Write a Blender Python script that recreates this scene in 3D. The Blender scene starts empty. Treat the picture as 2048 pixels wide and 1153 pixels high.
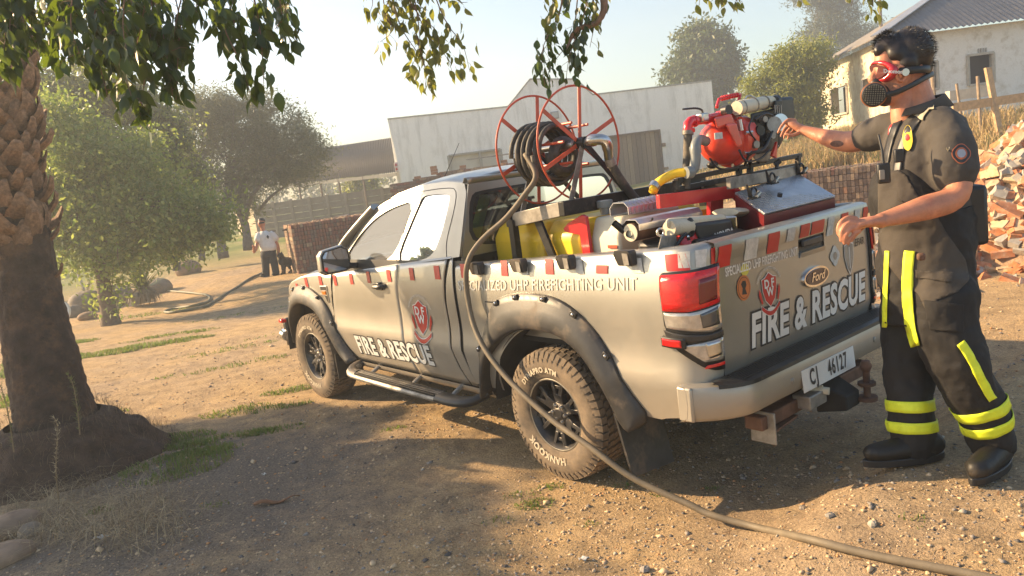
import bpy, bmesh, math, random
import numpy as np
from mathutils import Vector, Matrix, noise
from mathutils.geometry import tessellate_polygon, delaunay_2d_cdt

scene = bpy.context.scene
COL = scene.collection
rnd = random.Random(7)
nrs = np.random.RandomState(7)
R_ = math.radians

# ------------------------------------------------------------------ camera
CAM_LOC = Vector((-3.2113, 3.6200, 1.8009))
CAM_R = Matrix(((-0.63171845, -0.76425128, -0.12981438),
                (-0.03583949, 0.19607422, -0.97993389),
                (0.77436899, -0.61438984, -0.15125408)))   # rows: right, down, forward
FPX = 1515.26
cam_data = bpy.data.cameras.new("camera")
cam_data.sensor_width = 36.0
cam_data.lens = FPX / 2048 * 36.0
cam_data.clip_start = 0.05
cam_data.clip_end = 2000
cam = bpy.data.objects.new("camera", cam_data)
COL.objects.link(cam)
m = Matrix((CAM_R[0], -CAM_R[1], -CAM_R[2])).transposed().to_4x4()
m.translation = CAM_LOC
cam.matrix_world = m
scene.camera = cam

# ------------------------------------------------------------------ sky, sun, exposure
SUN_AZ = Vector((0.848, 0.530)).normalized()      # where the low sun stands, seen from above
SUN_EL = R_(25)
world = bpy.data.worlds.new("World")
scene.world = world
world.use_nodes = True
wn = world.node_tree
wn.nodes.clear()
w_out = wn.nodes.new("ShaderNodeOutputWorld")
w_bg = wn.nodes.new("ShaderNodeBackground")
w_sky = wn.nodes.new("ShaderNodeTexSky")
w_sky.sky_type = 'NISHITA'
w_sky.sun_disc = False
w_sky.sun_elevation = SUN_EL
w_sky.sun_rotation = math.atan2(SUN_AZ.x, SUN_AZ.y)
w_sky.air_density = 1.2
w_sky.dust_density = 1.1
w_sky.ozone_density = 1.6
w_bg.inputs[1].default_value = 0.085
wn.links.new(w_sky.outputs[0], w_bg.inputs[0])
wn.links.new(w_bg.outputs[0], w_out.inputs[0])
sun_data = bpy.data.lights.new("sun", 'SUN')
sun_data.energy = 5.0
sun_data.angle = R_(0.6)
sun_data.color = (1.0, 0.71, 0.40)
sun = bpy.data.objects.new("sun", sun_data)
COL.objects.link(sun)
sdir = Vector((SUN_AZ.x * math.cos(SUN_EL), SUN_AZ.y * math.cos(SUN_EL), math.sin(SUN_EL)))
sun.rotation_euler = sdir.to_track_quat('Z', 'Y').to_euler()
sun.location = sdir * 40
scene.view_settings.view_transform = 'Standard'
scene.view_settings.look = 'None'
scene.view_settings.gamma = 1
scene.view_settings.use_curve_mapping = False
scene.view_settings.exposure = 1.48
scene.render.engine = 'CYCLES'
scene.cycles.use_denoising = True
scene.cycles.max_bounces = 7
scene.cycles.diffuse_bounces = 3
scene.cycles.glossy_bounces = 3
scene.cycles.transparent_max_bounces = 12
scene.cycles.volume_bounces = 0
scene.cycles.sample_clamp_indirect = 6

# ------------------------------------------------------------------ survey helpers (photo bearings -> metres in the yard)
def bearing(px, py):
    return CAM_R.transposed() @ Vector(((px - 1024) / FPX, (py - 576.5) / FPX, 1.0))
def on(px, py, X=None, Y=None, Z=None):
    v = bearing(px, py)
    if X is not None: t = (X - CAM_LOC.x) / v.x
    elif Y is not None: t = (Y - CAM_LOC.y) / v.y
    else: t = (Z - CAM_LOC.z) / v.z
    return CAM_LOC + v * t
def far(px, py, d):
    return CAM_LOC + bearing(px, py) * d
SITE_F = Vector((0.7834, -0.6215)); SITE_R = Vector((-0.6215, -0.7834))
def S01(t):
    t = max(0.0, min(1.0, t)); return t * t * (3 - 2 * t)
def uv_site(x, y):
    rx, ry = x - CAM_LOC.x, y - CAM_LOC.y
    return rx * SITE_F.x + ry * SITE_F.y, rx * SITE_R.x + ry * SITE_R.y
def ground_z(x, y):
    u, v = uv_site(x, y)
    t = v / max(u, 2.0)
    a = S01((-x - 1.15) / 0.6) * S01((1.7 - y) / 1.3) * 0.29
    b = S01((-y - 1.3) / 2.0) * 0.17
    h = max(a, b)
    if u > 6:
        h += 1.2 * S01((u - 8.5) / 14) * S01((t - 0.12) / 0.42)
        h += 0.25 * S01((u - 18) / 14) * S01((t + 0.25) / 0.3)
        h -= 0.30 * S01((u - 8) / 11) * S01((-0.12 - t) / 0.15) * (1 - S01((u - 24) / 10))
        h += 1.4 * S01((u - 45) / 60)
    return h
def ground_fine(x, y):
    d = math.hypot(x - CAM_LOC.x, y - CAM_LOC.y)
    k = 1.0 if d < 12 else 12 / d
    z = ground_z(x, y)
    z += 0.035 * noise.noise(Vector((x * .9, y * .9, 3.1))) + (.016 * noise.noise(Vector((x * 2.1, y * 1.3, 8))) if d < 25 else 0)
    z += 0.012 * noise.noise(Vector((x * 3.3, y * 3.3, 1.7))) * k
    z += 0.006 * noise.noise(Vector((x * 11, y * 11, 5.2))) * k
    q = math.hypot(x - 0.0, y - 0.88); z = z * S01(q / .8) if abs(z) < .06 else z
    q = math.hypot(x - 3.22, y - 0.88); z = z * S01(q / .8) if abs(z) < .06 else z
    return z
def G(px, py, dz=0.0):
    v = bearing(px, py); t0 = 1.5; p = CAM_LOC + v * t0
    while t0 < 400:
        p = CAM_LOC + v * t0
        if p.z < ground_z(p.x, p.y): break
        t0 *= 1.01
    lo, hi = t0 / 1.01, t0
    for _ in range(18):
        md = (lo + hi) / 2; p = CAM_LOC + v * md
        if p.z < ground_z(p.x, p.y): hi = md
        else: lo = md
    p.z = ground_fine(p.x, p.y) + dz
    return p

# ------------------------------------------------------------------ object helpers
def world_loc(o):
    v = Vector((0, 0, 0))
    while o is not None:
        v += o.location; o = o.parent
    return v
def thing(name, label, cat, loc=(0, 0, 0), group=None):
    o = bpy.data.objects.new(name, None); COL.objects.link(o)
    o.empty_display_size = 0.1
    o.location = loc; o['label'] = label; o['category'] = cat
    if group: o['group'] = group
    return o
def tag(o, label, cat, group=None):
    o['label'] = label; o['category'] = cat
    if group: o['group'] = group
    return o
def link_mesh(name, me, mats, parent=None, kind=None, label=None):
    if not isinstance(mats, (list, tuple)): mats = [mats]
    if not me.materials:
        for mm in mats: me.materials.append(mm)
    o = bpy.data.objects.new(name, me); COL.objects.link(o)
    if parent is not None: o.parent = parent
    if kind: o['kind'] = kind
    if label: o['label'] = label
    return o
def dup(root, loc=None, rotz=None, label=None, parent=None):
    c = root.copy(); COL.objects.link(c)
    c.parent = parent if parent is not None else root.parent
    if loc is not None: c.location = loc
    if rotz is not None: c.rotation_euler = (0, 0, rotz)
    if label: c['label'] = label
    for ch in list(root.children):
        dup(ch, parent=c)
    return c
def resample(pts, n, closed=False):
    P = [Vector(p) for p in pts]
    if closed: P = P + [P[0]]
    L = [0.0]
    for a, b in zip(P, P[1:]): L.append(L[-1] + (b - a).length)
    out = []; k = 0
    m_ = n if closed else n - 1
    for i in range(n):
        s = L[-1] * i / m_
        while k < len(P) - 2 and L[k + 1] < s: k += 1
        seg = L[k + 1] - L[k]
        out.append(P[k].lerp(P[k + 1], (s - L[k]) / seg if seg > 1e-9 else 0))
    return out
def smooth_path(pts, n, it=2):
    """Catmull-Rom through the points, evenly resampled."""
    P = [Vector(p) for p in pts]
    Q = [P[0] * 2 - P[1]] + P + [P[-1] * 2 - P[-2]]
    out = []
    for i in range(1, len(Q) - 2):
        for k in range(12):
            t = k / 12
            a, b, c, d = Q[i - 1], Q[i], Q[i + 1], Q[i + 2]
            out.append(0.5 * ((2 * b) + (c - a) * t + (2 * a - 5 * b + 4 * c - d) * t * t + (3 * b - a - 3 * c + d) * t ** 3))
    out.append(P[-1])
    return resample(out, n)
def lerp(a, b, t): return a + (b - a) * t
def interp(tab, z):
    """piecewise linear table [(key, value)], any key order"""
    tab = sorted(tab)
    if z <= tab[0][0]: return tab[0][1]
    for (a, va), (b, vb) in zip(tab, tab[1:]):
        if z <= b: return va + (vb - va) * (z - a) / (b - a)
    return tab[-1][1]

class MB:
    def __init__(s): s.v = []; s.f = []
    def add(s, vs, fs):
        o = len(s.v); s.v.extend([tuple(p) for p in vs]); s.f.extend([tuple(i + o for i in f) for f in fs]); return s
    def box(s, c, size, rot=None):
        c = Vector(c); hx, hy, hz = [q / 2 for q in size]
        vs = [Vector((x, y, z)) for x in (-hx, hx) for y in (-hy, hy) for z in (-hz, hz)]
        if rot is not None:
            M = rot if isinstance(rot, Matrix) else Matrix.Rotation(rot, 3, 'Z')
            vs = [M @ p for p in vs]
        return s.add([p + c for p in vs], [(0, 1, 3, 2), (4, 6, 7, 5), (0, 4, 5, 1), (2, 3, 7, 6), (0, 2, 6, 4), (1, 5, 7, 3)])
    def beam(s, p, q, w, h, up=(0, 0, 1)):
        p, q = Vector(p), Vector(q); d = (q - p).normalized(); u = Vector(up)
        r = d.cross(u)
        if r.length < 1e-4: r = d.cross(Vector((1, 0, 0)))
        r.normalize(); u = r.cross(d)
        vs = [b + r * (a * w / 2) + u * (c * h / 2) for b in (p, q) for a in (-1, 1) for c in (-1, 1)]
        return s.add(vs, [(0, 1, 3, 2), (4, 6, 7, 5), (0, 4, 5, 1), (2, 3, 7, 6), (0, 2, 6, 4), (1, 5, 7, 3)])
    def hex8(s, vs):
        return s.add(vs, [(0, 1, 2, 3), (7, 6, 5, 4), (0, 4, 5, 1), (1, 5, 6, 2), (2, 6, 7, 3), (3, 7, 4, 0)])
    def tube(s, path, r, n=10, caps=True, flat=None, ref=(0, 0, 1)):
        P = [Vector(p) for p in path]; N = len(P)
        rr = r if isinstance(r, (list, tuple)) else [r] * N
        vs = []; fs = []
        t = (P[1] - P[0]).normalized(); u = t.cross(Vector(ref))
        if u.length < 1e-3: u = t.cross(Vector((1, 0, 0)))
        u.normalize()
        for i, p in enumerate(P):
            if i: t = (P[min(i + 1, N - 1)] - P[i - 1]).normalized()
            u = (u - t * u.dot(t))
            if u.length < 1e-6: u = t.orthogonal()
            u.normalize(); w = t.cross(u)
            ri = rr[i]
            a, b = ri if isinstance(ri, (list, tuple)) else (ri, ri)
            for k in range(n):
                th = 2 * math.pi * k / n
                vs.append(p + u * (a * math.cos(th)) + w * (b * math.sin(th)))
        for i in range(N - 1):
            for k in range(n):
                a = i * n + k; b = i * n + (k + 1) % n
                fs.append((a, b, b + n, a + n))
        if caps:
            fs.append(tuple(reversed(range(n)))); fs.append(tuple(range((N - 1) * n, N * n)))
        return s.add(vs, fs)
    def lathe(s, prof, c, axis, n=24, closed=False, caps=True):
        """profile [(radius, height along axis)]"""
        c = Vector(c); ax = Vector(axis).normalized()
        u = ax.orthogonal().normalized(); w = ax.cross(u)
        vs = []; fs = []; m_ = len(prof)
        for k in range(n):
            th = 2 * math.pi * k / n; d = u * math.cos(th) + w * math.sin(th)
            for r, h in prof: vs.append(c + ax * h + d * r)
        for k in range(n):
            k2 = (k + 1) % n
            for j in range(m_ - 1): fs.append((k * m_ + j, k2 * m_ + j, k2 * m_ + j + 1, k * m_ + j + 1))
            if closed: fs.append((k * m_ + m_ - 1, k2 * m_ + m_ - 1, k2 * m_, k * m_))
        if not closed and caps:
            if prof[0][0] > 1e-5: fs.append(tuple(k * m_ for k in reversed(range(n))))
            if prof[-1][0] > 1e-5: fs.append(tuple(k * m_ + m_ - 1 for k in range(n)))
        return s.add(vs, fs)
    def prism(s, poly, fn, depth):
        """2D polygon -> fn(a, b, t) with t = 0 front, 1 back"""
        n = len(poly)
        tri = tessellate_polygon([[Vector((a, b, 0)) for a, b in poly]])
        vs = [fn(a, b, 0) for a, b in poly] + [fn(a, b, depth) for a, b in poly]
        fs = [tuple(t) for t in tri] + [tuple(i + n for i in reversed(t)) for t in tri]
        fs += [(i, (i + 1) % n, (i + 1) % n + n, i + n) for i in range(n)]
        return s.add(vs, fs)
    def grid(s, rows, closed=False, cap=False):
        m_ = len(rows[0]); vs = [p for r in rows for p in r]; fs = []
        for i in range(len(rows) - 1):
            for j in range(m_ - 1 + (1 if closed else 0)):
                j2 = (j + 1) % m_
                fs.append((i * m_ + j, i * m_ + j2, (i + 1) * m_ + j2, (i + 1) * m_ + j))
        if cap:
            fs.append(tuple(reversed(range(m_)))); fs.append(tuple(range((len(rows) - 1) * m_, len(rows) * m_)))
        return s.add(vs, fs)
    def blob(s, c, r, n=8, jitter=0.0, seed=0, rot=None):
        """rounded lump with radii r=(rx,ry,rz)"""
        c = Vector(c); q = random.Random(seed)
        rings = n // 2 + 1; vs = []; fs = []
        for i in range(rings + 1):
            ph = math.pi * i / rings
            for k in range(n):
                th = 2 * math.pi * k / n
                j = 1 + q.uniform(-jitter, jitter)
                p = Vector((r[0] * math.sin(ph) * math.cos(th), r[1] * math.sin(ph) * math.sin(th), r[2] * math.cos(ph))) * j
                if rot is not None: p = rot @ p
                vs.append(c + p)
        for i in range(rings):
            for k in range(n):
                fs.append((i * n + k, (i + 1) * n + k, (i + 1) * n + (k + 1) % n, i * n + (k + 1) % n))
        return s.add(vs, fs)
    def mirror_y(s):
        n = len(s.v); s.v += [(x, -y, z) for x, y, z in s.v]
        s.f += [tuple(i + n for i in reversed(f)) for f in s.f]; return s
    def flip(s):
        s.f = [tuple(reversed(f)) for f in s.f]; return s
    def build(s, name, mat, parent=None, smooth=35, bevel=0, solid=0, subsurf=0, kind=None, label=None, fix=True, segs=2):
        off = world_loc(parent) if parent is not None else Vector((0, 0, 0))
        me = bpy.data.meshes.new(name)
        me.from_pydata([(p[0] - off.x, p[1] - off.y, p[2] - off.z) for p in s.v], [], s.f)
        if fix:
            bm = bmesh.new(); bm.from_mesh(me)
            bmesh.ops.remove_doubles(bm, verts=bm.verts, dist=1e-5)
            bmesh.ops.recalc_face_normals(bm, faces=bm.faces)
            bm.to_mesh(me); bm.free()
        if smooth:
            me.polygons.foreach_set('use_smooth', [True] * len(me.polygons))
            if smooth < 180: me.set_sharp_from_angle(angle=R_(smooth))
        me.update()
        o = link_mesh(name, me, mat, parent, kind, label)
        if solid:
            md = o.modifiers.new('solid', 'SOLIDIFY'); md.thickness = abs(solid); md.offset = -1 if solid > 0 else 1
        if bevel:
            md = o.modifiers.new('bevel', 'BEVEL'); md.width = bevel; md.segments = segs; md.limit_method = 'ANGLE'; md.angle_limit = R_(35)
            md.harden_normals = False
        if subsurf:
            md = o.modifiers.new('sub', 'SUBSURF'); md.levels = md.render_levels = subsurf
        return o

def np_mesh(name, verts, faces_flat, nper, mats, mat_idx=None, smooth=False, parent=None, kind=None):
    """fast mesh from numpy arrays; every face has nper corners"""
    if parent is not None:
        w = world_loc(parent); verts = verts - np.array([w.x, w.y, w.z])
    me = bpy.data.meshes.new(name)
    nf = len(faces_flat) // nper
    me.vertices.add(len(verts)); me.vertices.foreach_set('co', verts.astype(np.float32).ravel())
    me.loops.add(len(faces_flat)); me.loops.foreach_set('vertex_index', faces_flat.astype(np.int32))
    me.polygons.add(nf); me.polygons.foreach_set('loop_start', np.arange(0, nf * nper, nper, dtype=np.int32))
    me.polygons.foreach_set('loop_total', np.full(nf, nper, dtype=np.int32))
    if mat_idx is not None: me.polygons.foreach_set('material_index', mat_idx.astype(np.int32))
    if smooth: me.polygons.foreach_set('use_smooth', np.ones(nf, dtype=bool))
    me.update(); me.validate()
    return link_mesh(name, me, mats, parent, kind)

# ------------------------------------------------------------------ materials
def new_mat(name):
    mt = bpy.data.materials.new(name); mt.use_nodes = True
    nt = mt.node_tree; b = nt.nodes['Principled BSDF']
    return mt, nt, b
def noise_node(nt, scale, detail=4, rough=.6, coord='Object', dist=0, dim_scale=None):
    tc = nt.nodes.new('ShaderNodeTexCoord'); n = nt.nodes.new('ShaderNodeTexNoise')
    n.inputs['Scale'].default_value = scale; n.inputs['Detail'].default_value = detail
    n.inputs['Roughness'].default_value = rough; n.inputs['Distortion'].default_value = dist
    if dim_scale:
        mp = nt.nodes.new('ShaderNodeMapping'); mp.inputs['Scale'].default_value = dim_scale
        nt.links.new(tc.outputs[coord], mp.inputs[0]); nt.links.new(mp.outputs[0], n.inputs['Vector'])
    else: nt.links.new(tc.outputs[coord], n.inputs['Vector'])
    return n
def ramp(nt, src, stops):
    r = nt.nodes.new('ShaderNodeValToRGB'); e = r.color_ramp.elements
    while len(e) < len(stops): e.new(0.5)
    for el, (p, c) in zip(e, stops):
        el.position = p; el.color = (c[0], c[1], c[2], 1) if isinstance(c, (tuple, list)) else (c, c, c, 1)
    nt.links.new(src, r.inputs[0]); return r
def mix_rgb(nt, fac, a, b, mode='MIX'):
    mx = nt.nodes.new('ShaderNodeMix'); mx.data_type = 'RGBA'; mx.blend_type = mode
    for sock, val in ((0, fac), (6, a), (7, b)):
        if hasattr(val, 'is_linked') or hasattr(val, 'links'): nt.links.new(val, mx.inputs[sock])
        elif sock == 0: mx.inputs[0].default_value = val
        else: mx.inputs[sock].default_value = (*val[:3], 1)
    return mx.outputs[2]
def bump(nt, b, src, strength, dist=0.01):
    bp = nt.nodes.new('ShaderNodeBump'); bp.inputs['Strength'].default_value = strength
    bp.inputs['Distance'].default_value = dist
    nt.links.new(src, bp.inputs['Height']); nt.links.new(bp.outputs[0], b.inputs['Normal'])
    return bp
def mat(name, col, rough=.6, metal=0, var=.15, scale=6, bmp=0, bscale=60, bdist=.003, spec=.5, coat=0, dirt=None, dirt_amt=.5, dirt_scale=3, trans=0, emis=None):
    mt, nt, b = new_mat(name)
    n = noise_node(nt, scale, 5)
    lo = tuple(c * (1 - var) for c in col); hi = tuple(min(1, c * (1 + var)) for c in col)
    r = ramp(nt, n.outputs[0], [(.3, lo), (.7, hi)]); c = r.outputs[0]
    if dirt:
        dn = noise_node(nt, dirt_scale, 8, .7)
        dr = ramp(nt, dn.outputs[0], [(.62 - dirt_amt * .35, 0.0), (.72, 1.0)])
        c = mix_rgb(nt, dr.outputs[0], c, dirt)
        rr = ramp(nt, dr.outputs[0], [(0, rough), (1, min(1, rough + .35))]); nt.links.new(rr.outputs[0], b.inputs['Roughness'])
    else: b.inputs['Roughness'].default_value = rough
    nt.links.new(c, b.inputs['Base Color'])
    b.inputs['Metallic'].default_value = metal
    b.inputs['Specular IOR Level'].default_value = spec
    b.inputs['Coat Weight'].default_value = coat; b.inputs['Coat Roughness'].default_value = .06
    if trans: b.inputs['Transmission Weight'].default_value = trans
    if bmp:
        bn = noise_node(nt, bscale, 4); bump(nt, b, bn.outputs[0], bmp, bdist)
    return mt
def leaf_mat(name, cols, trans_col, trans=.45, rough=.45, scale=9):
    mt, nt, b = new_mat(name)
    n = noise_node(nt, scale, 2)
    oi = nt.nodes.new('ShaderNodeObjectInfo')
    ad = nt.nodes.new('ShaderNodeMath'); ad.operation = 'ADD'
    sb = nt.nodes.new('ShaderNodeMath'); sb.operation = 'MULTIPLY_ADD'; sb.inputs[1].default_value = .45; sb.inputs[2].default_value = -.22
    nt.links.new(oi.outputs['Random'], sb.inputs[0]); nt.links.new(n.outputs[0], ad.inputs[0]); nt.links.new(sb.outputs[0], ad.inputs[1])
    r = ramp(nt, ad.outputs[0], [(.3 + .4 * i / (len(cols) - 1), c) for i, c in enumerate(cols)])
    nt.links.new(r.outputs[0], b.inputs['Base Color']); b.inputs['Roughness'].default_value = rough
    tl = nt.nodes.new('ShaderNodeBsdfTranslucent'); tl.inputs[0].default_value = (*trans_col, 1)
    ms = nt.nodes.new('ShaderNodeMixShader'); ms.inputs[0].default_value = trans
    out = nt.nodes['Material Output']
    nt.links.new(b.outputs[0], ms.inputs[1]); nt.links.new(tl.outputs[0], ms.inputs[2]); nt.links.new(ms.outputs[0], out.inputs[0])
    return mt
def glass_mat(name, tint, refl=.25, rough=.02, dust=0):
    mt, nt, b = new_mat(name); nt.nodes.remove(b)
    tr = nt.nodes.new('ShaderNodeBsdfTransparent'); tr.inputs[0].default_value = (*tint, 1)
    gl = nt.nodes.new('ShaderNodeBsdfGlossy'); gl.inputs['Roughness'].default_value = rough; gl.inputs[0].default_value = (.9, .93, .95, 1)
    lw = nt.nodes.new('ShaderNodeFresnel'); lw.inputs['IOR'].default_value = 1.5
    mp = nt.nodes.new('ShaderNodeMath'); mp.operation = 'MULTIPLY_ADD'; mp.inputs[1].default_value = .9; mp.inputs[2].default_value = refl; mp.use_clamp = True
    nt.links.new(lw.outputs[0], mp.inputs[0])
    ms = nt.nodes.new('ShaderNodeMixShader'); nt.links.new(mp.outputs[0], ms.inputs[0])
    nt.links.new(tr.outputs[0], ms.inputs[1]); nt.links.new(gl.outputs[0], ms.inputs[2])
    df = nt.nodes.new('ShaderNodeBsdfDiffuse'); df.inputs[0].default_value = (.55, .54, .50, 1); m2 = nt.nodes.new('ShaderNodeMixShader'); m2.inputs[0].default_value = dust
    nt.links.new(ms.outputs[0], m2.inputs[1]); nt.links.new(df.outputs[0], m2.inputs[2]); nt.links.new(m2.outputs[0], nt.nodes['Material Output'].inputs[0])
    return mt

def paint_mat():
    mt, nt, b = new_mat('silver_paint')
    n = noise_node(nt, 3.0, 6)
    base = ramp(nt, n.outputs[0], [(.3, (.36, .345, .31)), (.7, (.41, .395, .355))]).outputs[0]
    # road dust: thicker low on the panels
    geo = nt.nodes.new('ShaderNodeNewGeometry'); sp = nt.nodes.new('ShaderNodeSeparateXYZ'); nt.links.new(geo.outputs['Position'], sp.inputs[0])
    n2 = noise_node(nt, 2.2, 9, .72)
    h = nt.nodes.new('ShaderNodeMapRange'); h.inputs[1].default_value = 1.15; h.inputs[2].default_value = .35; h.inputs[3].default_value = -.16; h.inputs[4].default_value = .50
    nt.links.new(sp.outputs[2], h.inputs[0])
    md = nt.nodes.new('ShaderNodeMath'); md.operation = 'MULTIPLY_ADD'; md.inputs[1].default_value = .9; md.use_clamp = True
    sub = nt.nodes.new('ShaderNodeMath'); sub.operation = 'SUBTRACT'; sub.inputs[1].default_value = .42
    nt.links.new(n2.outputs[0], sub.inputs[0]); nt.links.new(sub.outputs[0], md.inputs[0]); nt.links.new(h.outputs[0], md.inputs[2])
    c = mix_rgb(nt, md.outputs[0], base, (.36, .28, .19))
    nt.links.new(c, b.inputs['Base Color'])
    rr = nt.nodes.new('ShaderNodeMapRange'); rr.inputs[3].default_value = .40; rr.inputs[4].default_value = .8
    nt.links.new(md.outputs[0], rr.inputs[0]); nt.links.new(rr.outputs[0], b.inputs['Roughness'])
    mm = nt.nodes.new('ShaderNodeMapRange'); mm.inputs[3].default_value = .78; mm.inputs[4].default_value = 0
    nt.links.new(md.outputs[0], mm.inputs[0]); nt.links.new(mm.outputs[0], b.inputs['Metallic'])
    b.inputs['Coat Weight'].default_value = .5; b.inputs['Coat Roughness'].default_value = .05
    fl = noise_node(nt, 900, 2); bump(nt, b, fl.outputs[0], .04, .001)
    return mt

M = {}
M['paint'] = paint_mat()
M['flare'] = mat('flare_plastic', (.035, .033, .032), .42, 0, .3, 14, .15, 120, .002, dirt=(.16, .12, .085), dirt_amt=.30, dirt_scale=5)
M['black'] = mat('black_plastic', (.018, .018, .019), .45, 0, .2, 9)
M['blackmetal'] = mat('black_metal', (.02, .02, .021), .38, .3, .3, 12, .1, 90, .002, dirt=(.12, .10, .08), dirt_amt=.22, dirt_scale=8)
M['greymetal'] = mat('worn_grey_metal', (.30, .28, .25), .5, .5, .3, 16, .1, 90, .002, dirt=(.10, .08, .06), dirt_amt=.3)
M['steel'] = mat('bright_steel', (.55, .54, .52), .3, 1, .12, 22, .1, 80, .001)
M['chrome'] = mat('chrome', (.75, .75, .76), .08, 1, .03)
M['underbody'] = mat('underbody', (.022, .02, .018), .85, 0, .4, 7, .3, 40)
M['rust'] = mat('rusty_steel', (.14, .075, .05), .7, .3, .45, 12, .3, 70)
M['red'] = mat('red_decal', (.50, .025, .02), .38, 0, .10, 5)
M['white'] = mat('white_decal', (.72, .71, .68), .4, 0, .06, 5)
M['dwhite'] = mat('worn_white_decal', (.55, .54, .50), .6, 0, .2, 40)
M['letter'] = mat('white_letters', (.74, .73, .69), .42, 0, .05, 8)
M['letterblack'] = mat('letter_outline', (.03, .03, .03), .45)
M['redpaint'] = mat('red_enamel', (.62, .02, .025), .25, 0, .15, 6, coat=.5)
M['reel'] = mat('reel_orange_red', (.55, .085, .035), .42, 0, .25, 16, .15, 80, dirt=(.25, .12, .07), dirt_amt=.2)
M['pump'] = mat('pump_orange_red', (.68, .06, .03), .35, 0, .2, 9, .2, 30, .003, coat=.2, dirt=(.2, .05, .03), dirt_amt=.22)
M['yellow'] = mat('yellow_tank', (.80, .52, .015), .42, 0, .10, 4, dirt=(.50, .32, .04), dirt_amt=.22)
M['cream'] = mat('cream_plastic', (.62, .56, .42), .5, 0, .12, 6, dirt=(.35, .26, .16), dirt_amt=.25)
M['pvcgrey'] = mat('grey_pvc', (.20, .22, .22), .4, 0, .15)
M['hose'] = mat('black_hose', (.05, .047, .042), .6, 0, .25, 20, .2, 140, .002, dirt=(.22, .18, .13), dirt_amt=.36, dirt_scale=9)
M['hosetan'] = mat('dusty_hose', (.155, .125, .085), .65, 0, .22, 14, .3, 260, .002)
M['rubber'] = mat('tyre_rubber', (.085, .068, .052), .85, 0, .25, 10, .15, 120, .002, dirt=(.27, .20, .13), dirt_amt=.85, dirt_scale=7)
M['rim'] = mat('dark_alloy', (.065, .062, .062), .34, .6, .25, 9, dirt=(.14, .11, .08), dirt_amt=.25, dirt_scale=12)
M['rimlip'] = mat('dusty_lip', (.22, .20, .17), .4, .7, .2, 20)
M['tyreletter'] = mat('tyre_lettering', (.50, .43, .32), .7, 0, .15)
M['amber'] = mat('amber_lens', (.8, .22, .02), .15, 0, .1, trans=.2)
M['redlens'] = mat('red_lens', (.62, .012, .012), .12, 0, .2, 45, .35, 130, .004, coat=.6)
M['darkredlens'] = mat('dark_red_lens', (.16, .01, .012), .1, 0, .2, coat=.6)
M['clearlens'] = mat('clear_lens', (.55, .52, .47), .12, .55, .2, 30, .3, 60, .004, coat=.6)
M['smokelens'] = mat('smoked_lens', (.10, .105, .11), .1, .5, .2, 20, coat=.7)
M['mirrorglass'] = mat('mirror_glass', (.45, .43, .45), .03, 1, .02)
M['seat'] = mat('seat_cloth', (.035, .032, .035), .9, 0, .2, 30, .2, 200)
M['hivis'] = mat('hivis_yellow', (.55, .85, .10), .7, 0, .1, 20)
M['glass'] = glass_mat('side_glass', (.50, .52, .50), .03, .02, .16)  # dust film also puts a pale sky reflection into the side glass
M['rearglass'] = glass_mat('rear_glass', (.22, .25, .26), .02, .02, .04)
M['clearplastic'] = glass_mat('clear_plastic', (.8, .8, .8), .1, .05)
def diamond_mat():
    mt, nt, b = new_mat('diamond_plate')
    tc = nt.nodes.new('ShaderNodeTexCoord'); mp = nt.nodes.new('ShaderNodeMapping'); mp.inputs['Rotation'].default_value = (0, 0, R_(45))
    ck = nt.nodes.new('ShaderNodeTexBrick'); ck.inputs['Scale'].default_value = 34; ck.inputs['Mortar Size'].default_value = .16; ck.inputs['Mortar Smooth'].default_value = .3
    ck.inputs['Brick Width'].default_value = .9; ck.inputs['Row Height'].default_value = .45
    nt.links.new(tc.outputs['Object'], mp.inputs[0]); nt.links.new(mp.outputs[0], ck.inputs['Vector'])
    n = noise_node(nt, 8, 6)
    c = ramp(nt, n.outputs[0], [(.3, (.42, .45, .50)), (.7, (.62, .63, .66))])
    nt.links.new(c.outputs[0], b.inputs['Base Color']); b.inputs['Metallic'].default_value = .9; b.inputs['Roughness'].default_value = .34
    bump(nt, b, ck.outputs['Fac'], .9, .003)
    return mt
M['diamond'] = diamond_mat()

# flat text as 2D mesh
def text2d(txt, size=1.0, xs=1.0, shear=0.0, bold=0.0, align='CENTER', spacing=1.0):
    cu = bpy.data.curves.new('lettering', 'FONT'); cu.body = txt; cu.size = size; cu.offset = bold
    cu.align_x = align; cu.align_y = 'CENTER'; cu.space_character = spacing; cu.resolution_u = 3; cu.shear = shear
    o = bpy.data.objects.new('lettering', cu); COL.objects.link(o)
    me = bpy.data.meshes.new_from_object(o)
    vs = [(v.co.x * xs, v.co.y) for v in me.vertices]; fs = [tuple(p.vertices) for p in me.polygons]
    bpy.data.objects.remove(o); bpy.data.curves.remove(cu); bpy.data.meshes.remove(me)
    return vs, fs
def put_text(name, parent, material, txt, fn, **kw):
    """fn(a, b) maps the flat lettering to the surface"""
    vs, fs = text2d(txt, **kw)
    mb = MB().add([fn(a, b) for a, b in vs], fs)
    return mb.build(name, material, parent, smooth=0, fix=False)
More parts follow.
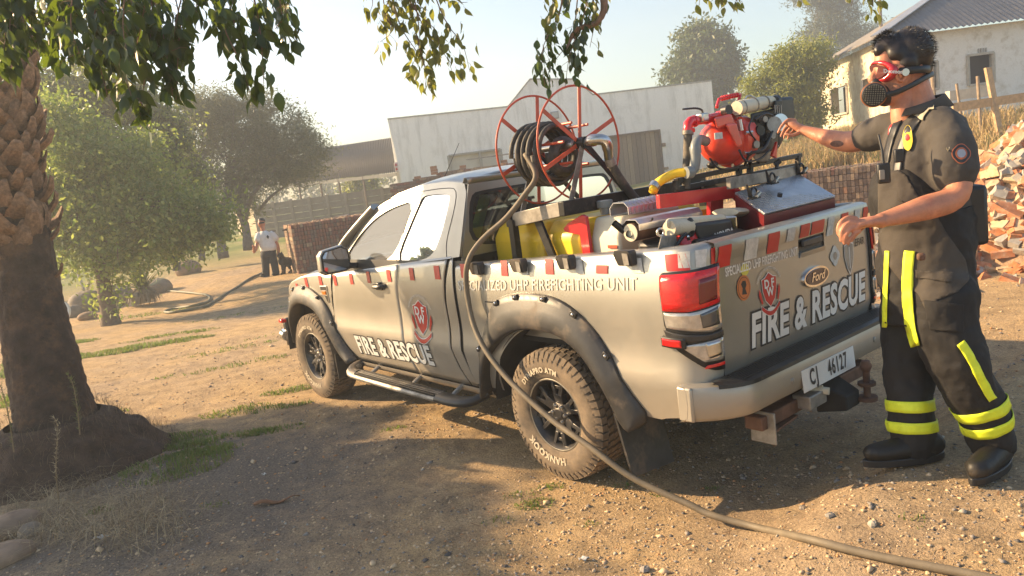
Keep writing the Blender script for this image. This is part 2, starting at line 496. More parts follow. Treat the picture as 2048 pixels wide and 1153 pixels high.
# ================================================================== THE SETTING
def build_ground():
    mt, nt, b = new_mat('yard_dirt')
    big = noise_node(nt, .55, 6, .62); mid = noise_node(nt, 5, 8, .7); fine = noise_node(nt, 70, 6, .75); grit = noise_node(nt, 260, 3, .7)
    c1 = ramp(nt, mid.outputs[0], [(.28, (.31, .22, .12)), (.45, (.49, .345, .19)), (.58, (.58, .41, .22)), (.75, (.64, .49, .30))]).outputs[0]
    c2 = ramp(nt, mid.outputs[0], [(.3, (.25, .19, .13)), (.5, (.43, .32, .21)), (.7, (.56, .42, .27))]).outputs[0]
    f = ramp(nt, big.outputs[0], [(.42, 0), (.6, 1)]).outputs[0]
    c = mix_rgb(nt, f, c1, c2)
    sp = ramp(nt, fine.outputs[0], [(.30, (.50, .50, .50)), (.5, (1.0, 1.0, 1.0)), (.72, (1.35, 1.3, 1.2))]).outputs[0]
    c = mix_rgb(nt, 1.0, c, sp, 'MULTIPLY')
    sp2 = ramp(nt, grit.outputs[0], [(.33, (.55, .55, .55)), (.5, (1, 1, 1)), (.7, (1.15, 1.12, 1.1))]).outputs[0]
    c = mix_rgb(nt, 1.0, c, sp2, 'MULTIPLY')
    # greyer crushed stone within the tree shade, with extra shade put into its colour
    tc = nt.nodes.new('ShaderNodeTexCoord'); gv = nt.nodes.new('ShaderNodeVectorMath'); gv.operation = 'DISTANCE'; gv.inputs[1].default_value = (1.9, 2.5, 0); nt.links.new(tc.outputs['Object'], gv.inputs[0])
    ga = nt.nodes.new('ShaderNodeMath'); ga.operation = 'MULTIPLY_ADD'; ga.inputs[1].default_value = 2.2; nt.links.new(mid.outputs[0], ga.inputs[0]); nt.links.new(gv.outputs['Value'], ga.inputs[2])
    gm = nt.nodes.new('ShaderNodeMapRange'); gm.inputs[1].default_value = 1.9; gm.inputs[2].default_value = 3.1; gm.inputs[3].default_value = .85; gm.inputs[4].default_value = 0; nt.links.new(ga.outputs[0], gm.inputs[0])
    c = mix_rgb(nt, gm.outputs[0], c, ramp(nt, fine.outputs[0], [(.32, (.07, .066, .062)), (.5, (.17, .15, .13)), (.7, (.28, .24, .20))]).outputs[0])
    # green fields and dry slope farther off
    vm = nt.nodes.new('ShaderNodeVectorMath'); vm.operation = 'DISTANCE'
    vm.inputs[1].default_value = tuple(CAM_LOC)
    nt.links.new(tc.outputs['Object'], vm.inputs[0])
    fr = nt.nodes.new('ShaderNodeMapRange'); fr.inputs[1].default_value = 25; fr.inputs[2].default_value = 33; nt.links.new(vm.outputs['Value'], fr.inputs[0])
    gn = noise_node(nt, .3, 5)
    gc = ramp(nt, gn.outputs[0], [(.35, (.11, .15, .035)), (.5, (.20, .22, .06)), (.65, (.34, .27, .13))]).outputs[0]
    c = mix_rgb(nt, fr.outputs[0], c, gc)
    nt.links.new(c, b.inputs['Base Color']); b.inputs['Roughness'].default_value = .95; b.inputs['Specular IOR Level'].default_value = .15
    ad = nt.nodes.new('ShaderNodeMath'); ad.operation = 'ADD'; nt.links.new(fine.outputs[0], ad.inputs[0]); nt.links.new(mid.outputs[0], ad.inputs[1])
    bump(nt, b, ad.outputs[0], .8, .035)
    rs = [0.0] + [0.25 * (1.0255 ** i) for i in range(330)]
    angs = []
    a = -180.0
    base = math.degrees(math.atan2(SITE_F.y, SITE_F.x))
    while a < 180:
        angs.append(a); a += 0.22 if -48 <= a < 48 else 3.0
    vs = []; fs = []; n = len(angs)
    for r in rs:
        for a in angs:
            t = R_(base + a); x = CAM_LOC.x + r * math.cos(t); y = CAM_LOC.y + r * math.sin(t)
            vs.append((x, y, ground_fine(x, y) if r < 60 else ground_z(x, y)))
    vs = np.array(vs); idx = []
    for i in range(len(rs) - 1):
        k = np.arange(n); k2 = (k + 1) % n
        idx.append(np.stack([i * n + k, i * n + k2, (i + 1) * n + k2, (i + 1) * n + k], 1))
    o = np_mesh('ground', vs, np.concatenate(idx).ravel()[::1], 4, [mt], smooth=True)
    o['kind'] = 'structure'
    return o
ground = build_ground()

def cam_polar(n, r0, r1, a0=-46, a1=46, p=1.0):
    """scatter positions round the photographer, thinner with distance"""
    base = math.atan2(SITE_F.y, SITE_F.x)
    r = r0 * (r1 / r0) ** (nrs.rand(n) ** p); a = base + np.radians(nrs.uniform(a0, a1, n))
    return CAM_LOC.x + r * np.cos(a), CAM_LOC.y + r * np.sin(a), r

# gravel and pebbles: nobody could count them
def build_gravel():
    n = 60000
    x, y, r = cam_polar(n, 1.7, 12, -44, 44)
    keep = np.array([noise.noise(Vector((a * .8, b * .8, 9))) + nrs.uniform(-.5, .5) > -.30 for a, b in zip(x, y)])
    x, y, r = x[keep], y[keep], r[keep]; n = len(x)
    s = .0028 + .0085 * nrs.rand(n) ** 3.4; s[:260] = nrs.uniform(.013, .024, 260)
    s *= 1 + .05 * r
    octa = np.array([(1, 0, 0), (0, 1, 0), (-1, 0, 0), (0, -1, 0), (0, 0, 1), (0, 0, -1)], float)
    f = np.array([(0, 1, 4), (1, 2, 4), (2, 3, 4), (3, 0, 4), (1, 0, 5), (2, 1, 5), (3, 2, 5), (0, 3, 5)])
    v = octa[None] * (1 + nrs.uniform(-.35, .35, (n, 6, 3))) + nrs.uniform(-.25, .25, (n, 6, 3))
    v *= s[:, None, None] * np.array([1, .8, .55]) * nrs.uniform(.8, 1.3, (n, 1, 1))
    th = nrs.uniform(0, 6.28, n); c, sn = np.cos(th), np.sin(th)
    vx = v[..., 0] * c[:, None] - v[..., 1] * sn[:, None]; vy = v[..., 0] * sn[:, None] + v[..., 1] * c[:, None]
    v[..., 0], v[..., 1] = vx, vy
    z = np.array([ground_fine(a, b) for a, b in zip(x, y)])
    v += np.stack([x, y, z + s * .12], 1)[:, None]
    idx = (f[None] + 6 * np.arange(n)[:, None, None]).ravel()
    mi = np.repeat(nrs.choice(5, n, p=[.50, .26, .09, .11, .04]), 8)
    ms = [mat('pebble_tan', (.55, .40, .25), .9, 0, .3, 30), mat('pebble_grey', (.25, .22, .19), .85, 0, .3, 30), mat('pebble_dark', (.10, .09, .085), .8, 0, .3, 30),
          mat('pebble_orange', (.48, .25, .11), .9, 0, .3, 30), mat('pebble_pale', (.38, .34, .28), .9, 0, .2, 30)]
    np_mesh('gravel', v.reshape(-1, 3), idx, 3, ms, mi, kind='stuff')
    return ms
PEB = build_gravel()

def blades(name, pts, hs, ws, mats, lean=.5, curl=.5, mi=None, flat=False):
    """grass blades / straw: two quads each, bending over"""
    n = len(pts); pts = np.array(pts, float)
    th = nrs.uniform(0, 6.28, n); d = np.stack([np.cos(th), np.sin(th), np.zeros(n)], 1)
    sd = np.stack([-np.sin(th), np.cos(th), np.zeros(n)], 1) * (ws[:, None] / 2)
    L = nrs.uniform(.1, 1, n) * lean
    up = np.zeros((n, 3)); up[:, 2] = 1
    if flat:
        m1 = pts + d * (hs * .5)[:, None] + up * (hs * .10)[:, None] * nrs.rand(n, 1) + sd * nrs.uniform(-14, 14, (n, 1))
        tp = pts + d * hs[:, None] + up * (hs * .04)[:, None]
    else:
        m1 = pts + d * (hs * L * .35)[:, None] + up * (hs * .55)[:, None]
        tp = pts + d * (hs * L * (1 + curl))[:, None] + up * (hs * (1 - .25 * L))[:, None]
    v = np.stack([pts - sd, pts + sd, m1 + sd * .8, m1 - sd * .8, tp + sd * .15, tp - sd * .15], 1)
    f = np.array([(0, 1, 2, 3), (3, 2, 4, 5)])
    idx = (f[None] + 6 * np.arange(n)[:, None, None]).ravel()
    if mi is None: mi = nrs.randint(0, len(mats), n)
    return np_mesh(name, v.reshape(-1, 3), idx, 4, mats, np.repeat(mi, 2), kind='stuff')

GR = [leaf_mat('grass_green', [(.045, .085, .018), (.085, .13, .03), (.14, .18, .045)], (.25, .38, .06), .35, .6, 3),
      leaf_mat('grass_olive', [(.08, .10, .03), (.14, .15, .045), (.22, .20, .08)], (.3, .33, .08), .35, .6, 3)]
STRAW = [mat('straw_pale', (.42, .33, .19), .8, 0, .25, 9), mat('straw_brown', (.24, .17, .09), .85, 0, .3, 9)]

def grass_patches(name, specs, mats):
    P = []; H = []; W = []
    for px, py, rx, ry, ang, n, h in specs:
        c = G(px, py)
        for _ in range(n):
            a = nrs.uniform(0, 6.28); q = math.sqrt(nrs.rand())
            ex, ey = rx * q * math.cos(a), ry * q * math.sin(a)
            # long side runs along SITE_R turned by ang
            ca, sa = math.cos(R_(ang)), math.sin(R_(ang))
            u = SITE_R * ca + SITE_F * sa; w = SITE_F * ca - SITE_R * sa
            x = c.x + u.x * ex + w.x * ey; y = c.y + u.y * ex + w.y * ey
            if noise.noise(Vector((x * 4, y * 4, 2))) + nrs.uniform(-.35, .35) < -.12: continue
            P.append((x, y, ground_fine(x, y) - .004)); H.append(h * nrs.uniform(.4, 1.1) * (1.1 - q * .5)); W.append(nrs.uniform(.003, .007) * (1 + 6 * h if h > .1 else 1) * (1 + .13 * math.hypot(x - CAM_LOC.x, y - CAM_LOC.y)))
    return blades(name, P, np.array(H), np.array(W), mats)
grass_patches('grass', [(250, 700, 1.3, .32, 12, 4200, .07), (340, 672, .8, .2, 8, 900, .05), (30, 740, .9, .9, 0, 4000, .09), (20, 800, .6, .5, 0, 1500, .08), (130, 690, .6, .3, 0, 1200, .07), (350, 935, .42, .30, 10, 1500, .07), (410, 905, .3, .14, 10, 700, .06), (320, 885, .45, .2, 10, 1300, .06),
    (430, 880, .55, .12, 8, 1500, .055), (470, 820, .35, .16, 5, 500, .045), (590, 778, .35, .12, 5, 500, .05), (560, 815, .3, .1, 5, 400, .05), (450, 700, .7, .2, 10, 500, .04),
    (400, 745, .5, .15, 10, 350, .04), (520, 720, .4, .15, 10, 300, .04), (560, 860, .25, .1, 0, 220, .04), (785, 862, .12, .05, 0, 120, .03), (215, 825, .25, .12, 5, 300, .05),
    (1045, 990, .12, .05, 0, 130, .03), (1070, 1010, .12, .07, 0, 170, .035), (1100, 975, .1, .05, 0, 100, .03), (1255, 970, .09, .04, 0, 80, .025), (1815, 1045, .08, .05, 0, 90, .035), (1175, 1042, .07, .04, 0, 60, .025),
    (1430, 975, .06, .04, 0, 60, .03), (1000, 1040, .1, .05, 0, 60, .03), (290, 630, 1.0, .3, 8, 500, .06), (180, 610, 1.2, .5, 0, 900, .12), (480, 630, 1.2, .3, 8, 260, .04), (430, 1010, .1, .06, 0, 60, .03), (200, 1020, .1, .08, 0, 160, .05), (1320, 985, .06, .04, 0, 50, .03), (600, 665, .9, .2, 8, 240, .035), (880, 780, .3, .12, 8, 60, .03)], GR)
grass_patches('field_grass', [(330, 490, 3.4, 2.4, 0, 2600, .35), (190, 520, 3.5, 2.5, 0, 2200, .35), (440, 470, 4, 2, 0, 1500, .3), (60, 560, 3, 3, 0, 1500, .3), (560, 470, 2.2, 1, 0, 350, .2)], GR)
n = 9000
x, y, r = cam_polar(n, 1.9, 12, -46, 10)
x = x[:n]; z = [ground_fine(a, b) + .004 for a, b in zip(x, y)]
blades('straw_litter', list(zip(x, y, z)), nrs.uniform(.012, .055, n) * (1 + .05 * r), nrs.uniform(.001, .0026, n) * (1 + .12 * r), STRAW, flat=True)
lx, ly, lr = cam_polar(700, 2.2, 11, -44, 30)
blades('leaf_litter', [(a, b, ground_fine(a, b) + .006) for a, b in zip(lx, ly)], nrs.uniform(.02, .045, 700), nrs.uniform(.006, .014, 700), [mat('dead_leaf_litter', (.20, .11, .05), .8, 0, .4, 9), STRAW[1]], flat=True)
P = []
for _ in range(2300):
    c = G(nrs.choice([110, 190, 260, 60, 310]) + nrs.normal() * 55, nrs.choice([1000, 1030, 1060, 1075]) + nrs.normal() * 26)
    P.append((c.x, c.y, c.z + nrs.uniform(0, .03)))
blades('straw_clump', P, nrs.uniform(.04, .13, len(P)), nrs.uniform(.0016, .0034, len(P)), STRAW, lean=2.6, curl=.9)

# ------------------------------------------------------------------ palm trunk by the yard edge
BARK = mat('palm_bark', (.060, .038, .025), .9, 0, .5, 7, 1.0, 22, .03, dirt=(.17, .095, .05), dirt_amt=.32, dirt_scale=5)
CUT = mat('palm_stub', (.36, .21, .115), .8, 0, .5, 14, .7, 50, .01, dirt=(.035, .023, .017), dirt_amt=.75, dirt_scale=9)  # dark blotches in the colour stand in for shade between the stubs
def build_palm():
    base = G(128, 925); D = (base - CAM_LOC).dot(CAM_R[2])
    k = D / FPX
    line = [(126, 935, 98), (119, 870, 88), (98, 780, 80), (78, 690, 74), (58, 590, 68), (42, 500, 66), (30, 420, 63), (18, 320, 60), (8, 220, 55), (0, 120, 52), (-14, 0, 50), (-50, -250, 50), (-100, -700, 48)]
    root = thing('palm_tree', 'thick old palm trunk with jagged brown leaf stubs standing at the left edge', 'palm', base)
    pts = [far(a, b, D) for a, b, _ in line]; rad = [c * k * .85 for _, _, c in line]
    N = 260; path = smooth_path(pts, N); mb = MB(); rows = []
    for i, p in enumerate(path):
        r = interp([(q.z, w_) for q, w_ in zip(pts, rad)], p.z)
        row = []
        for j in range(72):
            a = 2 * math.pi * j / 72; d = Vector((math.cos(a), math.sin(a), 0))
            q = 1 + .05 * noise.noise(Vector((d.x * 2.2, d.y * 2.2, p.z * 3))) + .05 * noise.noise(Vector((d.x * 7, d.y * 7, p.z * 9))) + .035 * noise.noise(Vector((d.x * 20, d.y * 20, p.z * 6))) + .012 * math.sin(p.z * 75 + 3 * noise.noise(Vector((d.x * 2, d.y * 2, p.z * 2))))
            row.append(p + d * r * q)
        rows.append(row)
    mb.grid(rows, closed=True, cap=True).build('trunk', BARK, root, smooth=180)
    # leaf stubs in spirals: each one a part
    meshes = []
    for s in range(6):
        q = random.Random(s); b = MB()
        w, l, th = q.uniform(.085, .13), q.uniform(.10, .16), q.uniform(.022, .036)
        secs = []
        for t, ws, hs, out, up in ((0, 1.2, 1.5, -.06, -.07), (.45, 1.05, 1.1, l * .35, .0), (.8, .75, .9, l * .7, .055), (1, .35, .8, l * .9, .12 + q.uniform(0, .04))):
            ring = []
            for a in range(6):
                an = 2 * math.pi * a / 6
                ring.append(Vector((out + q.uniform(-.006, .006) - .3 * th * hs * math.sin(an), w * ws * .8 * math.cos(an) * (1 + q.uniform(-.1, .1)), up + th * hs * math.sin(an))))
            secs.append(ring)
        b.grid(secs, closed=True, cap=True)
        o = b.build('leaf_base', CUT, None, smooth=20); meshes.append(o.data); bpy.data.objects.remove(o)
    cnt = 0; row_i = 0
    zlow = far(35, 465, D).z
    z = far(60, 600, D).z
    while z < far(0, 0, D).z:
        i = min(range(N), key=lambda q: abs(path[q].z - z)); p = path[i]; r = interp([(q.z, w_) for q, w_ in zip(pts, rad)], p.z)
        for j in range(9):
            a = 2 * math.pi * (j + .5 * (row_i % 2)) / 9 + rnd.uniform(-.1, .1)
            low = max(0, min(1, (zlow - z) / .45))
            if cnt >= 299 or (low > 0 and rnd.random() < .25 + .6 * low): continue
            o = bpy.data.objects.new('leaf_base', rnd.choice(meshes)); COL.objects.link(o); o.parent = root
            o.location = p + Vector((math.cos(a), math.sin(a), 0)) * (r * (.93 - .06 * low)) + Vector((0, 0, rnd.uniform(-.02, .02))) - base
            o.rotation_euler = (rnd.uniform(-.35, .35), rnd.uniform(-.55, .25), a)
            sc = rnd.uniform(.72, 1.02) * (1 - .45 * low); o.scale = (sc * rnd.uniform(.8, 1.3), sc, sc); cnt += 1
        z += .098; row_i += 1
    # earth and root mound
    mb = MB(); rows = []
    for i in range(26):
        t = i / 25; r = lerp(.34, .88, t ** .8); row = []
        for j in range(56):
            a = 2 * math.pi * j / 56; d = Vector((math.cos(a), math.sin(a), 0))
            rr = r * (1 + .16 * noise.noise(Vector((d.x * 1.5, d.y * 1.5, 4))) * t + .06 * noise.noise(Vector((d.x * 6, d.y * 6, t * 5))))
            h = .40 * (1 - t) ** 1.25 + .09 * noise.noise(Vector((d.x * r * 7, d.y * r * 7, 1))) * math.sin(math.pi * t)
            row.append(Vector((base.x, base.y, 0)) + d * rr + Vector((0, 0, h - .03)))
        rows.append(row)
    mb.grid(rows, closed=True)
    mound = mb.build('root_mound', mat('root_mound_earth', (.075, .045, .028), .95, 0, .5, 9, 1, 55, .02), root, smooth=180)
    fp = []
    for _ in range(2600):
        a = rnd.uniform(0, 6.28); t = rnd.uniform(0, 1); r = lerp(.36, .86, t)
        fp.append((base.x + r * math.cos(a), base.y + r * math.sin(a), .42 * (1 - t) ** 1.25 - .02))
    o = blades('root_fibre', fp, nrs.uniform(.03, .12, len(fp)), nrs.uniform(.001, .003, len(fp)), [STRAW[1], BARK], lean=1.5)
    o.parent = root; o.location = -base
    # crown above the frame
    mb = MB()
    top = path[-1]
    for i in range(22):
        a = 2 * math.pi * i / 22 + rnd.uniform(-.1, .1); L = rnd.uniform(1.6, 2.2); el = rnd.uniform(.3, 1.2)
        prev = None
        for s in range(9):
            t = s / 8
            p = top + Vector((math.cos(a) * L * t, math.sin(a) * L * t, L * (el * t - 1.1 * t * t))) + Vector((0, 0, .2))
            if prev is not None:
                sd = Vector((-math.sin(a), math.cos(a), 0))
                for q in (-1, 1):
                    for e in range(3):
                        b0 = prev.lerp(p, e / 3)
                        tip = b0 + sd * q * .3 * (1 - t * .6) + (p - prev) * .8 + Vector((0, 0, -.08))
                        mb.add([b0, b0 + (p - prev) * .12, tip], [(0, 1, 2)])
            prev = p
    mb.build('frond', GR[0], root, smooth=0, fix=False)
    return root, base
palm, PALM = build_palm()

# ------------------------------------------------------------------ trees
LEAFV = np.array([(0, -.5, 0), (.32, 0, .05), (0, .6, 0), (-.32, 0, .05)])
def leaf_cloud(name, blobs, size, mats, parent, aspect=1.0, clump=.35, droop=.3, shell=.55):
    """blobs: (centre, (rx, ry, rz) along photo-right, depth, up; count)"""
    V = []; 
    rr = Vector((SITE_R.x, SITE_R.y, 0)); ff = Vector((SITE_F.x, SITE_F.y, 0))
    rr, ff, up = np.array(rr), np.array(ff), np.array((0, 0, 1.0))
    cs = []; cl = []
    for c, rad, n in blobs:
        nc = max(8, int(n / 90))
        d = nrs.normal(size=(nc, 3)); d /= np.linalg.norm(d, axis=1)[:, None]
        q = shell + (1 - shell) * nrs.rand(nc) ** .5
        q *= 1 + .16 * nrs.normal(size=nc)
        cc = np.array(c) + (d[:, :1] * rr * rad[0] + d[:, 1:2] * ff * rad[1] + d[:, 2:] * up * rad[2]) * q[:, None]
        pick = nrs.randint(0, nc, n)
        sc = clump * (.6 + .9 * nrs.rand(nc))
        p = cc[pick] + nrs.normal(size=(n, 3)) * sc[pick][:, None] * np.array([.5, .5, .38])
        cs.append(p)
    P = np.concatenate(cs); n = len(P)
    a = nrs.normal(size=(n, 3)); a[:, 2] -= droop; a /= np.linalg.norm(a, axis=1)[:, None]
    b = np.cross(a, nrs.normal(size=(n, 3))); b /= np.linalg.norm(b, axis=1)[:, None]; c = np.cross(a, b)
    s = size * (.55 + .8 * nrs.rand(n))
    v = P[:, None] + s[:, None, None] * (b[:, None] * (LEAFV[None, :, :1] / aspect) + a[:, None] * LEAFV[None, :, 1:2] + c[:, None] * LEAFV[None, :, 2:])
    idx = np.arange(n * 4)
    o = np_mesh(name, v.reshape(-1, 3), idx, 4, mats, nrs.randint(0, len(mats), n), kind=None)
    if parent is not None:
        o.parent = parent; o.location = -world_loc(parent)
    return o
def tree(name, label, cat, D, base_px, trunk, limbs, blobs, size, mats, bark, aspect=1.0, clump=.35, droop=.3, depth=.8, group=None, base=None, shell=.55):
    """trunk: [(px, py, radius px)]; limbs the same; blobs: (px, py, rx px, rz px, count[, depth shift m])"""
    k = D / FPX
    b = base if base is not None else far(base_px[0], base_px[1], D)
    root = thing(name, label, cat, b, group)
    mb = MB()
    P = [b - Vector((0, 0, .15))] + [far(x, y, D) for x, y, _ in trunk]; rr = [trunk[0][2] * k * 1.35] + [q[2] * k for q in trunk]
    SP = smooth_path(P, 14); mb.tube(SP, [interp([(i / (len(rr) - 1), q) for i, q in enumerate(rr)], i / 13) * (1 + .08 * math.sin(i * 2.1)) for i in range(14)], 12)
    mb.build('trunk', bark, root, smooth=180)
    lb = MB()
    for L in limbs:
        pts = [far(x, y, D + rnd.uniform(-.4, .4) * (0 if i == 0 else 1)) for i, (x, y, _) in enumerate(L)]
        rs = [q[2] * k for q in L]; sp = smooth_path(pts, 10)
        lb.tube(sp, [interp([(i / (len(rs) - 1), q) for i, q in enumerate(rs)], i / 9) for i in range(10)], 7)
    top = far(trunk[-1][0], trunk[-1][1], D)
    for bl in blobs:      # inner boughs reaching into every part of the crown
        c = far(bl[0], bl[1], D + (bl[5] if len(bl) > 5 else 0))
        for _ in range(7):
            e = c + Vector((rnd.uniform(-1, 1), rnd.uniform(-1, 1), rnd.uniform(-.8, .8))) * bl[2] * k * .8
            mid = top.lerp(e, .5) + Vector((rnd.uniform(-.2, .2), rnd.uniform(-.2, .2), rnd.uniform(-.1, .3)))
            r0 = trunk[-1][2] * k * .35
            lb.tube(smooth_path([top, mid, e], 7), [lerp(r0, .006, i / 6) for i in range(7)], 5)
    if lb.v: lb.build('branches', bark, root, smooth=180, kind='stuff')
    bb = [(far(q[0], q[1], D + (q[5] if len(q) > 5 else 0)), (q[2] * k, max(q[2], q[3]) * k * depth, q[3] * k), q[4]) for q in blobs]
    leaf_cloud('crown', bb, size, mats, root, aspect, clump, droop, shell)
    return root
BK = mat('tree_bark', (.15, .11, .08), .9, 0, .4, 12, .6, 40, .01)
BKG = mat('olive_bark', (.13, .12, .105), .9, 0, .4, 9, .6, 40, .01)
GREEN = [leaf_mat('leaf_bright', [(.075, .115, .03), (.125, .165, .045), (.21, .235, .07)], (.42, .50, .11), .48, .4, 4),
         leaf_mat('leaf_mid', [(.045, .085, .02), (.08, .13, .03), (.12, .18, .04)], (.30, .42, .07), .42, .4, 4)]
OLIVE = [leaf_mat('leaf_olive', [(.075, .105, .05), (.12, .155, .08), (.19, .215, .125)], (.26, .27, .12), .35, .55, 3),
         leaf_mat('leaf_olive_dark', [(.05, .075, .035), (.08, .11, .055), (.12, .15, .075)], (.18, .20, .08), .3, .55, 3)]
PINE = [leaf_mat('leaf_pine', [(.05, .065, .035), (.075, .09, .045), (.11, .12, .06)], (.14, .17, .07), .25, .6, 2)]
DARKG = [leaf_mat('leaf_dark', [(.03, .055, .022), (.05, .08, .03), (.09, .12, .035)], (.14, .20, .05), .28, .5, 2)]
YELG = [leaf_mat('leaf_yellowgreen', [(.11, .14, .03), (.18, .20, .045), (.27, .27, .07)], (.38, .42, .08), .4, .5, 3)]

gb = G(222, 650)
tree('garden_tree', 'leafy bright green tree with short pale trunk beside boulders on the left', 'tree', (gb - CAM_LOC).dot(CAM_R[2]), (222, 650), [(215, 610, 15), (206, 565, 12), (198, 500, 11), (203, 430, 9)], 
     [[(204, 560, 8), (170, 500, 6), (120, 430, 3)], [(206, 520, 8), (270, 450, 5), (320, 400, 3)], [(203, 430, 9), (210, 340, 5), (190, 240, 2)]],
     [(220, 370, 130, 130, 15000), (130, 300, 80, 110, 8000), (300, 450, 110, 70, 9000), (150, 440, 90, 60, 6000), (230, 500, 80, 38, 3600), (215, 590, 18, 34, 300), (400, 440, 50, 45, 2800), (130, 520, 25, 30, 350)], .098, GREEN, BK, 1.15, .42, .5, base=gb, shell=.3)
tb = G(60, 600)
tree('pale_tree', 'tall hazy yellow-green tree behind the palm trunk', 'tree', 18.5, (60, 600), [(70, 480, 12), (90, 380, 9), (110, 300, 6)], [], [(100, 250, 70, 90, 7000), (180, 190, 80, 55, 6500), (60, 330, 60, 90, 4500), (250, 260, 70, 80, 5000), (25, 200, 60, 80, 3500), (280, 200, 40, 40, 1500), (310, 270, 60, 80, 4500), (350, 370, 55, 60, 3500)], .10, GREEN[:1] + OLIVE[:1], BK, 1.1, .35, .3, base=tb)
for lab, bp, tr, lim, bl in (
    ('grey olive tree nearest the garden tree, with two slim pale stems', (402, 512), [(403, 480, 5), (402, 450, 5), (385, 415, 4), (380, 380, 4)], [[(402, 455, 4), (375, 420, 3), (355, 390, 2)], [(400, 440, 4), (425, 400, 2), (430, 360, 1)]], [(380, 270, 75, 70, 9000), (340, 350, 70, 60, 6500), (430, 230, 55, 50, 4500), (410, 370, 45, 50, 2500), (385, 205, 45, 34, 2500)]),
    ('middle olive tree with thick forked grey trunk and silvery crown', (446, 508), [(440, 470, 8), (446, 430, 8), (455, 390, 7), (458, 340, 6)], [[(442, 455, 5), (430, 430, 4), (420, 390, 2)], [(455, 390, 6), (480, 340, 4), (500, 300, 2)]], [(480, 250, 75, 55, 8500), (460, 330, 80, 55, 7000), (520, 300, 60, 60, 6000), (470, 405, 50, 25, 1200), (440, 215, 40, 35, 2500)]),
    ('dark olive tree spreading to the right over the shed roof', (496, 492), [(490, 450, 8), (478, 420, 7), (480, 380, 6), (500, 340, 5)], [[(490, 440, 6), (500, 400, 5), (530, 360, 3), (560, 330, 2)], [(520, 420, 3), (540, 395, 3), (575, 370, 2)]], [(560, 270, 65, 60, 7500), (610, 310, 48, 48, 5000), (540, 345, 60, 35, 3500), (500, 400, 50, 30, 1300), (580, 350, 60, 22, 2200), (645, 290, 18, 30, 700), (520, 215, 40, 30, 2200)])):
    tree('olive_tree', lab, 'tree', 25.5, bp, tr, lim, bl, .115, OLIVE, BKG, 2.4, .42, .1, .8, 'olive trees along the driveway', shell=.35)
tree('garden_bush', 'round dark shrub at the foot of the olive trees', 'bush', 19, (352, 530), [(352, 515, 6), (352, 500, 4)], [], [(350, 480, 44, 42, 6500), (315, 510, 30, 22, 1400)], .055, DARKG + OLIVE[1:], BKG, 1.2, .28)
tree('round_tree', 'dense round dark green tree behind the white barn', 'tree', 52, (1410, 330), [(1410, 260, 5), (1410, 200, 5)], [], [(1410, 120, 62, 55, 9000), (1380, 165, 44, 40, 4000), (1445, 150, 38, 42, 3600), (1400, 80, 35, 28, 2400), (1415, 215, 50, 30, 2400)], .30, DARKG, BK, 1.3, .8)
tree('yellow_tree', 'yellow-green spreading tree against the corner of the derelict house', 'tree', 27, (1585, 290), [(1585, 250, 5), (1580, 200, 4)], [], [(1600, 130, 60, 40, 6000), (1560, 180, 60, 40, 5500), (1610, 190, 40, 50, 5000), (1530, 225, 55, 35, 4200), (1585, 240, 60, 45, 5500), (1510, 165, 22, 14, 500), (1560, 130, 25, 25, 1200)], .14, YELG, BK, 1.9, .38, .4)
tree('tall_pine', 'tall feathery pine rising behind the yellow-green tree', 'tree', 62, (1665, 280), [(1665, 200, 4), (1660, 80, 4), (1655, -60, 3)], [], [(1650, 90, 42, 60, 6500), (1660, 0, 50, 40, 5500), (1640, -70, 50, 50, 4500), (1620, 130, 30, 40, 2600), (1690, 40, 30, 40, 2600), (1600, -10, 30, 14, 700)], .30, PINE, BK, 3.0, .9)
tree('second_pine', 'lower pine showing above the house roof, right of the tall pine', 'tree', 66, (1725, 250), [(1725, 180, 4), (1722, 110, 3)], [], [(1720, 80, 38, 32, 4200), (1700, 130, 30, 40, 2800), (1750, 100, 26, 30, 1600)], .30, PINE, BK, 3.0, .9)
tree('distant_tree', 'small round tree far off above the concrete wall under the shed roof', 'tree', 48, (722, 395), [(722, 385, 3), (722, 378, 3)], [], [(718, 372, 34, 16, 2300)], .22, YELG + OLIVE[:1], BK, 1.3, .6)

# far hedge line closing the horizon on the left
o = leaf_cloud('far_woodland', [(far(px, yy, 75), (5.5, 3, 2.6), 1500) for px, yy in [(-60, 470), (40, 460), (140, 455), (230, 445), (320, 436), (410, 428), (500, 420), (590, 408), (670, 398), (820, 385), (1480, 285), (1560, 280), (1640, 270)]], .5, DARKG + OLIVE[:1], None, 1.3, 1.4)
o['kind'] = 'stuff'
# ================================================================== BUILDINGS AND WALLS
def wall_mat(name, col, stain, amt, streak=True, scale=.6, rough=.9):
    mt, nt, b = new_mat(name)
    n = noise_node(nt, scale, 9, .7); n2 = noise_node(nt, 3.2, 8, .65, dim_scale=(1, 1, .16) if streak else None); n3 = noise_node(nt, 22, 5, .7)
    base = ramp(nt, n3.outputs[0], [(.3, tuple(c * .92 for c in col)), (.7, tuple(min(1, c * 1.05) for c in col))]).outputs[0]
    f1 = ramp(nt, n2.outputs[0], [(.56 - amt * .1, 0), (.78, amt)]).outputs[0]
    c = mix_rgb(nt, f1, base, stain)
    f2 = ramp(nt, n.outputs[0], [(.55, 0), (.75, amt * .7)]).outputs[0]
    c = mix_rgb(nt, f2, c, tuple(s * .9 for s in stain))
    nt.links.new(c, b.inputs['Base Color']); b.inputs['Roughness'].default_value = rough; b.inputs['Specular IOR Level'].default_value = .2
    bump(nt, b, n3.outputs[0], .3, .01)
    return mt
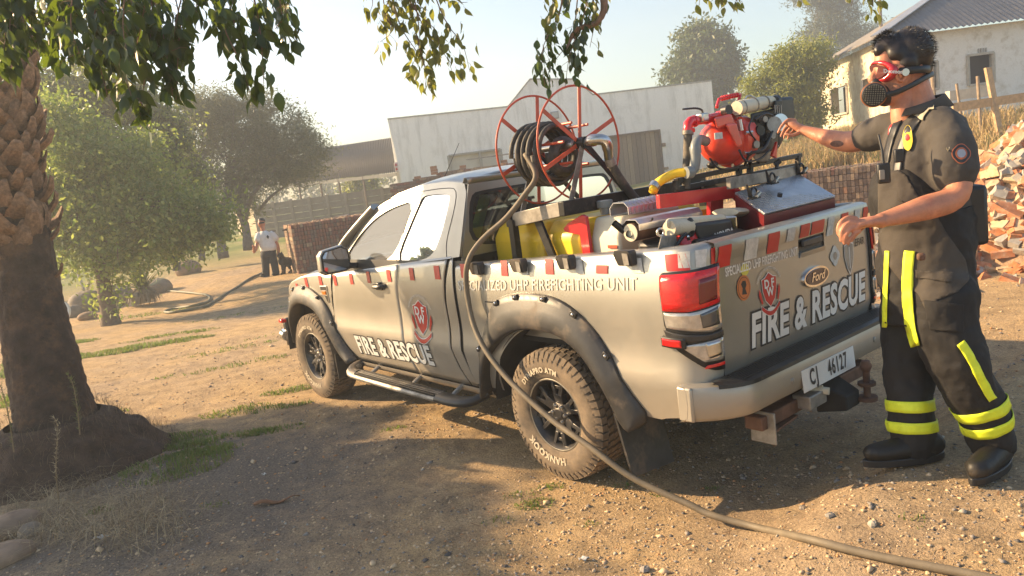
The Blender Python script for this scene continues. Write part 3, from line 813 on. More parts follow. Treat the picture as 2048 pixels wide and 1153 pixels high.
BRICK = [mat('brick_red', (.25, .125, .085), .9, 0, .3, 20, .4, 70, .004), mat('brick_brown', (.21, .15, .11), .9, 0, .3, 20, .4, 70, .004), mat('brick_orange', (.36, .19, .11), .9, 0, .3, 20, .4, 70, .004), mat('brick_dusty', (.36, .26, .17), .92, 0, .25, 20, .4, 70, .004)]

def barn():
    # facade corner points: top left and top right of the parapet
    a = far(775, 240, 33.2); b = far(1423, 164, 34.6)
    zt = (a.z + b.z) / 2; a2 = Vector((a.x, a.y)); b2 = Vector((b.x, b.y)); L = (b2 - a2).length; e = (b2 - a2) / L
    nrm = Vector((-e.y, e.x)); 
    if nrm.dot(Vector((CAM_LOC.x, CAM_LOC.y)) - a2) < 0: nrm = -nrm
    root = thing('barn', 'long white plastered barn with stepped gable parapet behind the truck', 'barn', (a.x, a.y, 0))
    def W(s, z, d=0): return Vector((a2.x + e.x * s - nrm.x * d, a2.y + e.y * s - nrm.y * d, z))
    def sz(px, py):      # photo bearing onto the facade plane
        v = bearing(px, py); o = CAM_LOC
        n3 = Vector((nrm.x, nrm.y, 0)); t = (Vector((a2.x, a2.y, 0)) - o).dot(n3) / v.dot(n3); p = o + v * t
        return (Vector((p.x, p.y)) - a2).dot(e), p.z
    prof = [sz(*q) for q in ((775, 240), (1016, 215), (1060, 160), (1152, 160), (1186, 191), (1423, 163))]
    zb = -.6
    (wx0, wz1), (wx1, _) = sz(897, 312), sz(1001, 303); wz0 = wz1 - 1.45
    (dx0, dz1), (dx1, _) = sz(1216, 275), sz(1319, 264); dz0 = sz(1270, 374)[1]
    outer = [Vector((s, z, 0)) for s, z in prof] + [Vector((prof[-1][0], zb, 0)), Vector((prof[0][0] + .28, zb, 0)), Vector((prof[0][0] + .12, zt - 1.2, 0))]
    h1 = [Vector((wx0, wz0, 0)), Vector((wx1, wz0, 0)), Vector((wx1, wz1, 0)), Vector((wx0, wz1, 0))]
    h2 = [Vector((dx0, dz0, 0)), Vector((dx1, dz0, 0)), Vector((dx1, dz1, 0)), Vector((dx0, dz1, 0))]
    loops = [outer, h1, h2]; allp = [p for l in loops for p in l]; tri = tessellate_polygon(loops); n = len(allp)
    wm = wall_mat('barn_plaster', (.86, .86, .84), (.40, .40, .37), .62)
    mb = MB().add([W(p.x, p.y) for p in allp] + [W(p.x, p.y, .3) for p in allp], [tuple(t) for t in tri] + [tuple(i + n for i in reversed(t)) for t in tri])
    o = 0
    for l in loops:
        k = len(l); mb.f += [(o + i, o + (i + 1) % k, n + o + (i + 1) % k, n + o + i) for i in range(k)]; o += k
    mb.build('front_wall', wm, root, smooth=0)
    s1 = prof[-1][0]
    mb = MB(); mb.box(W(0.16, zt / 2 - .3, 5.2), (.3, 9.6, zt + .4), math.atan2(e.y, e.x)); mb.box(W(s1 - .15, zt / 2 - .3, 5.2), (.3, 9.6, zt + .4), math.atan2(e.y, e.x)); mb.box(W(s1 / 2, zt / 2 - .3, 10), (s1, .3, zt + .4), math.atan2(e.y, e.x))
    mb.build('side_wall', wm, root, smooth=0)
    MB().box(W(s1 / 2, zt - .35, 5.1), (s1 - .7, 9.4, .08), math.atan2(e.y, e.x)).build('roof', mat('barn_roof', (.25, .25, .25), .6, .4), root, smooth=0)
    cp = MB()
    for (s0, z0), (s2, z2) in zip(prof, prof[1:]): cp.beam(W(s0, z0 + .03, .15), W(s2, z2 + .03, .15), .36, .06)
    cp.build('coping', mat('coping', (.36, .36, .35), .9, 0, .25), root, smooth=0)
    # plank door: each board a part
    door = MB().beam(W(dx0 - .03, dz1 + .03, .02), W(dx1 + .03, dz1 + .03, .02), .14, .06).beam(W(dx0 - .03, dz0, .02), W(dx0 - .03, dz1, .02), .14, .06).beam(W(dx1 + .03, dz0, .02), W(dx1 + .03, dz1, .02), .14, .06).build('door_frame', mat('door_frame_wood', (.16, .12, .085), .8), root, smooth=0)
    cols = [(.20, .155, .115), (.26, .20, .145), (.17, .135, .105), (.30, .235, .16), (.22, .175, .135)]
    wmats = [mat('weathered_plank', c, .85, 0, .3, 30, .4, 80) for c in cols]
    nb = 11; w = (dx1 - dx0) / nb
    for i in range(nb):
        MB().box(W(dx0 + w * (i + .5), (dz0 + dz1) / 2, .10 + .012 * (i % 2)), (w - .018, .03, dz1 - dz0), math.atan2(e.y, e.x)).build('plank', wmats[(i * 7) % 5], door, smooth=0)
    MB().box(W((dx0 + dx1) / 2, (dz0 + dz1) / 2, .2), (dx1 - dx0, .03, dz1 - dz0), math.atan2(e.y, e.x)).build('door_backing', M['underbody'], door, smooth=0)
    wf = MB()
    for z in (wz0, wz1): wf.beam(W(wx0, z, .0), W(wx1, z, .0), .12, .08)
    for s in (wx0, (wx0 * .4 + wx1 * .6), wx1): wf.beam(W(s, wz0, .0), W(s, wz1, .0), .12, .08)
    fr = wf.build('window', mat('window_frame_grey', (.30, .29, .26), .8), root, smooth=0)
    MB().box(W((wx0 + wx1) / 2, (wz0 + wz1) / 2, .15), (wx1 - wx0, .02, wz1 - wz0), math.atan2(e.y, e.x)).build('pane', mat('boarded_pane', (.50, .48, .42), .7, 0, .1, 2), fr, smooth=0)
    for nm, px, py, sx, szz, c in (('floodlight', 1109, 231, .36, .32, (.25, .26, .28)), ('notice', 793, 335, .16, .42, (.60, .50, .48)), ('wall_bracket', 1327, 290, .16, .16, (.25, .18, .12)), ('wall_bracket', 1332, 337, .2, .12, (.35, .25, .15))):
        s_, z_ = sz(px, py)
        fo = MB().box(W(s_, z_, -.05), (sx, .1, szz), math.atan2(e.y, e.x)).build(nm, mat(nm + '_paint', c, .6), root, smooth=0, bevel=.02)
        if nm == 'floodlight': MB().box(W(s_, z_, -.105), (sx * .75, .02, szz * .7), math.atan2(e.y, e.x)).build('lens', mat('floodlight_glass', (.35, .36, .36), .2), fo, smooth=0)
        if nm == 'notice':
            mb = MB()
            for dz in (.1, -.08): mb.prism([(-.05, -.06), (.05, -.04), (.02, .07), (-.04, .05)], lambda p, q, t, dz=dz: W(s_ + p, z_ + dz + q, -.105 - t * .004), 1)
            mb.build('red_print', M['red'], fo, smooth=0)
    # open shed against the barn's left end
    root2 = thing('open_shed', 'open lean-to shed with dark corrugated roof left of the white barn', 'shed', far(700, 385, 38))
    rm = mat('shed_roof_iron', (.022, .024, .028), .7, .1, .25, 3)
    T0, T1, B0, B1 = far(612, 302, 44), far(783, 276, 36.5), far(560, 371, 37), far(792, 345, 33.6)
    rows = []
    for i in range(121):
        t = i / 120; rp = T0.lerp(T1, t); rq = B0.lerp(B1, t); w = .03 * math.cos(t * 120 * math.pi)
        rows.append([rp + Vector((0, 0, w)), rq + Vector((0, 0, w))])
    MB().grid(rows).build('roof_sheet', rm, root2, smooth=180, solid=.01)
    bm_ = MB().beam(B0 - Vector((0, 0, .09)), B1 - Vector((0, 0, .09)), .08, .14)
    for i in range(1, 7):
        t = i / 7; bm_.beam(T0.lerp(T1, t) - Vector((0, 0, .12)), B0.lerp(B1, t) - Vector((0, 0, .12)), .07, .1)
    bm_.build('rafter', mat('shed_timber', (.33, .31, .27), .8), root2, smooth=0)
    for px in (600, 645, 682, 730): 
        t = (px - 560) / 232; tp = B0.lerp(B1, t)
        MB().tube([tp, Vector((tp.x, tp.y, 0))], .05, 8).build('post', mat('shed_post', (.16, .12, .09), .8), root2)
barn()

def precast_wall():
    a, b = far(508, 406, 35.5), far(800, 372, 35)
    root = thing('concrete_wall', 'grey-brown precast concrete panel wall behind the guard', 'wall', (a.x, a.y, 0))
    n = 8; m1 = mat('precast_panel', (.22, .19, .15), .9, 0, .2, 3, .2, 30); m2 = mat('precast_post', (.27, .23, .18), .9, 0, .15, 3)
    zt = 1.80
    A, B = Vector((a.x, a.y, 0)), Vector((b.x, b.y, 0)); ang = math.atan2((B - A).y, (B - A).x); w = (B - A).length / n
    for i in range(n + 1):
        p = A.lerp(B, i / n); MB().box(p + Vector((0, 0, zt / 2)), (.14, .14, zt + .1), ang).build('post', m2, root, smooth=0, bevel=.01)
    pm = None
    for i in range(n):
        p = A.lerp(B, (i + .5) / n)
        for k in range(6):
            c = p + Vector((0, 0, .15 + k * .3))
            if pm is None:
                o = MB().box((0, 0, 0), (w - .14, .05, .285)).build('panel', m1, None, smooth=0, bevel=.012); pm = o.data; md = True; bpy.data.objects.remove(o)
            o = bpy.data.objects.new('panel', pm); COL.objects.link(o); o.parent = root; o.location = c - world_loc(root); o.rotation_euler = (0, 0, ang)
    # short return running away to the left
    C = far(470, 420, 46); C.z = 0
    mb = MB()
    for k in range(6): mb.beam(A + Vector((0, 0, .15 + k * .3)), C + Vector((0, 0, .15 + k * .3)), .05, .285)
    mb.build('return_panels', mat('precast_sun_tint', (.36, .30, .20), .9, 0, .15, 3), root, smooth=0, kind='stuff')  # lighter, warmer copy of the panel concrete: sunlight painted into the colour
precast_wall()

def house():
    B = far(1772, 76, 23.0); zt = B.z; A = far(1638, 141, 31.6); C = far(2048, 42, 23.2)
    e1 = (Vector((C.x, C.y)) - Vector((B.x, B.y))).normalized(); e2 = (Vector((A.x, A.y)) - Vector((B.x, B.y)))
    lA = e2.length; e2.normalize()
    root = thing('derelict_house', 'derelict pale house with hipped grey iron roof on the slope at right', 'house', (B.x, B.y, 0))
    def F1(s, z, d=0): return Vector((B.x + e1.x * s + e2.x * d, B.y + e1.y * s + e2.y * d, z))     # wall facing the yard
    def F2(s, z, d=0): return Vector((B.x + e2.x * s + e1.x * d, B.y + e2.y * s + e1.y * d, z))     # sunlit end wall
    def hit(px, py, e):
        v = bearing(px, py); n3 = Vector((-e.y, e.x, 0)); t = (Vector((B.x, B.y, 0)) - CAM_LOC).dot(n3) / v.dot(n3); p = CAM_LOC + v * t
        return (Vector((p.x, p.y)) - Vector((B.x, B.y))).dot(e), p.z
    Lf = 12.0; zb = 0.2
    w1m = wall_mat('house_shade_wall', (.74, .73, .69), (.42, .37, .28), .8, False, .8); w2m = wall_mat('house_wall_sun_tint', (.74, .66, .48), (.42, .27, .12), .95, False, .7)  # warmer end wall colour has its sunlight painted in
    def wall(F, e, L, holes, name, mt):
        outer = [Vector((0, zb, 0)), Vector((L, zb, 0)), Vector((L, zt, 0)), Vector((0, zt, 0))]; hs = []
        for (x0, y0, x1, y1) in holes:
            a, za = hit(x0, y0, e); b, zbb = hit(x1, y1, e); s0, s1 = min(a, b), max(a, b); z0, z1 = min(za, zbb), max(za, zbb)
            hs.append((s0, z0, s1, z1))
        loops = [outer] + [[Vector((s0, z0, 0)), Vector((s1, z0, 0)), Vector((s1, z1, 0)), Vector((s0, z1, 0))] for s0, z0, s1, z1 in hs]
        allp = [p for l in loops for p in l]; tri = tessellate_polygon(loops); n = len(allp)
        mb = MB().add([F(p.x, p.y) for p in allp] + [F(p.x, p.y, .3) for p in allp], [tuple(t) for t in tri] + [tuple(i + n for i in reversed(t)) for t in tri]); o = 0
        for l in loops:
            k = len(l); mb.f += [(o + i, o + (i + 1) % k, n + o + (i + 1) % k, n + o + i) for i in range(k)]; o += k
        mb.build(name, mt, root, smooth=0)
        return hs
    h1 = wall(F1, e1, Lf, [(1935, 112, 1988, 165), (1864, 124, 1876, 178)], 'front_wall', w1m)
    h2 = wall(F2, e2, lA, [(1665, 232, 1694, 168), (1729, 208, 1746, 152)], 'end_wall', w2m)
    dk = mat('interior_shade', (.03, .03, .032), .9)  # near-black sheets behind the openings paint in the shade of the rooms
    for F, hs, L in ((F1, h1, Lf), (F2, h2, lA)):
        for s0, z0, s1, z1 in hs:
            mb = MB()
            for z in (z0, z1): mb.beam(F(s0, z, -.02), F(s1, z, -.02), .1, .07)
            for s in (s0, s1): mb.beam(F(s, z0, -.02), F(s, z1, -.02), .1, .07)
            wf = mb.build('window', mat('old_window_frame', (.42, .39, .33), .8), root, smooth=0)
            MB().add([F(s0, z0, .5), F(s1, z0, .5), F(s1, z1, .5), F(s0, z1, .5)], [(0, 1, 2, 3)]).build('opening_shade_sheet', dk, wf, smooth=0)
    MB().add([F1(.3, zb, .35), F1(Lf, zb, .35), F1(Lf, zt, .35), F1(.3, zt, .35)], [(0, 1, 2, 3)]).build('interior_shade_sheet', dk, root, smooth=0)
    vb = MB(); s_, z_ = hit(1964, 101, e1)
    for k in range(4): vb.box(F1(s_ - .12 + k * .08, z_, -.01), (.035, .05, .12), math.atan2(e1.y, e1.x))
    vb.build('air_brick', mat('air_brick_paint', (.35, .34, .31), .9), root, smooth=0)
    # hipped corrugated roof
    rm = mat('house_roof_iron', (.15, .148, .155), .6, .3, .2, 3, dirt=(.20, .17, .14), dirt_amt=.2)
    e = .45; pitch = math.tan(R_(25)); Wd = lA; hw = Wd / 2
    def RP(s, d, z): return Vector((B.x + e1.x * s + e2.x * d, B.y + e1.y * s + e2.y * d, z))
    zr = zt + hw * pitch
    r1 = []; n = 150
    for i in range(n + 1):
        s = -e + (Lf + 2) * i / n; w = .025 * math.cos(i * math.pi)
        d_top = min(hw, s + e) - 0 if s < hw else hw
        r1.append([RP(s, -e, zt - e * pitch * 0 + w), RP(s, max(-e + .01, min(hw, s)), zt + (min(hw, s) + e) * pitch + w)])
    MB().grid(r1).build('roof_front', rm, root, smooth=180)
    r2 = []; n = 120
    for i in range(n + 1):
        d = -e + (Wd + 2 * e) * i / n; w = .025 * math.cos(i * math.pi); k = min(d, Wd - d)
        r2.append([RP(-e, d, zt + w), RP(max(-e + .01, k), d, zt + (k + e) * pitch + w)])
    MB().grid(r2).build('roof_end', mat('house_roof_sun_tint', (.30, .275, .24), .6, .3, .2, 3, dirt=(.30, .20, .13), dirt_amt=.3), root, smooth=180)  # lighter, browner copy of the roof iron with sun put into the colour
    MB().beam(RP(-e, -e, zt + .06), RP(hw, hw, zr + e * pitch + .08), .34, .03).build('hip_flashing', mat('flashing', (.36, .38, .42), .45, .5), root, smooth=0)
    MB().tube([RP(1.5, 5, zt), RP(1.5, 5, zr + 2.6)], .06, 8).build('flue_pipe', mat('flue', (.22, .18, .16), .7), root)
    # rough timbers and a low wall in front of it
    wd = mat('fence_timber', (.48, .31, .16), .8, 0, .25, 12, .2, 60); wo = mat('old_pole', (.30, .22, .14), .85, 0, .3, 12)
    for nm, lab, p, q, w, h, mt in (
        ('timber_post', 'sawn timber post standing upright in front of the white house wall', (1991, 222), (1975, 136), .16, .06, wd), ('timber_rail', 'long sawn timber rail running right below the house window', (1905, 216), (2080, 190), .06, .19, wd),
        ('wooden_pole', 'thin round pole under the house window', (1958, 203), (1955, 153), .07, .07, wo), ('wooden_pole', 'short thin pole left of the house window', (1918, 203), (1913, 168), .06, .06, wo), ('wooden_pole', 'tall round pole right behind the firefighter head', (1868, 190), (1859, 97), .09, .09, wo)):
        d = 16.5 if 'timber' in nm else 17.5
        a, b = far(*p, d), far(*q, d); oo = MB()
        if nm != 'timber_rail': a = a + (a - b).normalized() * .9
        if 'pole' in nm: oo.tube([a, b], w / 2, 8)
        else: oo.beam(a, b, w, h)
        ob = oo.build(nm, mt, None, smooth=35, bevel=0); tag(ob, lab, 'timber' if 'timber' in nm else 'pole', 'timbers of the unfinished fence')
    lw = MB().beam(far(1895, 193, 19), far(1975, 183, 19), .2, .24).build('low_wall', mat('low_wall_plaster', (.58, .50, .38), .9), None, smooth=0); tag(lw, 'low cream wall between the poles in front of the house', 'wall')
house()

# ------------------------------------------------------------------ brick stacks
def brick_stack(name, label, p0, p1, zt, depth, bw, bh, gap, jag=0, upright=True, top_extra=0, zb=None, wts=(3, 4, 1.2, 1)):
    A, B = Vector((p0.x, p0.y, 0)), Vector((p1.x, p1.y, 0)); L = (B - A).length; e = (B - A) / L; nv = Vector((-e.y, e.x, 0))
    if nv.dot(CAM_LOC - A) > 0: nv = -nv
    z0 = min(ground_z(A.x, A.y), ground_z(B.x, B.y)) if zb is None else zb
    root = thing(name, label, 'brick stack', (A.x, A.y, z0))
    MB().box(A.lerp(B, .5) + nv * (depth / 2 + .05) + Vector((0, 0, (z0 + zt) / 2 - .03)), (L - .03, depth - .04, zt - z0 - .05), math.atan2(e.y, e.x)).build('core', mat('stack_core', (.12, .07, .045), .95), root, smooth=0)
    groups = [MB() for _ in BRICK]; nr = int((zt - z0) / bh); nc = int(L / bw)
    for r in range(nr + 3):
        for c in range(nc + 1):
            s = (c + (.5 if (r % 2 and not upright) else 0)) * bw
            if s > L - bw * .3: continue
            z = z0 + (r + .5) * bh
            lim = zt + jag * noise.noise(Vector((s * .7, 3, 1))) + top_extra * (s / L)
            if z > lim: continue
            top = z + bh > lim
            g = groups[rnd.choices(range(4), wts)[0]]
            p = A + e * (s + bw / 2) + Vector((0, 0, z)) + nv * (.055 + rnd.uniform(-.022, .02))
            g.box(p, (bw - gap, .11, bh - gap), math.atan2(e.y, e.x) + rnd.uniform(-.03, .03))
            if top:
                for dd in range(1, int(depth / .11)):
                    if rnd.random() < .93: groups[rnd.choice((0, 1, 3))].box(p + nv * (dd * .112) + Vector((0, 0, rnd.uniform(-.015, .02))), (bw - gap, .1, bh - gap), math.atan2(e.y, e.x))
    for d in range(int(depth / .22)):      # return faces
        for r in range(nr):
            for s in (.055, L - .055):
                groups[rnd.choice((0, 1, 1, 3))].box(A + e * s + nv * (.15 + d * .22) + Vector((0, 0, z0 + (r + .5) * bh)), (.11, .21, bh - gap), math.atan2(e.y, e.x))
    for g, mt in zip(groups, BRICK):
        if g.v: g.build('bricks', mt, root, smooth=0, kind='stuff')
    return root, A, e, nv
s1, A, e, nv = brick_stack('brick_stack', 'tight waist-high stack of bricks beside the black dog', far(589, 500, 19.8), far(800, 480, 21), 1.14, 1.3, .080, .105, .014, .02, True, zb=-.3, wts=(6, 3, .6, .6))
sh = MB().add([far(565, 463, 20.2) , far(690, 438, 21), far(700, 430, 23), far(610, 451, 22.5)], [(0, 1, 2, 3)]).build('iron_sheet', mat('rusty_sheet', (.10, .085, .075), .7, .3), None, smooth=0, solid=.04); tag(sh, 'flat dark iron sheet resting on the brick stack by the dog', 'metal sheet')
s2, A2, e2, nv2 = brick_stack('rough_brick_stack', 'long uneven stack of brown-red bricks in front of the white barn', far(779, 372, 24), far(1075, 330, 23), 1.86, 1.6, .225, .082, .010, .14, False, .5, zb=0)
for i, (px, py, n_) in enumerate(((869, 343, 3), (834, 352, 1), (953, 334, 1), (925, 336, 2), (1008, 325, 2))):
    c = far(px, py, 23.6)
    for k in range(n_):
        o = MB().box(c + Vector((rnd.uniform(-.03, .03), 0, -.06 + k * .09)), (.2, .11, .085), rnd.uniform(0, 1)).build('brick', BRICK[2], s2, smooth=0)
tk = MB().box(far(985, 313, 23.2), (1.6, .3, .03), math.atan2(e2.y, e2.x)).build('plank', M['greymetal'], s2, smooth=0)
s3, *_ = brick_stack('low_brick_stack', 'low row of upright bricks on the dry slope behind the truck tailgate', far(1592, 360, 12.8), far(1790, 345, 12.2), 1.14, .8, .060, .105, .007, .08, True, zb=.3, wts=(.3, 6, .1, 2))

# ------------------------------------------------------------------ rubble heap: every piece a part
def rubble():
    c = far(2085, 560, 8.3); c.z = .1
    root = thing('rubble_heap', 'heap of broken orange and cream bricks at the right edge behind the firefighter', 'rubble', c)
    H = 1.50; Rr = 2.5
    def hz(x, y):
        rx, ry = x - c.x, y - c.y; s = rx * SITE_R.x + ry * SITE_R.y; d = rx * SITE_F.x + ry * SITE_F.y
        q = math.hypot(s / (Rr if s > 0 else 1.15), d / 1.35)
        h = H * max(0, 1 - q) ** .62 if q < 1 else 0
        h2 = .62 * max(0, 1 - math.hypot((s + 1.35) / 1.3, (d - .4) / 1.2)) ** .8
        return max(h, h2) + ground_z(x, y)
    mb = MB(); rows = []
    for i in range(60):
        row = []
        for j in range(60):
            x = c.x + (-3 + 6 * i / 59); y = c.y + (-3 + 6 * j / 59); z = hz(x, y) - .07
            row.append(Vector((x, y, z - (.06 if z - ground_z(x, y) < -.05 else 0) + .03 * noise.noise(Vector((x * 5, y * 5, 0))))))
        rows.append(row)
    mb.grid(rows).build('rubble_core', mat('rubble_dust', (.36, .24, .15), .95, 0, .3, 8, .8, 40, .02), root, smooth=180)
    ms = []
    for s in range(9):
        q = random.Random(40 + s); L = q.choice([.22, .18, .12, .14]); sz = (L, .105, .075)
        bm = bmesh.new(); bmesh.ops.create_cube(bm, size=1)
        bmesh.ops.subdivide_edges(bm, edges=bm.edges, cuts=1)
        for v in bm.verts:
            v.co = Vector((v.co.x * sz[0], v.co.y * sz[1], v.co.z * sz[2])) + Vector((q.uniform(-1, 1), q.uniform(-1, 1), q.uniform(-1, 1))) * (.006 + (.012 if s > 3 and v.co.x > 0 else 0))
        me = bpy.data.meshes.new('brick'); bm.to_mesh(me); bm.free(); ms.append(me)
    mts = [mat('rubble_orange', (.50, .19, .075), .92, 0, .3, 14, .6, 60, .006, dirt=(.55, .43, .29), dirt_amt=.35, dirt_scale=9), mat('rubble_cream', (.50, .37, .23), .92, 0, .2, 14, .6, 60, .006, dirt=(.40, .22, .12), dirt_amt=.25, dirt_scale=9),
           mat('rubble_pink', (.44, .19, .095), .92, 0, .25, 14, .6, 60, .006, dirt=(.5, .42, .33), dirt_amt=.4, dirt_scale=9), mat('rubble_grey', (.34, .31, .27), .92, 0, .2, 14, .6, 60, .006)]
    for me in ms: me.materials.append(mts[0])
    variants = []
    for me in ms:
        for mt in mts:
            m2 = me.copy(); m2.materials.clear(); m2.materials.append(mt); variants.append(m2)
    cnt = 0; tries = 0
    while cnt < 298 and tries < 9000:
        tries += 1
        s = rnd.uniform(-1.9, .35) if rnd.random() < .85 else rnd.uniform(-2.6, 1.2); d = rnd.uniform(-1.4, .35)
        x = c.x + SITE_R.x * s + SITE_F.x * d; y = c.y + SITE_R.y * s + SITE_F.y * d
        if hz(x, y) - ground_z(x, y) < .02 and rnd.random() < .93: continue
        o = bpy.data.objects.new('brick', rnd.choice(variants)); COL.objects.link(o); o.parent = root
        o.location = Vector((x, y, hz(x, y) + rnd.uniform(-.03, .03))) - c; sc = rnd.uniform(.8, 1.25); o.scale = (sc, sc, sc)
        o.rotation_euler = (rnd.uniform(-.9, .9), rnd.uniform(-.9, .9), rnd.uniform(0, 6.28)); cnt += 1
    bm2 = [MB() for _ in mts]
    for _ in range(1500):
        s = rnd.uniform(-2.7, 1.4); d = rnd.uniform(-1.45, 1.2); x = c.x + SITE_R.x * s + SITE_F.x * d; y = c.y + SITE_R.y * s + SITE_F.y * d
        if hz(x, y) - ground_z(x, y) < .03 and rnd.random() < .9: continue
        R3 = Matrix.Rotation(rnd.uniform(0, 6.28), 3, 'Z') @ Matrix.Rotation(rnd.uniform(-.9, .9), 3, 'X') @ Matrix.Rotation(rnd.uniform(-.9, .9), 3, 'Y')
        L = rnd.choice((.20, .15, .11, .07)); g = bm2[rnd.randrange(4)]; n0 = len(g.v); g.box((x, y, hz(x, y) - .03), (L, .10, .07), R3)
        g.v[n0:] = [(a + rnd.uniform(-.004, .004), b + rnd.uniform(-.004, .004), e + rnd.uniform(-.004, .004)) for a, b, e in g.v[n0:]]
    for g, mt in zip(bm2, mts): g.build('broken_bricks', mt, root, smooth=0, kind='stuff')
rubble()

# dry grass on the slope
DRY = [mat('dry_grass_gold', (.46, .33, .14), .85, 0, .25, 3), mat('dry_grass_tan', (.36, .25, .12), .85, 0, .25, 3), GR[1]]
P = []; H = []
for (px, py, rx, ry, n_) in ((1640, 300, 90, 26, 5200), (1700, 330, 90, 20, 2500), (1660, 285, 80, 30, 6000),  (1985, 245, 60, 30, 2600), (2040, 270, 40, 30, 1400), (1370, 368, 70, 7, 900), (1560, 330, 60, 20, 1300), (1900, 270, 60, 20, 900), (1420, 350, 80, 18, 900), (715, 420, 12, 20, 60)):
    for _ in range(n_):
        d = rnd.uniform(14, 21) if px > 1900 else rnd.uniform(17, 26)
        v = far(px + rnd.gauss(0, rx * .6), py, d); z = ground_z(v.x, v.y)
        P.append((v.x, v.y, z)); H.append(rnd.uniform(.18, .55) * (1.1 if px > 1900 else 1))
for _ in range(3600):
    v = G(rnd.uniform(1480, 1765), rnd.uniform(284, 338)); P.append(tuple(v)); H.append(rnd.uniform(.12, .4))
blades('dry_grass', P, np.array(H), nrs.uniform(.012, .03, len(P)), DRY, lean=.5, mi=nrs.choice(3, len(P), p=[.5, .35, .15]))
# ================================================================== THE PICKUP
truck = thing('pickup_truck', 'silver extended-cab fire and rescue pickup with red and white chequer stripes and black wheel flares', 'pickup truck', (0, 0, 0))
def yS(x, z):
    y = .895
    y -= .5 * max(0, z - 1.05) ** 2
    y -= .55 * max(0, .68 - z) ** 1.6
    y += .010 * math.exp(-((z - .70) / .05) ** 2) - .006 * math.exp(-((z - .86) / .09) ** 2)
    y -= .30 * max(0, x - 3.2) ** 2
    return y
def yG(z): return .862 - max(0, z - 1.2) * .37
def plan(s, z):
    y = yS(s, z)
    if s >= -.93: return s, y
    a = min(1.0, (-.93 - s) / .16) * math.pi / 2
    return -.93 - .16 * math.sin(a), y - .16 + .16 * math.cos(a)
def rail(x): return 1.300 - .058 * x
def belt(x): return 1.30 - .078 * (x - .87)
def side3(x, z, off=0.0): return Vector((x, yS(x, z) + off, z))
def corner3(s, z, off=0.0):
    x, y = plan(s, z); a = 0 if s >= -.93 else min(1.0, (-.93 - s) / .16) * math.pi / 2
    return Vector((x - math.sin(a) * off, y + math.cos(a) * off, z))
AX = .385; R_T = .388
def arch(x, xc, r=.50, zc=.41, full=False):
    d = abs(x - xc)
    return zc + math.sqrt(max(0, r * r - d * d)) if d < r else 0
def cols(x0, x1, xc=None, r=.50, n=30):
    xs = [lerp(x0, x1, i / n) for i in range(n + 1)]
    if xc is not None:
        xs += [xc + r * math.cos(math.pi * k / 26) for k in range(27)]
        lo, hi = min(x0, x1), max(x0, x1); xs = [x for x in xs if lo - 1e-6 <= x <= hi + 1e-6]
    xs = sorted(set(round(x, 4) for x in xs)); return xs if x0 < x1 else xs[::-1]
def side_panel(name, parent, xs, zlo, zhi, n=14, fn=side3, sgn=1, mt=None):
    rows = []
    for x in xs:
        a, b = zlo(x), zhi(x)
        rows.append([fn(x, lerp(a, b, j / n)) for j in range(n + 1)])
    rows = [[Vector((p.x, p.y * sgn, p.z)) for p in r] for r in rows]
    return MB().grid(rows).build(name, mt or M['paint'], parent, smooth=50, solid=.004)

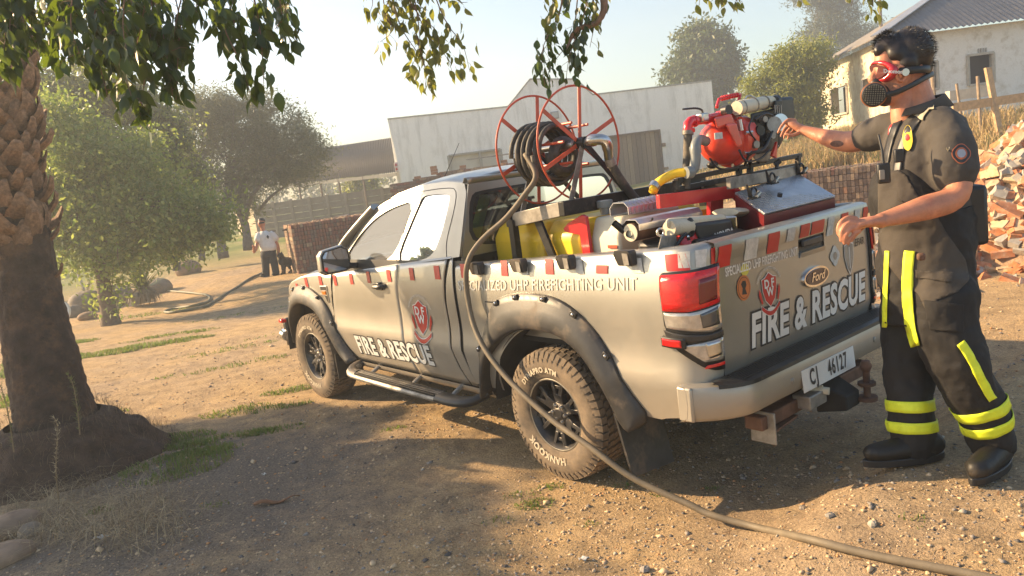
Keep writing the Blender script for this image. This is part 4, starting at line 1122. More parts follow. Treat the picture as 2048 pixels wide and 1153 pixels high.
for sgn in (1, -1):
    # bed side with rail cap and rounded rear corner
    xs = cols(.80, -.93, 0, .50, 46) + [-.93 - .16 * k / 10 for k in range(1, 11)]
    xs = sorted(set(xs), reverse=True); rows = []
    for x in xs:
        zl = .45 + .02 * max(0, x - .6)
        if x < -.45: zl = .49
        zl = max(zl, arch(x, 0)) if abs(x) < .50 else zl
        if x < -.8: zl = lerp(.50, .56, min(1, (-.8 - x) / .29))
        zt = rail(x); row = [corner3(x, lerp(zl, zt - .035, (j / 16))) for j in range(17)]
        nrm = (corner3(x, 1.2, 1) - corner3(x, 1.2))
        base = corner3(x, zt - .035)
        for a in (30, 60, 90): row.append(base - nrm * (.035 * (1 - math.cos(R_(a)))) + Vector((0, 0, .035 * math.sin(R_(a)))))
        if x > -.93:
            row += [Vector((x, .775, zt)), Vector((x, .76, zt - .012)), Vector((x, .757, 1.15)), Vector((x, .757, .80))]
        else:
            yb = base - nrm * .07; row += [Vector((max(yb.x, -1.04), min(yb.y, .775), zt)), Vector((max(yb.x, -1.03), min(yb.y, .76), zt - .012)), Vector((max(yb.x, -1.03), min(yb.y, .757), 1.15)), Vector((max(yb.x, -1.03), min(yb.y, .757), .80))]
        rows.append([Vector((p.x, p.y * sgn, p.z)) for p in row])
    MB().grid(rows).build('bed_side', M['paint'], truck, smooth=50)
    if sgn == 1:
        # fuel flap
        fx0, fx1, fz0, fz1 = .30, .50, .86, 1.03
        f = MB(); rows = [[side3(lerp(fx0, fx1, i / 6), lerp(fz0, fz1, j / 6), -.0005 + .004) for j in range(7)] for i in range(7)]
        MB().grid([[side3(lerp(fx0 - .008, fx1 + .008, i / 6), lerp(fz0 - .008, fz1 + .008, j / 6), .0012) for j in range(7)] for i in range(7)]).build('fuel_flap_gap', M['black'], truck, smooth=180)
        f.grid(rows).build('fuel_flap', M['paint'], truck, smooth=180)
    # doors and cab corner
    xf = lambda z: interp([(.42, 2.58), (.5, 2.635), (.7, 2.67), (.9, 2.66), (1.1, 2.61), (1.2, 2.57)], z)
    xm = lambda z: interp([(.42, 1.50), (.55, 1.53), (.8, 1.555), (1.05, 1.545), (1.3, 1.51)], z)
    xr = lambda z: interp([(.42, .86), (.55, .915), (.7, .945), (1.0, .945), (1.15, .92), (1.32, .865)], z)
    def door(name, fa, fb, g0, g1):
        rows = []
        for i in range(25):
            row = []
            for j in range(21):
                zz = lerp(.43, 1.25, j / 20); x = lerp(fa(zz) - g0, fb(zz) + g1, i / 24)
                z = lerp(.43, belt(x), j / 20); p = side3(x, z); row.append(Vector((p.x, p.y * sgn, p.z)))
            rows.append(row)
        return MB().grid(rows).build(name, M['paint'], truck, smooth=50, solid=.006)
    d1 = door('front_door', xf, xm, .005, .004); d2 = door('rear_door', xm, xr, .004, .010)
    rows = []
    for i in range(9):
        row = []
        for j in range(21):
            zz = lerp(.43, 1.30, j / 20); x = lerp(xr(zz) - .010, .835 if zz > .7 else .835 - (.7 - zz) * .2, i / 8); z = zz
            p = side3(x, z); row.append(Vector((p.x, p.y * sgn, p.z)))
        rows.append(row)
    MB().grid(rows).build('cab_corner', M['paint'], truck, smooth=50, solid=.006)
    MB().grid([[Vector((p.x, p.y * sgn, p.z)) for p in [side3(lerp(2.75, .70, i / 30), lerp(.42, 1.28 if lerp(2.75, .7, i / 30) < 2.3 else 1.14, j / 12), -.012) for j in range(13)]] for i in range(31)]).build('door_shut_gap', M['black'], truck, smooth=180)
    # rocker
    MB().grid([[Vector((lerp(2.66, .62, i / 20), q * sgn, z)) for q, z in ((.845, .425), (.838, .40), (.81, .37), (.76, .36), (.70, .38))] for i in range(21)]).build('rocker_panel', M['paint'], truck, smooth=50)
    # front fender
    ftop = lambda x: interp([(2.55, 1.165), (2.9, 1.155), (3.2, 1.125), (3.5, 1.06), (3.75, .97), (3.9, .88)], x)
    def fz(x): 
        a = arch(x, 3.22, .50); return max(a, .45) if abs(x - 3.22) < .5 else (.45 if x < 3 else .55)
    xs = cols(2.575, 3.90, 3.22, .50, 36)
    def fs(x, z):
        lim = xf(z) + .004
        return side3(max(x, lim), z)
    side_panel('front_fender', truck, xs, fz, ftop, 18, fs, sgn)
    # vent with indicator
    if True:
        vt = MB().prism([(2.83, 1.055), (2.70, 1.06), (2.70, .92), (2.735, .91), (2.84, 1.0)][::sgn], lambda a, b, t: Vector((a, sgn * (yS(a, b) + .008 - .010 * t), b)), 1).build('fender_vent', M['steel'], truck, smooth=0, bevel=.004)
        for q in ([(2.815, 1.048), (2.715, 1.05), (2.715, 1.02), (2.82, 1.02)], [(2.76, .975), (2.715, .975), (2.715, .925), (2.73, .922)]):
            MB().prism(q[::sgn], lambda a, b, t: Vector((a, sgn * (yS(a, b) + .0095 - .004 * t), b)), 1).build('vent_mesh', M['black'], vt, smooth=0)
        MB().prism([(2.80, 1.013), (2.725, 1.014), (2.725, .982), (2.79, .982)][::sgn], lambda a, b, t: Vector((a, sgn * (yS(a, b) + .014 - .008 * t), b)), 1).build('side_indicator', M['amber'], vt, smooth=0, bevel=.004)
    # greenhouse: painted frame with window openings
    outer = [(2.60, 1.165), (2.44, 1.37), (2.26, 1.52), (2.04, 1.655), (1.72, 1.748), (1.42, 1.785), (1.12, 1.79), (.885, 1.765), (.845, 1.70), (.815, 1.30), (.87, 1.295), (1.55, 1.242)]
    w1 = [(2.405, 1.215), (2.375, 1.33), (2.23, 1.46), (2.03, 1.575), (1.80, 1.645), (1.455, 1.692), (1.665, 1.243)]
    w2 = [(1.625, 1.250), (1.39, 1.698), (1.32, 1.712), (1.06, 1.708), (1.025, 1.68), (1.06, 1.46), (1.115, 1.335), (1.17, 1.30), (1.26, 1.278)]
    def holed(name, outer, holes, mt, parent, off=0, th=.02):
        loops = [[Vector((a, b, 0)) for a, b in l] for l in [outer] + holes]; allp = [p for l in loops for p in l]
        tri = tessellate_polygon(loops); n = len(allp)
        g = lambda p, t: Vector((p.x, sgn * (yG(p.y) + off - t), p.y))
        mb = MB().add([g(p, 0) for p in allp] + [g(p, th) for p in allp], [tuple(t) for t in tri] + [tuple(i + n for i in reversed(t)) for t in tri]); o = 0
        for l in loops:
            k = len(l); mb.f += [(o + i, o + (i + 1) % k, n + o + (i + 1) % k, n + o + i) for i in range(k)]; o += k
        return mb.build(name, mt, parent, smooth=30)
    def smooth_loop(l, n=40):
        """round the corners of an outline"""
        L = l
        for _ in range(2):
            q = []
            for a, b in zip(L, L[1:] + L[:1]): q += [(lerp(a[0], b[0], .2), lerp(a[1], b[1], .2)), (lerp(a[0], b[0], .8), lerp(a[1], b[1], .8))]
            L = q
        return L
    W1, W2 = smooth_loop(w1), smooth_loop(w2)
    holed('window_frame', outer, [W1, W2], M['paint'], truck)
    def shrink(l, d):
        cx = sum(a for a, b in l) / len(l); cz = sum(b for a, b in l) / len(l); return [(a + (cx - a) * d, b + (cz - b) * d) for a, b in l]
    for w in (W1, W2):
        sw = shrink(w, .022)
        wn_ = holed('side_window', [(a, b) for a, b in shrink(w, -.015)], [sw], M['black'], truck, -.008, .006)
        MB().add([Vector((a, sgn * (yG(b) - .011), b)) for a, b in sw], [tuple(range(len(sw)))]).build('pane', M['glass'], wn_, smooth=0)
    # shut lines round the door frames
    for ln in ([(1.44, 1.742), (1.545, 1.50), (1.605, 1.25)], [(1.44, 1.742), (1.9, 1.70), (2.2, 1.55), (2.42, 1.34), (2.50, 1.20)], [(1.44, 1.742), (1.1, 1.745), (.97, 1.72), (.955, 1.6), (.985, 1.4), (.95, 1.28)]):
        sp = smooth_path([Vector((a, 0, b)) for a, b in ln], 24)
        MB().tube([Vector((p.x, sgn * (yG(p.z) + .0005), p.z)) for p in sp], .0028, 5).build('door_seam', M['black'], truck)
    # belt seal
    MB().grid([[Vector((x, sgn * y, belt(x) + dz)) for y, dz in ((yS(x, 1.25) - .004, -.004), (.862, .006), (.85, .008))] for x in [lerp(2.56, .85, i / 20) for i in range(21)]]).build('belt_moulding', M['paint'], truck, smooth=180)
    # handle
    hd = MB().box((1.79, sgn * .905, 1.085), (.10, .012, .055)).build('handle_cup', M['black'], truck, bevel=.005)
    MB().tube(smooth_path([(1.855, sgn * .895, 1.085), (1.83, sgn * .93, 1.088), (1.74, sgn * .932, 1.09), (1.71, sgn * .897, 1.09)], 12), (.017), 8).build('door_handle', M['flare'], truck)
    MB().box((1.775, sgn * .915, 1.105), (.05, .03, .03)).build('lock_barrel', M['flare'], truck, bevel=.008)
    # flares
    def flare(outl, inl, nm='wheel_flare'):
        N = 44; Op = smooth_path([(a, 0, b) for a, b in outl], N); Ip = smooth_path([(a, 0, b) for a, b in inl], N); rows = []
        for a, b in zip(Op, Ip):
            row = []
            for t, yy in ((0, .002), (.04, .016), (.22, .026), (.42, .042), (.62, .053), (.84, .058), (.95, .056), (1, .050), (1.015, .04), (1.02, -.01), (1.02, -.09)):
                p = a.lerp(b, t); ye = yS(p.x, max(p.z, .5)) if abs(yy) < .01 or t < .05 else lerp(yS(p.x, max(p.z, .5)), .895 - .3 * max(0, p.x - 3.25) ** 2, .6)
                row.append(Vector((p.x, sgn * (ye + yy), p.z)))
            rows.append(row)
        fl = MB().grid(rows).build(nm, M['flare'], truck, smooth=45, solid=.006)
        return fl, Op, Ip
    fo, Op, Ip = flare([(.665, .455), (.645, .62), (.58, .80), (.50, .93), (.40, 1.045), (.24, 1.095), (.02, 1.11), (-.20, 1.075), (-.38, .97), (-.52, .80), (-.62, .63), (-.70, .50), (-.66, .435)],
                       [(.64, .40), (.60, .53), (.50, .70), (.36, .82), (.20, .885), (.02, .905), (-.17, .885), (-.33, .80), (-.44, .68), (-.505, .56), (-.545, .47), (-.585, .425), (-.615, .415)])
    f2, Op2, Ip2 = flare([(2.43, .44), (2.55, .56), (2.66, .74), (2.78, .90), (2.95, 1.0), (3.12, 1.045), (3.3, 1.04), (3.48, .99), (3.63, .88), (3.75, .70), (3.80, .52)],
                         [(2.50, .41), (2.63, .50), (2.72, .63), (2.84, .77), (2.98, .85), (3.15, .885), (3.3, .88), (3.46, .82), (3.58, .72), (3.66, .58), (3.69, .46)])
    for F, O_, I_, ks in ((fo, Op, Ip, (6, 14, 18, 23, 28, 34)), (f2, Op2, Ip2, (9, 16, 22, 28, 34))):
        for k in ks:
            p = O_[k].lerp(I_[k], .10); c = Vector((p.x, sgn * (yS(p.x, p.z) + .022), p.z))
            MB().box(c, (.045, .02, .032), Matrix.Rotation(math.atan2((O_[k] - I_[k]).x, (O_[k] - I_[k]).z), 3, 'Y')).build('bolt_pocket', M['black'], F, bevel=.004)
            MB().blob(c + Vector((0, sgn * .011, 0)), (.0095, .007, .0095), 8).build('bolt', M['chrome'], F, smooth=180)
    # inner arches
    for xc in (0, 3.22):
        MB().grid([[Vector((xc + .52 * math.cos(math.pi * i / 24), sgn * y, .40 + .52 * math.sin(math.pi * i / 24))) for y in (.90, .50)] for i in range(25)]).build('wheel_arch_liner', M['underbody'], truck, smooth=180)
        MB().add([Vector((xc + .53 * math.cos(math.pi * i / 24), sgn * .50, .40 + .53 * math.sin(math.pi * i / 24))) for i in range(25)], [tuple(range(25))]).build('inner_wing', M['underbody'], truck, smooth=0)
    # mud flap
    fl = MB().hex8([Vector((-.52, sgn * .93, .50)), Vector((-.60, sgn * .93, .17)), Vector((-.615, sgn * .93, .17)), Vector((-.535, sgn * .93, .50)), Vector((-.52, sgn * .60, .50)), Vector((-.60, sgn * .60, .14)), Vector((-.615, sgn * .60, .14)), Vector((-.535, sgn * .60, .50))]).build('mud_flap', M['flare'], truck, smooth=0)
    MB().box((2.72, sgn * .80, .36), (.012, .24, .22)).build('mud_flap', M['flare'], truck)
    # side step
    st = smooth_path([(2.40, sgn * .86, .40), (2.36, sgn * .955, .385), (2.25, sgn * .985, .375), (1.6, sgn * .985, .365), (.98, sgn * .985, .365)], 26)
    sp_ = MB().tube(st, [(.030 + .030 * min(1, i / 4), .028) for i in range(26)], 14).build('side_step', M['greymetal'], truck, smooth=60)
    MB().tube(smooth_path([(1.03, sgn * .985, .365), (.86, sgn * .985, .365), (.72, sgn * .95, .375), (.66, sgn * .86, .41)], 10), [(.066, .034)] * 7 + [(.055, .03), (.045, .03), (.04, .03)], 14).build('step_end_cap', M['black'], sp_, smooth=60)
    MB().tube(smooth_path([(2.42, sgn * .84, .405), (2.38, sgn * .94, .387), (2.28, sgn * .983, .376), (2.2, sgn * .985, .375)], 8), [(.045, .034)] * 8, 14).build('step_end_cap', M['flare'], sp_, smooth=60)
    for k in range(5): MB().beam((2.18, sgn * (.94 + k * .022), .395), (1.04, sgn * (.94 + k * .022), .386), .010, .014).build('tread_strip', M['black'], sp_, smooth=0)
    for x in (2.12, 1.50, .98): MB().tube(smooth_path([(x, sgn * .75, .44), (x, sgn * .86, .40), (x, sgn * .95, .35)], 6), .017, 8).build('step_bracket', M['greymetal'], sp_)
    # mirror
    mi = MB()
    prof = [(-.115, -.085), (-.13, 0), (-.12, .075), (-.07, .105), (.09, .085), (.12, .05), (.125, -.07), (.09, -.10), (-.08, -.10)]
    mrows = []
    for t, s_ in ((0, 1.0), (.02, 1.04), (.06, 1.02), (.10, .86), (.125, .5)):
        mrows.append([Vector((2.17 + t, sgn * (1.035 + a * s_), 1.305 + b * s_)) for a, b in prof])
    mir = MB().grid(mrows, closed=True, cap=True).build('door_mirror', M['paint'], truck, smooth=50, bevel=.006)
    MB().add([Vector((2.166, sgn * (1.035 + a * .93), 1.305 + b * .93)) for a, b in prof], [tuple(range(9))]).build('mirror_bezel', M['black'], mir, smooth=0)
    MB().add([Vector((2.163, sgn * (1.035 + a * .84), 1.305 + b * .84)) for a, b in prof], [tuple(range(9))]).build('mirror_glass', M['mirrorglass'], mir, smooth=0)
    MB().beam((2.20, sgn * .82, 1.23), (2.20, sgn * .94, 1.245), .09, .045).build('mirror_arm', M['black'], mir, bevel=.01)
    MB().prism([(2.46, 1.19), (2.40, 1.34), (2.28, 1.20)][::sgn], lambda a, b, t: Vector((a, sgn * (yG(b) + .006 - t * .01), b)), 1).build('mirror_base', M['black'], mir, smooth=0)

# windscreen pillars, roof, bonnet, nose
def roof_half(x): return interp([(.845, .685), (1.2, .665), (1.7, .672), (2.1, .70)], x)
rows = []
for i in range(24):
    x = lerp(.86, 2.12, i / 23); zs = interp([(.86, 1.760), (1.12, 1.79), (1.42, 1.785), (1.72, 1.748), (2.04, 1.655), (2.12, 1.612)], x); Y = yG(zs); row = []
    for j in range(21):
        v = -1 + 2 * j / 20; sgnv = 1 if v >= 0 else -1; c = (1 - abs(v) ** 3.2)
        row.append(Vector((x, Y * sgnv * min(1, abs(v)) * (1 if abs(v) < 1 else 1), zs + .058 * c)))
    rows.append(row)
MB().grid(rows).build('roof', M['paint'], truck, smooth=60, solid=.01)
MB().grid([[Vector((x - .004, .668 * (-1 + j / 10) * k, z)) for j in range(21)] for x, z, k in ((.885, 1.765, 1.0), (.868, 1.800, 1.0), (.848, 1.795, .985), (.842, 1.76, .98))]).build('roof_rear_lip', M['paint'], truck, smooth=60, solid=.006)
rows = []
for i in range(9):
    t = i / 8; row = []
    for j in range(15):
        v = -1 + j / 7; row.append(Vector((lerp(2.13, 2.78, t) + .10 * (1 - v * v) , v * lerp(.665, .80, t), lerp(1.665, 1.20, t) + .02 * (1 - v * v))))
    rows.append(row)
MB().grid(rows).build('windscreen', M['glass'], truck, smooth=180)
for sgn in (1, -1):
    MB().tube(smooth_path([(2.72, sgn * .845, 1.165), (2.44, sgn * .80, 1.40), (2.22, sgn * .73, 1.56), (2.04, sgn * .69, 1.665)], 12), [(.05, .03)] * 12, 10).build('windscreen_pillar', M['paint'], truck, smooth=60)
rows = []
for i in range(17):
    x = lerp(2.72, 3.93, i / 16); row = []
    for j in range(21):
        v = -1 + j / 10; e_ = ftop(x) - .002; yy = yS(x, e_) - .004; zc = interp([(2.72, 1.22), (3.1, 1.215), (3.5, 1.16), (3.8, 1.06), (3.93, .96)], x)
        row.append(Vector((x + .08 * (1 - v * v) * (i / 16), yy * v, e_ + (zc - e_) * (1 - abs(v) ** 2.6))))
    rows.append(row)
MB().grid(rows).build('bonnet', M['paint'], truck, smooth=60, solid=.008)
def nose(name, z0, z1, x0, x1, w0, w1, mt, par=None, bev=.01):
    rows = []
    for i in range(5):
        t = i / 4; z = lerp(z0, z1, t)
        rows.append([Vector((lerp(x0, x1, t) - .22 * abs(-1 + j / 8) ** 2.6, (-1 + j / 8) * lerp(w0, w1, t), z)) for j in range(17)])
    return MB().grid(rows).build(name, mt, par or truck, smooth=60, solid=.05)
nose('front_bumper', .42, .68, 4.10, 4.12, .86, .86, M['flare'])
nose('grille', .69, .93, 4.06, 4.0, .55, .55, M['chrome'])
nose('radiator_panel', .70, .92, 3.98, 3.95, .80, .80, M['black'])
for sgn in (1, -1):
    MB().hex8([Vector((3.86, sgn * .60, .72)), Vector((3.62, sgn * .855, .74)), Vector((3.62, sgn * .85, .93)), Vector((3.90, sgn * .60, .92)), Vector((4.0, sgn * .58, .73)), Vector((3.84, sgn * .80, .76)), Vector((3.80, sgn * .80, .90)), Vector((3.96, sgn * .58, .90))]).build('headlight', M['clearlens'], truck, bevel=.015)
    MB().tube([Vector((3.83, sgn * .865, .52)), Vector((3.94, sgn * .84, .52))], [.05, .06], 14).build('fog_lamp', M['chrome'], truck)
    MB().box((3.86, sgn * .875, .67), (.08, .05, .035)).build('marker_lamp', M['redlens'], truck, bevel=.006)
# cab back wall with window
def xb(z): return .835 + max(0, z - 1.25) * .045
wo_ = [(.80, .80), (.815, 1.25), (.655, 1.755), (-.655, 1.755), (-.815, 1.25), (-.80, .80)]
wh = smooth_loop([(.735, 1.335), (.665, 1.69), (.50, 1.705), (-.50, 1.705), (-.665, 1.69), (-.735, 1.335), (0, 1.33)])
loops = [[Vector((a, b, 0)) for a, b in l] for l in (wo_, wh)]; allp = [p for l in loops for p in l]; tri = tessellate_polygon(loops); n = len(allp)
MB().add([Vector((xb(p.y) - .012, p.x, p.y)) for p in allp], [tuple(t) for t in tri]).build('cab_back', M['paint'], truck, smooth=0, solid=.01)
rw = MB()
inn = [(a * .955, 1.515 + (b - 1.515) * .90) for a, b in wh]; k = len(wh)
rw.add([Vector((xb(b) - .020, a, b)) for a, b in wh] + [Vector((xb(b) - .020, a, b)) for a, b in inn], [(i, (i + 1) % k, k + (i + 1) % k, k + i) for i in range(k)])
rwo = rw.build('rear_window', M['black'], truck, smooth=0)
MB().add([Vector((xb(b) - .019, a, b)) for a, b in inn], [tuple(range(k))]).build('pane', M['rearglass'], rwo, smooth=0)
# interior
for y in (.38, -.38):
    st = MB().box((1.75, y, .95), (.5, .5, .14)).build('seat', M['seat'], truck, bevel=.04)
    MB().box((1.48, y, 1.24), (.14, .48, .60), Matrix.Rotation(-.2, 3, 'Y')).build('seat_back', M['seat'], st, bevel=.05)
    MB().box((1.42, y, 1.60), (.09, .26, .16), Matrix.Rotation(-.15, 3, 'Y')).build('head_rest', M['seat'], st, bevel=.04)
MB().box((2.55, 0, 1.06), (.4, 1.5, .22)).build('dashboard', M['seat'], truck, bevel=.05)
MB().lathe([(.17 + .014 * math.cos(a), .014 * math.sin(a)) for a in [math.pi * 2 * q / 8 for q in range(8)]], (2.26, -.38, 1.22), (1, 0, -.45), 24, True).build('steering_wheel', M['black'], truck, smooth=180)
MB().box((1.7, 0, .78), (2.1, 1.5, .03)).build('cab_floor', M['seat'], truck)
MB().box((2.40, .80, 1.235), (.001, .02, .02)).build('trim_clip', M['black'], truck, smooth=0)
jk = MB()
jk.beam((.95, .60, 1.36), (.98, .42, 1.66), .07, .05)
jk.box((.96, .63, 1.45), (.1, .12, .08)); jk.box((.96, .64, 1.36), (.1, .1, .05))
tag(jk.build('hivis_jacket', M['hivis'], None, bevel=.012), 'neon yellow reflective jacket hanging inside the cab rear window', 'jacket')
# load bed
MB().box((-.13, 0, .79), (1.9, 1.52, .03)).build('bed_floor', M['underbody'], truck, smooth=0)
MB().box((.81, 0, 1.04), (.02, 1.52, .50)).build('bed_front_wall', M['blackmetal'], truck, smooth=0)
# frame and underside
MB().box((1.4, 0, .58), (5.0, 1.1, .16)).build('chassis', M['underbody'], truck, smooth=0)
MB().tube([(0, -.78, .39), (0, .78, .39)], .05, 12).build('rear_axle', M['underbody'], truck)
MB().blob((0, 0, .39), (.15, .17, .15), 14).build('differential', M['underbody'], truck, smooth=180)
MB().box((1.7, 0, .49), (2.0, 1.55, .10)).build('floor_pan', M['underbody'], truck)

# tailgate
def xT(y, z): return -1.09 - .018 * (1 - (y / .735) ** 2) + .022 * S01((.80 - z) / .1) - .012 * S01((z - 1.24) / .08)
zt = rail(-1.09)
def tail3(y, z, off=0.0): return Vector((xT(y, z) - off, y, z))
hz0, hz1, hy0, hy1 = 1.165, 1.262, -.215, .045
ys = sorted([-.735 + 1.47 * i / 36 for i in range(37)] + [hy0, hy1]); zs = sorted([.70 + (zt - .73) * i / 18 for i in range(19)] + [hz0, hz1])
mb = MB(); mb.grid([[tail3(y, z) for z in zs] for y in ys]); m_ = len(zs)
keep = []
for f in mb.f:
    cy = sum(mb.v[i][1] for i in f) / 4; cz = sum(mb.v[i][2] for i in f) / 4
    if not (hy0 < cy < hy1 and hz0 < cz < hz1): keep.append(f)
mb.f = keep
mb.grid([[Vector((x, y, z)) for x, z in ((xT(y, zt - .03), zt - .03), (xT(y, zt) + .008, zt - .008), (-1.065, zt), (-1.035, zt), (-1.03, zt - .02), (-1.03, .80))] for y in ys])
tg = mb.build('tailgate', M['paint'], truck, smooth=45)
for y in (.7355, -.7355): MB().box((-1.065, y, 1.03), (.05, .004, .62)).build('tailgate_seam', M['black'], tg, smooth=0)
hc = MB().box((-1.085, -.085, 1.213), (.03, .262, .098)).build('handle_recess', M['black'], tg, smooth=0)
MB().box((-1.112, -.083, 1.235), (.016, .20, .036)).build('tailgate_handle', M['flare'], tg, bevel=.006)
MB().hex8([Vector((-1.112, .045, 1.166)), Vector((-1.112, -.215, 1.166)), Vector((-1.10, -.215, 1.166)), Vector((-1.10, .045, 1.166)), Vector((-1.119, .035, 1.192)), Vector((-1.119, -.205, 1.192)), Vector((-1.10, -.205, 1.192)), Vector((-1.10, .035, 1.192))]).build('handle_lip', M['paint'], tg, smooth=0)

# tail lights on the rounded corners
for sgn in (1, -1):
    def lens(name, poly, off, mt, par, th=.006):
        # polygon in (s, z); dense strip mesh so that it follows the corner
        s0, s1 = min(p[0] for p in poly), max(p[0] for p in poly); N = 16; rows = []
        for i in range(N + 1):
            s = lerp(s1 - 1e-4, s0 + 1e-4, i / N); zs_ = []
            for (a, b), (c, d) in zip(poly, poly[1:] + poly[:1]):
                if (a - s) * (c - s) <= 0 and abs(a - c) > 1e-9: zs_.append(b + (d - b) * (s - a) / (c - a))
            rows.append([corner3(s, lerp(min(zs_), max(zs_), j / 5), off) for j in range(6)])
        rows = [[Vector((p.x, p.y * sgn, p.z)) for p in r] for r in rows]
        return MB().grid(rows).build(name, mt, par, smooth=60, solid=th)
    tl = lens('tail_light', [(-.885, 1.225), (-.885, 1.16), (-.895, 1.0), (-.94, .88), (-1.02, .785), (-1.055, .765), (-1.0885, .76), (-1.0885, 1.262), (-1.0, 1.25), (-.90, 1.242)], .010, M['black'], truck, .012)
    lens('red_lens', [(-.893, 1.215), (-.895, 1.075), (-.905, 1.065), (-.99, 1.06), (-1.084, 1.085), (-1.084, 1.25), (-1.0, 1.24), (-.90, 1.232)], .020, M['redlens'], tl)
    lens('stop_lens', [(-1.02, 1.09), (-1.02, 1.205), (-1.072, 1.215), (-1.072, 1.105)], .026, M['darkredlens'], tl, .004)
    lens('reversing_lens', [(-.905, 1.056), (-.915, .985), (-1.05, .955), (-1.084, .965), (-1.084, 1.075), (-1.0, 1.055)], .019, M['clearlens'], tl)
    lens('reversing_window', [(-1.022, .978), (-1.020, 1.045), (-1.074, 1.068), (-1.074, .985)], .024, M['smokelens'], tl, .004)
    lens('lens_bar', [(-.90, .975), (-.905, .945), (-.99, .915), (-1.084, .925), (-1.084, .952), (-1.04, .944), (-.98, .950)], .022, M['flare'], tl)
    lens('indicator_lens', [(-.958, .895), (-1.02, .815), (-1.075, .812), (-1.084, .83), (-1.084, .915), (-1.0, .905)], .017, M['clearlens'], tl)
    lens('indicator_window', [(-1.03, .83), (-1.026, .902), (-1.070, .908), (-1.070, .838)], .022, M['steel'], tl, .004)
    lens('rear_reflector', [(-1.02, .782), (-1.025, .797), (-1.084, .80), (-1.084, .785)], .016, M['redlens'], tl, .004)
    mk = lens('side_marker_base', [(-.885, .942), (-.885, .892), (-.975, .885), (-.975, .936)], .030, M['black'], tl, .02)
    lens('side_marker', [(-.895, .934), (-.895, .900), (-.965, .893), (-.965, .928)], .036, M['redlens'], tl, .006)

# rear bumper with step pad
def xB(y, z=0): 
    t = abs(y) / .93; return -1.235 + .19 * max(0, (t - .72) / .28) ** 2.2 + .0
rows = []
for i in range(41):
    y = lerp(.945, -.945, i / 40); x = xB(y); k = 1 - .10 * S01((abs(y) - .80) / .14)
    rows.append([Vector((q, y, z)) for q, z in ((-.97, .715), (x + .05, .715), (x + .012, .708), (x, .69), (x - .003, .62), (x + .006, .565), (x + .03, .545 - .0), (x + .06, .535), (-.97, .54))])
mb = MB().grid(rows)
bp = mb.build('rear_bumper', M['paint'], truck, smooth=45)
rows = []
for i in range(41):
    y = lerp(.86, -.86, i / 40); x = xB(y)
    rows.append([Vector((q, y, z)) for q, z in ((-1.09, .722), (-1.098, .728), (x + .028, .728), (x - .002, .718), (x - .006, .700))])
pad = MB().grid(rows).build('step_pad', M['blackmetal'], bp, smooth=45)
for k in range(7): MB().box((-1.115 - k * .015, 0, .7295), (.006, 1.5, .005)).build('step_rib', M['black'], bp, smooth=0)
MB().blob((-1.238, .405, .625), (.006, .016, .016), 10).build('parking_sensor', M['greymetal'], bp, smooth=180)
MB().blob((-1.238, -.44, .625), (.006, .016, .016), 10).build('parking_sensor', M['greymetal'], bp, smooth=180)
for s_ in (1, -1): MB().box((-1.005, s_ * .932, .627), (.085, .024, .168)).build('bumper_end', M['paint'], bp, bevel=.01)
# number plate
pl = MB().box((-1.243, .065, .595), (.004, .52, .112), Matrix.Rotation(R_(4), 3, 'Y')).build('number_plate', M['white'], truck, smooth=0, bevel=.001)
put_text('plate_lettering', pl, M['letterblack'], 'CJ', lambda a, b: Vector((-1.2475 + b * .07, .262 - a, .597 + b)), size=.112, xs=.62, bold=.0034, align='LEFT', spacing=1.35)
put_text('plate_lettering', pl, M['letterblack'], '46127', lambda a, b: Vector((-1.2475 + b * .07, -.012 - a, .597 + b)), size=.112, xs=.62, bold=.0022, spacing=1.15)
# tow bar
tb_ = MB().box((-1.13, .05, .45), (.10, 1.1, .07)).build('tow_bar', M['rust'], truck, bevel=.008)
MB().box((-1.15, .55, .42), (.14, .012, .16)).build('tow_bar_plate', M['greymetal'], tb_, bevel=.004)
MB().box((-1.17, .42, .40), (.05, .26, .012), .1).build('tow_bar_plate', M['rust'], tb_)
MB().box((-1.20, .20, .47), (.10, .16, .07)).build('drop_bracket', M['greymetal'], tb_, bevel=.006)
MB().tube([(-1.15, .17, .50), (-1.24, .14, .50)], .028, 12).tube([(-1.24, .14, .50), (-1.27, .13, .497)], .02, 8).build('trailer_socket', M['cream'], tb_, smooth=45)
MB().hex8([Vector((-1.15, .06, .50)), Vector((-1.15, -.16, .50)), Vector((-1.15, -.16, .34)), Vector((-1.15, .06, .34)), Vector((-1.30, .02, .44)), Vector((-1.30, -.12, .44)), Vector((-1.30, -.12, .36)), Vector((-1.30, .02, .36))]).build('hitch_block', M['underbody'], tb_, bevel=.01)
MB().tube([(-1.33, -.14, .40), (-1.33, -.14, .54)], .018, 12).lathe([(0, -.03), (.02, -.028), (.032, 0), (.02, .028), (0, .03)], (-1.33, -.14, .565), (0, 0, 1), 16).lathe([(.045, -.008), (.045, .008)], (-1.33, -.14, .47), (0, 0, 1), 16).lathe([(.05, -.01), (.05, .01)], (-1.33, -.14, .39), (0, 0, 1), 16).build('tow_ball', M['rust'], tb_, smooth=60)

# rail hooks
for x in (.545, .135, -.265, -.69):
    c = Vector((x, yS(x, 1.27) + .012, rail(x) - .03))
    hk = MB().prism([(-.055, -.03), (-.055, .03), (-.045, .042), (.05, .042), (.058, .02), (.04, -.034), (-.045, -.036)], lambda a, b, t: Vector((c.x + a, c.y - .012 + .05 * t * (1 if b > 0 else .8), c.z + b * 1.0)), 1).build('cover_hook', M['flare'], truck, bevel=.006)
    MB().prism([(-.045, -.028), (-.04, .028), (-.005, .03), (-.012, -.030)], lambda a, b, t: Vector((c.x + a + .06 * 0, c.y + .041 - .004 * t, c.z + b)), 1).build('hook_face', M['greymetal'], hk, smooth=0)

